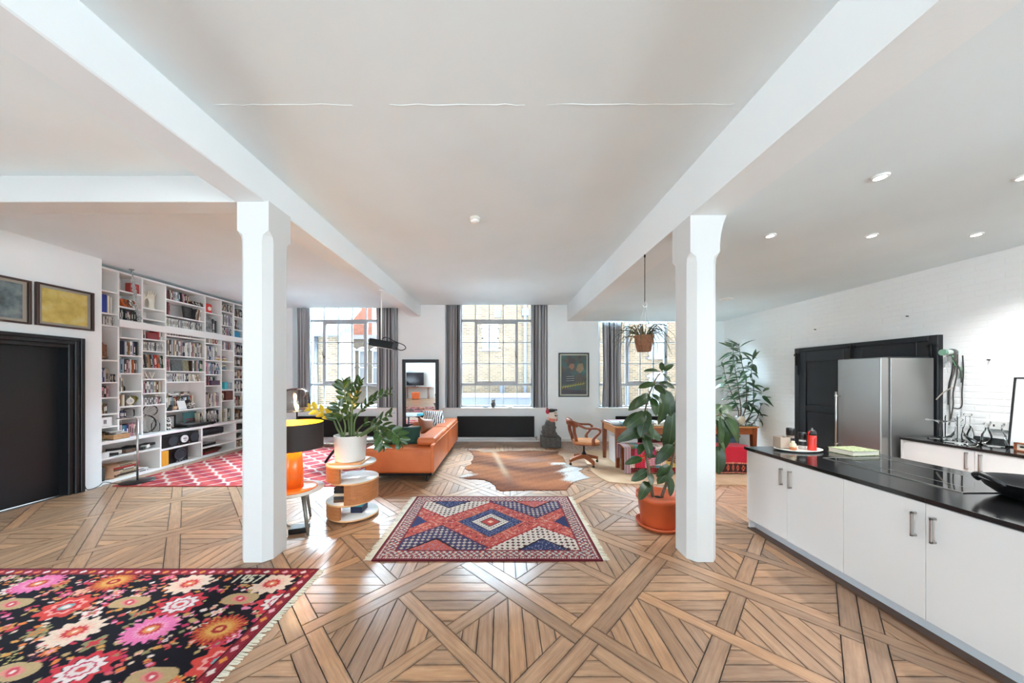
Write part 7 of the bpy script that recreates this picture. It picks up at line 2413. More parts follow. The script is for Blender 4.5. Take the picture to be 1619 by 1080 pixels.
def lean_box(mb, y0, y1, z0, z1, t0, t1):
    vs = []
    for z in (z0, z1):
        for y in (y0, y1):
            for x in (t0, t1):
                vs.append((5.40 + x + (z) * tilt, y, IZ + 0.002 + z))
    mb.add(vs, [(0, 2, 3, 1), (4, 5, 7, 6), (0, 1, 5, 4), (2, 6, 7, 3), (0, 4, 6, 2), (1, 3, 7, 5)])


fb = MB()
HF = 0.74
for a in ((ly0, ly0 + 0.014, 0, HF), (ly1 - 0.014, ly1, 0, HF), (ly0 + 0.014, ly1 - 0.014, 0, 0.014), (ly0 + 0.014, ly1 - 0.014, HF - 0.014, HF)):
    lean_box(fb, *a, 0, 0.02)
fb.build('frame', BLACK, lp)
gb_ = MB(); lean_box(gb_, ly0 + 0.01, ly1 - 0.01, 0.01, HF - 0.01, 0.008, 0.014)
gb_.build('sheet', M('white_sheet', S(226, 226, 224), 0.3), lp)
mk_ = MB(); lean_box(mk_, ly1 - 0.085, ly1 - 0.075, HF - 0.1, HF - 0.035, 0.0065, 0.008)
mk_.build('printed_stroke', BLACK, lp)
sf = thing('small_box_frame', 'small wooden box frame with a dark specimen before the leaning sheet', 'picture', (5.2, 3.2, IZ))
sy1_ = wallp(1604, 5.18); sy0_ = sy1_ - 0.14
fm = MB()
for (a, b, c, d_) in ((sy0_, sy0_ + 0.012, 0, 0.085), (sy1_ - 0.012, sy1_, 0, 0.085), (sy0_, sy1_, 0, 0.012), (sy0_, sy1_, 0.073, 0.085)):
    fm.box(5.17, 5.21, a, b, zc + c, zc + d_)
fm.build('frame', CHERRY_X, sf)
MB().box(5.185, 5.19, sy0_ + 0.01, sy1_ - 0.01, zc + 0.01, zc + 0.075).build('backing', CREAM, sf)
MB().ball((5.182, sy1_ - 0.045, zc + 0.045), (0.004, 0.016, 0.01), 10, 6).build('specimen', BLACK, sf)

# socket, cut pipe with loose cables
sk = thing('wall_socket', 'white double wall socket above the counter by the waisted vase', 'socket', (XR, wallp(1583, XR), 1.05))
wy = wallp(1583, XR)
MB().box(XR - 0.035, XR - 0.001, wy - 0.07, wy + 0.07, 1.02, 1.12).build('plate', M('white_plastic', (0, 0, 0, 1)), sk, bevel=0.004, seg=1)
for dy in (-0.03, 0.03):
    MB().box(XR - 0.037, XR - 0.034, wy + dy - 0.006, wy + dy + 0.006, 1.05, 1.075).build('slot', BLACK, sk)
cbw = thing('cable_bundle', 'loose cables hanging from a capped pipe on the brick wall', 'cables', (XR - 0.05, wallp(1512, XR), 1.78))
cyy = wallp(1511, XR)
zc0 = EYE - (557 - VY) * cyy / FPX
MB().cyl((XR - 0.001, cyy, zc0), (XR - 0.11, cyy + 0.02, zc0), 0.032, n=16).build('pipe_stub', M('sage_pipe', S(186, 200, 190), 0.4), cbw)
MB().cyl((XR - 0.11, cyy + 0.02, zc0), (XR - 0.135, cyy + 0.022, zc0), 0.038, n=16).build('cap', M('sage_green_cap', S(120, 160, 136), 0.4), cbw)
MB().cyl((XR - 0.03, cyy, zc0), (XR - 0.055, cyy, zc0), 0.042, n=16).build('collar', M('grey_conduit', (0, 0, 0, 1)), cbw)
CABLES = [([(1511, 560), (1509, 585), (1503, 605), (1501, 632), (1502, 660), (1500, 672)], 'grey_cable', (96, 92, 88)), ([(1514, 560), (1513, 590), (1507, 620), (1507, 640), (1503, 662)], 'dark_cable', (60, 54, 50)),
          ([(1508, 560), (1505, 588), (1500, 610), (1499, 640)], 'black_cable', (30, 30, 30)), ([(1506, 562), (1510, 576), (1519, 584), (1518, 598)], 'green_cable', (96, 132, 100)),
          ([(1522, 562), (1523, 590), (1521, 620), (1521, 640), (1516, 646), (1507, 645)], 'black_cable2', (40, 38, 36)), ([(1507, 565), (1513, 575), (1519, 590), (1520, 605)], 'dark_cable2', (52, 50, 48)), ([(1506, 612), (1490, 622), (1480, 632)], 'pale_cable', (196, 186, 170))]
for k, (pts, nm, col) in enumerate(CABLES):
    w3 = []
    for a, b in pts:
        Yw = wallp(a, XR - 0.03 - 0.008 * k)
        w3.append((XR - 0.03 - 0.008 * k, Yw, EYE - (b - VY) * Yw / FPX))
    MB().tube(catmull(w3, 5), 0.006 if k != 3 else 0.011, 6).build('cable', M(nm, S(*col), 0.5), cbw)
for k, (px, py) in enumerate(((1565, 569), (1290, 521), (1436, 500))):
    yy_ = wallp(px, XR)
    simple('wall_hook', MB().cyl((XR - 0.0005, yy_, EYE - (py - VY) * yy_ / FPX), (XR - 0.03, yy_, EYE - (py - VY) * yy_ / FPX), 0.007, n=8), BLACK_METAL, ['small dark nail high above the socket', 'small dark nail above the black double door near its far edge', 'small dark nail above the black double door, over the fridge'][k], 'nail', 'nails in the brick wall')

# ================================================================== FRIDGE
fg = thing('fridge', 'tall brushed steel fridge standing before the black double door', 'fridge', (5.15, 4.25, 0))
BST = NT('brushed_steel')
_m = BST.n('ShaderNodeMapping', {'Vector': BST.coord('Object'), 'Scale': (4, 4, 160)}).outputs[0]
_n = BST.noise(_m, 2.0, 3)
BST.b.inputs['Base Color'].default_value = S(156, 155, 152)
BST.b.inputs['Metallic'].default_value = 0.85
BST.i(BST.b, 'Roughness', BST.math('MULTIPLY_ADD', _n, 0.18, 0.25))
BST.bump(_n, 0.03, 0.002)
BST = BST.m
fx, fy0, fy1, fz = 4.79, 4.0, 4.52, 1.855
MB().box(fx + 0.125, 5.462, fy0, fy1, 0.03, fz - 0.005).build('cabinet', BST, fg, bevel=0.006, seg=2)
MB().box(fx + 0.105, fx + 0.126, fy0 + 0.012, fy1 - 0.012, 0.05, fz - 0.02).build('gasket', M('grey_gasket', S(70, 70, 70), 0.6), fg)
d1 = MB().box(fx, fx + 0.105, fy0 + 0.002, fy1 - 0.002, 0.05, fz).build('door', BST, fg, bevel=0.012, seg=3)
MB().tube([(fx - 0.05, fy1 - 0.03, 0.6), (fx - 0.05, fy1 - 0.03, 1.40)], 0.011, 12).build('handle', CHROME, d1)
for z in (0.66, 1.34):
    MB().cyl((fx, fy1 - 0.03, z), (fx - 0.062, fy1 - 0.03, z), 0.012, n=10).build('handle_post', CHROME, d1)
MB().box(fx + 0.06, 5.46, fy0 + 0.03, fy1 - 0.03, fz, fz + 0.012).build('top_cover', M('dark_grey_metal', (0, 0, 0, 1)), fg)
for x in (4.96, 5.42):
    for y in (fy0 + 0.05, fy1 - 0.05):
        MB().cyl((x, y, 0.0), (x, y, 0.03), 0.02, n=10).build('foot', BLACK, fg)

# ================================================================== SWIVEL CHAIR
sc = thing('swivel_chair', 'red brown wooden swivel armchair on four feet by the desk', 'chair', (1.50, 5.84, 0))
qx, qy = 1.53, 5.84
seat = MB()
pts = []
for k in range(28):
    a = 2 * PI * k / 28
    c, s = math.cos(a), math.sin(a)
    e = 0.55
    pts.append((qx + 0.245 * (abs(c) ** e) * (1 if c > 0 else -1) * (1.0 if c > 0 else 0.92), qy + 0.235 * (abs(s) ** e) * (1 if s > 0 else -1) * (1.0 if c > -0.2 else 0.88)))
seat.prism(pts, 0.405, 0.448, sm=True)
seat.build('seat', wood('honey_seat_wood', S(176, 110, 62), S(206, 142, 88), 0.35, (4, 26, 20)), sc, bevel=0.012, seg=3)
MB().prism([(qx + (a - qx) * 1.01, qy + (b - qy) * 1.01) for a, b in pts], 0.385, 0.41).build('seat_rim', CHERRY_X, sc)
# arms and back: one curved bow, its ends turning down to the seat
bow = []
for k in range(17):
    a = math.radians(68 + 224 * k / 16)
    z = 0.70 + 0.115 * max(0, -math.cos(a)) ** 1.2
    bow.append((qx - 0.03 + 0.265 * math.cos(a), qy + 0.275 * math.sin(a), z))
front_l = [(qx + 0.16, qy + 0.265, 0.695), (qx + 0.20, qy + 0.262, 0.66)]
front_r = [(qx + 0.16, qy - 0.265, 0.695), (qx + 0.20, qy - 0.262, 0.66)]
MB().tube(catmull(front_l[::-1] + bow + front_r, 3), 0.021, 10).build('arm_bow', CHERRY, sc)
top = [(qx - 0.03 + 0.272 * math.cos(math.radians(a)) - 0.015, qy + 0.275 * math.sin(math.radians(a)), 0) for a in range(118, 243, 8)]
cr = MB()
n = len(top)
vs = []
for k, (x, y, _) in enumerate(top):
    u = abs(k / (n - 1) - 0.5) * 2
    zt_ = 0.80 + 0.06 * (1 - u ** 2.2); zb_ = 0.715 + 0.03 * (1 - u)
    dx, dy = (x - qx) * 0.07, (y - qy) * 0.07
    vs += [(x, y, zb_), (x + dx, y + dy, zb_), (x + dx * 1.6, y + dy * 1.3, zt_), (x + dx * 0.6, y + dy * 0.3, zt_)]
fs = []
for k in range(n - 1):
    for j in range(4):
        fs.append((k * 4 + j, k * 4 + (j + 1) % 4, (k + 1) * 4 + (j + 1) % 4, (k + 1) * 4 + j))
fs += [(3, 2, 1, 0), tuple((n - 1) * 4 + j for j in range(4))]
cr.add(vs, fs, 0, True)
cr.build('crest_rail', CHERRY, sc)
for a in (140, 180, 220):
    c, s = math.cos(math.radians(a)), math.sin(math.radians(a))
    w_ = 0.03
    p = [(qx - 0.03 + 0.275 * c, qy + 0.275 * s, 0.745), (qx - 0.03 + 0.262 * c, qy + 0.262 * s, 0.62), (qx - 0.02 + 0.235 * c, qy + 0.225 * s, 0.52), (qx - 0.02 + 0.215 * c, qy + 0.205 * s, 0.44)]
    tgx, tgy = -s * w_, c * w_
    vs = []
    for (x, y, z) in catmull(p, 3):
        vs += [(x - tgx, y - tgy, z), (x + tgx, y + tgy, z), (x + tgx + 0.014 * c, y + tgy + 0.014 * s, z), (x - tgx + 0.014 * c, y - tgy + 0.014 * s, z)]
    m = len(vs) // 4
    fs = [(k * 4 + j, k * 4 + (j + 1) % 4, (k + 1) * 4 + (j + 1) % 4, (k + 1) * 4 + j) for k in range(m - 1) for j in range(4)] + [(3, 2, 1, 0), tuple((m - 1) * 4 + j for j in range(4))]
    MB().add(vs, fs, 0, True).build('back_splat', CHERRY, sc)
for s in (-1, 1):
    MB().tube(catmull([(qx + 0.20, qy + s * 0.262, 0.685), (qx + 0.195, qy + s * 0.26, 0.63), (qx + 0.13, qy + s * 0.25, 0.56), (qx + 0.085, qy + s * 0.24, 0.49), (qx + 0.10, qy + s * 0.235, 0.39)], 4), [0.022] * 6 + [0.024] * 6 + [0.03] * 5, 10).build('arm_support', CHERRY, sc)
MB().cyl((qx - 0.02, qy, 0.20), (qx - 0.02, qy, 0.36), 0.018, n=12).lathe([(0.055, 0.0), (0.03, 0.03), (0.02, 0.06)], (qx - 0.02, qy, 0.185), 16).box(qx - 0.10, qx + 0.08, qy - 0.05, qy + 0.05, 0.345, 0.385).build('swivel_post', BLACK_METAL, sc)
for a in (20, 110, 200, 290):
    c, s = math.cos(math.radians(a)), math.sin(math.radians(a))
    R = 0.30
    bx_ = qx - 0.02
    vs = []
    for t, z0, z1, w_ in ((0.0, 0.12, 0.20, 0.035), (0.5, 0.105, 0.165, 0.03), (0.9, 0.075, 0.13, 0.026), (1.0, 0.05, 0.12, 0.024)):
        x, y = bx_ + R * t * c, qy + R * t * s
        vs += [(x + s * w_, y - c * w_, z0), (x - s * w_, y + c * w_, z0), (x - s * w_, y + c * w_, z1), (x + s * w_, y - c * w_, z1)]
    fs = [(k * 4 + j, k * 4 + (j + 1) % 4, (k + 1) * 4 + (j + 1) % 4, (k + 1) * 4 + j) for k in range(3) for j in range(4)] + [(3, 2, 1, 0), (12, 13, 14, 15)]
    lg = MB().add(vs, fs).build('leg', CHERRY_X, sc, bevel=0.006, seg=2)
    x, y = bx_ + R * 0.96 * c, qy + R * 0.96 * s
    zb = 0.0105
    MB().cyl((x - s * 0.014, y + c * 0.014, zb + 0.022), (x + s * 0.014, y - c * 0.014, zb + 0.022), 0.022, n=12).cyl((x, y, zb + 0.03), (x, y, 0.065), 0.012, n=8).build('caster', BLACK, lg)

# ================================================================== DESK
dk = thing('desk', 'long red brown wooden desk with a glass sheet on top', 'desk', (3.2, 5.9, 0.011))
DX0, DX1, DYa, DYb = 1.98, 4.50, 5.53, 6.36
MB().box(DX0, DX1, DYa, DYb, 0.715, 0.742).build('desk_top', wood('honey_desk_wood', S(172, 112, 64), S(204, 146, 92), 0.35, (3, 26, 26)), dk, bevel=0.004, seg=1)
MB().box(DX0 + 0.01, DX1 - 0.01, DYa + 0.01, DYb - 0.01, 0.7425, 0.75).build('glass_sheet', glass_mat('desk_glass', (0.86, 0.92, 0.92, 1), 0.8), dk)
for x in (DX0 + 0.02, DX1 - 0.10):
    for y in (DYa + 0.02, DYb - 0.10):
        MB().add([(x + 0.008, y + 0.008, 0.011), (x + 0.062, y + 0.008, 0.011), (x + 0.062, y + 0.062, 0.011), (x + 0.008, y + 0.062, 0.011), (x, y, 0.715), (x + 0.08, y, 0.715), (x + 0.08, y + 0.08, 0.715), (x, y + 0.08, 0.715)],
                 [(3, 2, 1, 0), (4, 5, 6, 7), (0, 1, 5, 4), (1, 2, 6, 5), (2, 3, 7, 6), (3, 0, 4, 7)]).build('leg', CHERRY, dk)
a = MB()
a.box(DX0 + 0.10, DX1 - 0.10, DYa + 0.03, DYa + 0.055, 0.60, 0.715).box(DX0 + 0.10, DX1 - 0.10, DYb - 0.055, DYb - 0.03, 0.60, 0.715)
a.build('apron', CHERRY_X, dk)
for x in (DX0 + 0.03, DX1 - 0.055):
    MB().box(x, x + 0.025, DYa + 0.10, DYb - 0.10, 0.60, 0.715).build('side_apron', wood('honey_desk_wood', (0, 0, 0, 1), (0, 0, 0, 1)), dk)

zd = 0.7505
for k, (x, y, w_, d_, h, c, lab) in enumerate(((2.20, 5.85, 0.42, 0.30, 0.035, 'pale grey', 'pale grey folder lying at the open end of the desk'), (2.24, 6.06, 0.50, 0.26, 0.03, 'pink', 'pink covered magazine behind the grey box on the desk'),
                                        (2.62, 5.95, 0.34, 0.26, 0.05, 'white', 'white paper pile behind the rubber plant leaves on the desk'))):
    t = thing('paper_stack', lab, 'papers', (x, y, zd), 'papers on the desk')
    n = 3
    for j in range(n):
        MB().obox((x + RB.uniform(-.02, .02), y + RB.uniform(-.02, .02), zd + h / n * (j + 0.5)), (w_, d_, h / n * 0.94), (0, 0, RB.uniform(-.15, .15))).build('sheet_block', BM[c] if j == n - 1 else BM['white'], t)
gbx = thing('document_box', 'blue grey document box with white label on the desk', 'box', (2.30, 5.72, zd))
MB().box(2.14, 2.46, 5.62, 5.80, zd, zd + 0.055).build('case', M('blue_grey_card', S(128, 148, 154), 0.5), gbx, bevel=0.004, seg=1)
MB().box(2.22, 2.32, 5.618, 5.62, zd + 0.012, zd + 0.042).build('label_card', BM['white'], gbx)
dl = thing('desk_lamp', 'white pleated desk lamp shade on a brass stem, half hidden by column', 'lamp', (3.86, 5.95, zd))
MB().lathe([(0.0, 0.0), (0.08, 0.0), (0.08, 0.012), (0.012, 0.02), (0.010, 0.14)], (3.86, 5.95, zd), 20).build('stem', M('old_brass', (0, 0, 0, 1)), dl)
MB().shell([(0.17, 0.13), (0.12, 0.29)], (3.86, 5.95, zd), 28).build('shade', M('white_lamp_cloth', S(236, 234, 230), 0.8), dl)
simple('seashell', MB().ball((4.33, 5.72, zd + 0.075), (0.062, 0.04, 0.075), 16, 10), M('sand_shell', S(206, 188, 160), 0.5, var=0.1), 'pale sand coloured oval stone standing at the desk end', 'ornament')
vz = thing('desk_vase', 'clear glass vase among leaves at the plant end of the desk', 'vase', (4.2, 5.98, zd))
MB().shell([(0.0, 0.002), (0.06, 0.003), (0.075, 0.06), (0.06, 0.14), (0.07, 0.17)], (4.2, 5.98, zd), 20).build('glass_body', CLEAR, vz)
simple('steel_bottle', MB().lathe([(0.0, 0.0), (0.035, 0.0), (0.035, 0.09), (0.02, 0.11), (0.02, 0.125), (0.0, 0.125)], (4.42, 5.95, zd), 16), STEEL, 'small steel canister at the far corner of the desk', 'canister')
simple('walking_stick', MB().tube([(4.02, 7.45, 0.011), (4.37, 7.86, 1.95)], 0.014, 8).ball((4.375, 7.866, 1.97), 0.03), BLACK, 'thin black stick leaning in the corner behind the tall plant', 'stick')

# bench with throws, boxes underneath
bn = thing('bench', 'low long bench in front of the desk under two woven throws', 'bench', (3.0, 5.35, 0.011))
BX_0, BX_1, BY0, BY1 = 2.03, 4.06, 5.20, 5.50
MB().box(BX_0, BX_1, BY0, BY1, 0.42, 0.455).build('seat_board', CHERRY_X, bn)
for x in (BX_0 + 0.03, BX_1 - 0.08):
    for y in (BY0 + 0.02, BY1 - 0.07):
        MB().box(x, x + 0.05, y, y + 0.05, 0.011, 0.42).build('leg', CHERRY, bn)


def patch_col(x, y, z, left):
    r = random.Random(int((x * 37) // 1 * 91 + (z * 31) // 1 * 17))
    return r


def throw(x0, x1, label, colfn, seed):
    """cloth laid over the bench: down the front, over the top, down the back"""
    r = random.Random(seed)
    nx = int((x1 - x0) / 0.012)
    prof = [(BY0 - 0.012, z) for z in np.linspace(0.03, 0.45, 40)] + [(y, 0.462) for y in np.linspace(BY0 + 0.01, BY1 - 0.01, 16)] + [(BY1 + 0.008, z) for z in np.linspace(0.45, 0.2, 10)]
    V, Cc = [], []
    for j, (y, z) in enumerate(prof):
        for i in range(nx + 1):
            x = x0 + (x1 - x0) * i / nx
            wv = 0.012 * math.sin(x * 21 + seed) * max(0, 0.45 - z) / 0.45
            V.append((x, y - wv if y < BY0 else y + wv, z + 0.004 * math.sin(x * 13 + y * 20)))
            Cc.append(colfn((x - x0), j / len(prof), z, r))
    V = np.array(V); Cc = np.array(Cc)
    idx = np.arange(len(V)).reshape(len(prof), nx + 1)
    q = np.stack([idx[:-1, :-1], idx[:-1, 1:], idx[1:, 1:], idx[1:, :-1]], -1).reshape(-1, 4)
    c = np.array([(x0 + x1) / 2, (BY0 + BY1) / 2, 0.0])
    o = props(grid_object('woven_throw', V - c, q, Cc, vcol_mat('woven_cloth', 0.9, 0.3, 300.0, 0.2), c), label, 'throw', 'woven throws on the bench')
    md = o.modifiers.new('thick', 'SOLIDIFY'); md.thickness = 0.006; md.offset = 1
    o.data.polygons.foreach_set('use_smooth', [True] * len(o.data.polygons))
    return o


PT = [(196, 60, 110), (206, 176, 96), (186, 40, 48), (74, 126, 136), (58, 44, 46), (214, 150, 160), (120, 40, 46), (210, 130, 70), (150, 150, 90), (220, 200, 190), (80, 100, 60)]


def patchwork(x, t, z, r):
    if x < 0.10:
        k = int(x / 0.012)
        return srgb(*[(216, 196, 196), (120, 90, 96), (206, 160, 168), (70, 56, 60)][k % 4])
    px, pz = int(x / 0.17), int(z / 0.12 + 0.4 * math.sin(x * 9))
    rr = random.Random(px * 7 + pz * 131 + 5)
    base = PT[rr.randrange(len(PT))]
    u, v = (x / 0.034) % 1 - 0.5, (z / 0.034) % 1 - 0.5
    if abs(u) + abs(v) < 0.3:
        base = PT[rr.randrange(len(PT))]
    if z < 0.12:
        base = (176, 44, 44) if (abs(u) + abs(v) < 0.42) else (44, 34, 34)
        if z < 0.05:
            base = (120, 84, 60)
    return srgb(*base) * (0.9 + 0.2 * r.random())


def redcloth(x, t, z, r):
    base = (190, 38, 56)
    if z < 0.21:
        base = (60, 34, 32)
        u, v = (x / 0.085) % 1 - 0.5, (z - 0.12) / 0.14
        if abs(u) * 1.6 + abs(v) < 0.42:
            base = (206, 96, 70)
        if abs(u) * 1.6 + abs(v) < 0.2:
            base = (36, 26, 28)
        if z > 0.19 or z < 0.045:
            base = (214, 150, 120) if (x / 0.03) % 1 < 0.6 else (190, 50, 50)
    return srgb(*base) * (0.9 + 0.2 * r.random())


throw(2.0, 3.05, 'multicoloured patchwork throw on the chair end of the bench', patchwork, 3)
throw(3.06, 4.08, 'crimson throw with a dark patterned hem on the bench', redcloth, 5)
wc_ = thing('white_drawer_unit', 'white drawer unit standing under the desk by its front leg', 'drawers', (2.25, 5.95, 0.011))
MB().box(2.09, 2.45, 5.72, 6.2, 0.011, 0.50).build('body', CAB, wc_, bevel=0.004, seg=1)
for k in range(3):
    MB().box(2.095, 2.445, 5.705, 5.72, 0.03 + 0.155 * k, 0.175 + 0.155 * k).build('drawer', CAB, wc_, bevel=0.003, seg=1)
simple('maroon_bag', MB().box(2.55, 3.1, 5.66, 6.0, 0.30, 0.58), M('maroon_cloth', S(84, 30, 34), 0.9, var=0.3), 'maroon cloth bag under the desk behind the patchwork throw', 'bag', bevel=0.08, seg=4) if False else None
sg = thing('storage_box', 'dark maroon storage box under the desk behind the patchwork throw', 'box', (2.85, 5.9, 0.011))
MB().box(2.55, 3.25, 5.66, 6.1, 0.011, 0.55).build('body', M('maroon_cloth', S(84, 30, 34), 0.9, var=0.3), sg, bevel=0.02, seg=2)
MB().box(2.54, 3.26, 5.65, 6.11, 0.55, 0.585).build('lid', M('dark_teal_cloth', S(36, 62, 76), 0.8), sg, bevel=0.01, seg=2)
sg = thing('storage_box', 'slate blue storage box under the plant end of the desk', 'box', (3.9, 5.9, 0.011))
MB().box(3.6, 4.25, 5.66, 6.1, 0.011, 0.53).build('body', M('slate_blue_cloth', S(70, 86, 100), 0.8, var=0.2), sg, bevel=0.02, seg=2)
MB().box(3.59, 4.26, 5.65, 6.11, 0.53, 0.565).build('lid', M('slate_blue_cloth', (0, 0, 0, 1)), sg, bevel=0.01, seg=2)
# ================================================================== PLANTS
RP = random.Random(21)


def leaf_green(name, c1, c2, rough=0.35, under=None):
    t = NT(name)
    v = t.coord('Object')
    f = t.noise(v, 7, 3)
    oi = t.n('ShaderNodeObjectInfo').outputs['Random']
    base = t.ramp(f, [(0.3, c1), (0.75, c2)])
    base = t.mix(t.math('MULTIPLY', oi, 0.45), base, tuple(x * 1.7 for x in c2[:3]) + (1,))
    sx = t.n('ShaderNodeSeparateXYZ', {0: v}).outputs[0]
    rib = t.math('LESS_THAN', t.math('ABSOLUTE', sx), 0.0022)
    base = t.mix(t.math('MULTIPLY', rib, 0.6), base, S(150, 170, 100))
    if under:
        bf = t.n('ShaderNodeNewGeometry').outputs['Backfacing']
        base = t.mix(bf, base, under)
    t.i(t.b, 'Base Color', base)
    t.b.inputs['Roughness'].default_value = rough
    t.b.inputs['Subsurface Weight'].default_value = 0.0
    t.b.inputs['Coat Weight'].default_value = 0.1
    t.b.inputs['Coat Roughness'].default_value = 0.2
    return t.m


SOIL = M('potting_soil', S(52, 40, 32), 0.95, var=0.3, vs=40, bump=0.6, bs=120)

# ---- leafy plant with arching stems in the white pot
zx, zy, zz = -1.765, 3.68, 0.647
zp = thing('zz_plant', 'glossy green plant with arching leafy stems in a white pot', 'potted plant', (zx, zy, zz))
pot = MB().lathe([(0.0, 0.0), (0.152, 0.0), (0.160, 0.008), (0.176, 0.285), (0.178, 0.29), (0.170, 0.292), (0.165, 0.27), (0.0, 0.262)], (zx, zy, zz), 44)
pot.build('pot', M('matt_white_ceramic', S(228, 226, 220), 0.45), zp)
MB().lathe([(0.0, 0.0), (0.163, 0.0), (0.163, 0.004), (0.0, 0.01)], (zx, zy, zz + 0.262), 30).build('soil', SOIL, zp)
ZG = leaf_green('zz_leaf_green', S(26, 46, 20), S(52, 78, 30), 0.25)
ZY = leaf_green('zz_leaf_yellow', S(150, 140, 30), S(196, 180, 50), 0.3)
ZL = [leaf_mesh('zz_leaf', ZG, 1.0, 0.46, 0.18, 0.25, 6, 0.9) for _ in range(1)]
ZLY = leaf_mesh('zz_leaf_yellow', ZY, 1.0, 0.50, 0.18, 0.25, 6, 0.9)
STEM = M('plant_stem_green', S(98, 118, 66), 0.45, var=0.2, vs=20)


def zz_stem(pts, leafy=0.35, ll=0.085, yellow=0, thick=0.013):
    pp = catmull(pts, 7)
    n = len(pp)
    st_ = MB().tube(pp, [thick * (1 - 0.72 * i / (n - 1)) for i in range(n)], 8).build('stem', STEM, zp)
    m = max(5, int(sum((pp[i + 1] - pp[i]).length for i in range(n - 1)) * (1 - leafy) / 0.030))
    for k in range(m):
        t = leafy + (1 - leafy) * k / (m - 1)
        i = min(n - 2, int(t * (n - 1)))
        p = pp[i].lerp(pp[i + 1], t * (n - 1) - i)
        d = (pp[i + 1] - pp[i]).normalized()
        up = Vector((0, 0, 1))
        side = d.cross((up + Vector((0, -0.9, 0))).normalized())
        if side.length < 0.2:
            side = d.cross(Vector((0, 1, 0)))
        side.normalize()
        up2 = side.cross(d)
        s = 1 if k % 2 == 0 else -1
        dirn = (d * 0.75 + side * s * 0.9 + up2 * RP.uniform(0.15, 0.6)).normalized()
        sc_ = 1.35 * ll * (0.75 + 0.5 * math.sin(PI * min(1, 0.2 + 0.8 * (k / m)))) * RP.uniform(0.85, 1.1)
        put('leaf', ZLY if k >= m - yellow else ZL[0], st_, orient(p, dirn, up2, sc_, RP.uniform(-.3, .3)))
    p = pp[-1]
    put('leaf', ZLY if yellow else ZL[0], st_, orient(p, (pp[-1] - pp[-3]).normalized(), (0, 0, 1), ll))


def ZP(px, py, dy=0.0):
    return P(px, py, zy + dy)


zz_stem([(zx - 0.06, zy - 0.03, zz + 0.25), ZP(534, 680, -0.02), ZP(525, 661, -0.05), ZP(508, 652, -0.08), ZP(490, 646, -0.1)], 0.45, 0.075, 8)
zz_stem([(zx - 0.02, zy + 0.03, zz + 0.25), ZP(551, 668), ZP(549, 640, 0.02), ZP(545, 618, 0.03), ZP(543, 606, 0.03)], 0.5, 0.085)
zz_stem([(zx + 0.01, zy, zz + 0.25), ZP(556, 668), ZP(558, 640, -0.03), ZP(563, 618, -0.05), ZP(570, 605, -0.06)], 0.45, 0.09)
zz_stem([(zx + 0.03, zy + 0.03, zz + 0.25), ZP(561, 665, 0.03), ZP(575, 645, 0.06), ZP(593, 630, 0.08), ZP(616, 621, 0.1)], 0.42, 0.07)
zz_stem([(zx + 0.06, zy - 0.03, zz + 0.25), ZP(572, 686, -0.04), ZP(588, 674, -0.08), ZP(602, 664, -0.1), ZP(616, 656, -0.1)], 0.42, 0.075)
zz_stem([(zx + 0.07, zy - 0.05, zz + 0.25), ZP(578, 686, -0.1), ZP(598, 674, -0.16), ZP(614, 679, -0.2), ZP(629, 690, -0.22), ZP(634, 700, -0.22)], 0.42, 0.08)
zz_stem([(zx + 0.05, zy - 0.08, zz + 0.25), ZP(574, 685, -0.14), ZP(592, 676, -0.2), ZP(602, 688, -0.24), ZP(606, 704, -0.25)], 0.52, 0.08)
zz_stem([(zx - 0.05, zy - 0.06, zz + 0.25), ZP(546, 675, -0.08), ZP(541, 655, -0.12), ZP(534, 640, -0.15)], 0.5, 0.08)
zz_stem([(zx + 0.0, zy + 0.08, zz + 0.25), ZP(555, 675, 0.1), ZP(554, 650, 0.16), ZP(548, 632, 0.2)], 0.5, 0.075)
zz_stem([(zx + 0.04, zy + 0.09, zz + 0.25), ZP(566, 680, 0.12), ZP(580, 668, 0.2), ZP(592, 668, 0.26)], 0.5, 0.07)
zz_stem([(zx - 0.07, zy - 0.07, zz + 0.25), ZP(541, 684, -0.06), ZP(533, 664, -0.08), ZP(527, 655, -0.1)], 0.6, 0.075)

# ---- rubber plant in the terracotta pot
rx, ry = 1.69, 3.43
rp = thing('rubber_plant', 'tall rubber plant with big oval leaves in a terracotta pot', 'potted plant', (rx, ry, 0))
TER = M('terracotta_plastic', S(196, 92, 52), 0.45, var=0.08, vs=8)
MB().lathe([(0.0, 0.0), (0.205, 0.0), (0.228, 0.03), (0.232, 0.045), (0.222, 0.045), (0.20, 0.012), (0.0, 0.010)], (rx, ry, 0.001), 44).build('saucer', TER, rp)
MB().lathe([(0.0, 0.0), (0.165, 0.0), (0.172, 0.012), (0.205, 0.275), (0.221, 0.278), (0.226, 0.33), (0.213, 0.332), (0.20, 0.30), (0.0, 0.292)], (rx, ry, 0.012), 44).build('pot', TER, rp)
MB().lathe([(0.0, 0.0), (0.2, 0.0), (0.2, 0.004), (0.0, 0.012)], (rx, ry, 0.295), 30).build('soil', SOIL, rp)
sticker = MB().obox((rx - 0.155, ry - 0.105, 0.20), (0.028, 0.003, 0.028), (0, PI / 4, -0.95)).build('sticker', M('white_plastic', (0, 0, 0, 1)), rp)
RG = leaf_green('rubber_leaf_green', S(22, 42, 18), S(44, 68, 28), 0.38, S(112, 128, 96))
RLm = leaf_mesh('rubber_leaf', RG, 1.0, 0.45, 0.22, 0.12, 9, 0.72, 3)
RLb = leaf_mesh('rubber_leaf', RG, 1.0, 0.42, 0.40, 0.16, 9, 0.72, 3)
BARK = M('brown_bark', S(110, 92, 74), 0.8, var=0.3, vs=30)


def RPt(px, py, dy=0.0):
    return P(px, py, ry + dy)


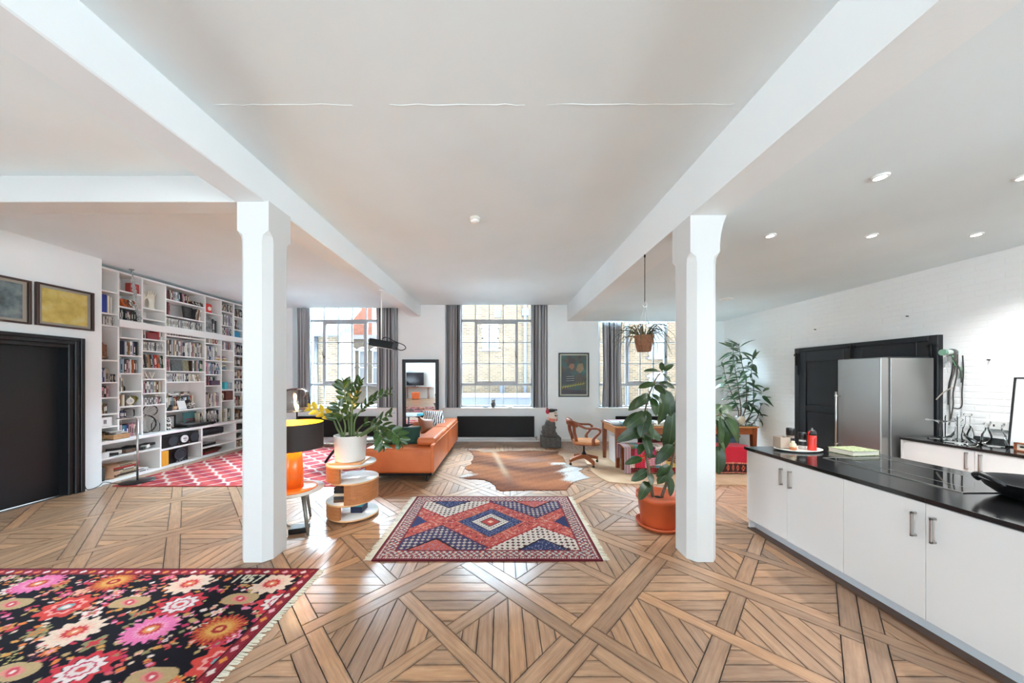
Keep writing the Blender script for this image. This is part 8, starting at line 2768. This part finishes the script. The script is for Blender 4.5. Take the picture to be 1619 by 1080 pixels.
stems = [[(rx - 0.06, ry, 0.30), RPt(1024, 735), RPt(1019, 700, 0.02), RPt(1016, 680, 0.02), RPt(1022, 640, 0.0), RPt(1034, 605, -0.02), RPt(1044, 590, -0.03)],
         [(rx - 0.04, ry + 0.03, 0.30), RPt(1026, 740, 0.05), RPt(1020, 712, 0.06), RPt(1017, 690, 0.08), RPt(1023, 655, 0.12)],
         [(rx + 0.03, ry - 0.02, 0.30), RPt(1056, 756, -0.02), RPt(1062, 735, 0.0), RPt(1074, 700, 0.06), RPt(1110, 665, 0.12), RPt(1140, 655, 0.14)],
         [(rx + 0.06, ry + 0.04, 0.30), RPt(1060, 740, 0.08), RPt(1068, 690, 0.12), RPt(1064, 640, 0.1)]]
so_ = []
for k, p in enumerate(stems):
    pp = catmull(p, 6)
    so_.append(MB().tube(pp, [0.015 * (1 - 0.6 * i / len(pp)) for i in range(len(pp))], 8).build('stem', BARK, rp))
# (base px, base py, tip px, tip py, depth offset at base, depth offset at tip, stem)
LV = [(1044, 588, 1021, 582, -.03, -.06, 0), (1047, 588, 1046, 572, -.03, 0.02, 0), (1048, 588, 1066, 574, -.03, -.02, 0), (1046, 590, 1062, 600, -.03, -.12, 0),
      (1038, 606, 1011, 612, -.02, -.08, 0), (1040, 606, 1060, 612, -.02, .04, 0), (1042, 604, 1069, 612, -.02, -.10, 0), (1034, 608, 1050, 622, -.02, -.18, 0),
      (1026, 625, 995, 648, 0, -.06, 0), (1028, 622, 1012, 640, 0, -.16, 0), (1030, 622, 1047, 636, 0, -.12, 0), (1030, 626, 1040, 656, 0, -.14, 0),
      (1047, 610, 1058, 672, 0, -.10, 0), (1050, 612, 1066, 660, .02, -.04, 0), (1024, 645, 1014, 690, 0, -.14, 0), (1022, 650, 1003, 676, 0, -.20, 0),
      (1020, 652, 986, 672, 0, -.04, 0), (1020, 660, 1036, 690, 0, -.08, 0), (1018, 676, 980, 698, .02, -.05, 0), (1018, 674, 1047, 698, .02, -.04, 0),
      (1018, 688, 998, 692, .06, .0, 1), (1016, 684, 1034, 722, .06, -.12, 1), (1017, 690, 1050, 690, .08, .06, 1), (1017, 700, 1010, 718, .06, -.06, 1), (1018, 724, 991, 732, .05, .0, 1), (1018, 720, 1034, 722, .05, -.05, 1),
      (1064, 645, 1062, 720, .1, .06, 3), (1066, 700, 1040, 732, .1, .0, 3),
      (1026, 742, 1002, 762, .04, -.06, 1), (1026, 745, 1032, 766, .04, -.12, 1), (1062, 735, 1040, 748, 0, -.1, 2), (1064, 738, 1042, 764, 0, -.14, 2), (1058, 750, 1064, 785, -.02, -.14, 2), (1026, 760, 1016, 784, .0, -.22, 1),
      (1110, 668, 1150, 640, .12, .16, 2), (1130, 660, 1142, 690, .14, 0.1, 2), (1138, 655, 1156, 718, .14, .04, 2), (1136, 660, 1146, 706, .14, .02, 2), (1134, 700, 1140, 752, .14, .06, 2), (1140, 655, 1186, 702, .14, .1, 2),
      (1140, 652, 1166, 664, .14, .06, 2), (1138, 654, 1162, 642, .14, .2, 2), (1132, 690, 1152, 712, .14, .0, 2)]
for k, (a, b, c, d_, y0, y1, s) in enumerate(LV):
    p0, p1 = RPt(a, b, y0), RPt(c, d_, y1)
    dv = p1 - p0
    L = dv.length
    stp = p0 + dv * 0.10
    up = Vector((RP.uniform(-.3, .3), -0.75, 0.65))
    put('leaf', RLm if k % 3 else RLb, so_[s], orient(stp, dv + Vector((0, 0, 0.10 * L)), up, max(L * 0.9, 0.12), RP.uniform(-.35, .35)))
    MB().tube([p0, stp + dv * 0.02], 0.004, 6).build('petiole', STEM, so_[s])

# ---- hanging grass plant
hx, hy = 1.632, 3.62
hg = thing('hanging_plant', 'thin leaved plant in a brown basket hung from the beam', 'hanging plant', (hx, hy, 1.88))
HB0, HB1 = 1.895, 2.065
MB().lathe([(0.0, 0.0), (0.072, 0.0), (0.105, 0.165), (0.112, 0.17), (0.112, 0.185), (0.10, 0.185), (0.095, 0.165), (0.0, 0.16)], (hx - 0.01, hy, HB0), 28).build('basket', M('coir_basket', S(150, 104, 76), 0.9, var=0.3, vs=40, bump=0.5, bs=90), hg)
hk = ZCK - 0.004
MB().tube([(hx, hy, hk), (hx, hy, 2.46)], 0.004, 6).cyl((hx, hy, hk - 0.03), (hx, hy, hk), 0.01, n=8).build('wire', BLACK_METAL, hg)
MB().tube(catmull([(hx, hy, 2.47), (hx + 0.022, hy, 2.44), (hx + 0.012, hy, 2.40), (hx - 0.015, hy, 2.41), (hx - 0.02, hy, 2.43)], 4), 0.005, 6).build('hook', WHITE_GLOSS, hg)
for a in (0.3, 2.4, 4.5):
    MB().tube([(hx + 0.003, hy, 2.41), (hx - 0.01 + 0.104 * math.cos(a), hy + 0.104 * math.sin(a), HB0 + 0.18)], 0.0035, 6).build('cord', M('white_cord', S(214, 212, 208), 0.7), hg)
GRS = [M('grass_leaf_%d' % k, S(*c), 0.5) for k, c in enumerate(((50, 54, 36), (82, 84, 54), (112, 98, 70)))]
for k in range(58):
    a = RP.uniform(0, 2 * PI)
    R = RP.uniform(0.10, 0.30)
    h = RP.uniform(0.02, 0.16)
    dr_ = RP.uniform(0.02, 0.32) if k % 4 else -0.02
    p0 = Vector((hx - 0.01 + 0.05 * math.cos(a), hy + 0.05 * math.sin(a), HB0 + 0.165))
    p1 = p0 + Vector((R * 0.45 * math.cos(a), R * 0.45 * math.sin(a), h))
    p2 = p0 + Vector((R * math.cos(a), R * math.sin(a), h - dr_ * 0.5))
    p3 = p0 + Vector((R * 1.15 * math.cos(a + 0.1), R * 1.15 * math.sin(a + 0.1), h - dr_))
    pp = catmull([p0, p1, p2, p3], 4)
    MB().tube(pp, [0.006 * (1 - 0.8 * i / (len(pp) - 1)) for i in range(len(pp))], 4).build('leaf', GRS[k % 3], hg)

# ---- tall narrow-leaved plant in the street corner
ox, oy = 4.93, 7.0
tp = thing('corner_plant', 'tall plant with long narrow leaves in the bright corner', 'potted plant', (ox, oy, 0.011))
MB().lathe([(0.0, 0.0), (0.15, 0.0), (0.19, 0.26), (0.20, 0.28), (0.18, 0.28), (0.17, 0.25), (0.0, 0.25)], (ox, oy, 0.011), 30).build('pot', TER, tp)
MB().lathe([(0.0, 0.0), (0.168, 0.0), (0.0, 0.01)], (ox, oy, 0.262), 24).build('soil', SOIL, tp)
OG = leaf_green('narrow_leaf_green', S(36, 62, 44), S(64, 98, 62), 0.35, S(98, 120, 92))
OLm = [leaf_mesh('narrow_leaf', OG, 1.0, w_, dr_, 0.15, 6, 1.3, 1) for w_, dr_ in ((0.17, 0.35), (0.15, 0.15), (0.19, 0.55))]


def OP(px, py, dy=0.0):
    return P(px, py, oy + dy)


ostems = [([(ox - 0.04, oy, 0.27), OP(1170, 660), OP(1168, 620, .05), OP(1161, 575, .1), OP(1159, 548, .12)], 44),
          ([(ox + 0.02, oy, 0.27), OP(1176, 655), OP(1180, 610, -.05), OP(1172, 570, -.05), OP(1168, 545, -.05)], 44),
          ([(ox + 0.05, oy - 0.03, 0.27), OP(1184, 660, -.1), OP(1192, 625, -.18), OP(1188, 590, -.22), OP(1190, 568, -.22)], 38),
          ([(ox, oy + 0.05, 0.27), OP(1168, 660, .1), OP(1158, 625, .2), OP(1148, 600, .25), OP(1144, 580, .25)], 30),
          ([(ox + 0.05, oy, 0.27), OP(1190, 670, -.1), OP(1202, 645, -.2), OP(1206, 620, -.25)], 24)]
for pts, nl in ostems:
    pp = catmull(pts, 7)
    n = len(pp)
    st_ = MB().tube(pp, [0.014 * (1 - 0.75 * i / n) for i in range(n)], 7).build('stem', BARK, tp)
    for k in range(nl):
        t = 0.34 + 0.66 * k / (nl - 1)
        i = min(n - 2, int(t * (n - 1)))
        p = pp[i]
        a = k * 2.4 + RP.uniform(-.4, .4)
        tilt = RP.uniform(-0.25, 0.45) + (0.6 if t > 0.93 else 0)
        d = Vector((math.cos(a), math.sin(a) * 0.8, tilt))
        q = p + d.normalized() * 0.42
        if q.x > XR - 0.14 or q.y > YB - 0.12:
            d = Vector((-abs(d.x), -abs(d.y), d.z))
        put('leaf', OLm[k % 3], st_, orient(p, d, (0, 0, 1), RP.uniform(0.26, 0.42), RP.uniform(-.7, .7)))
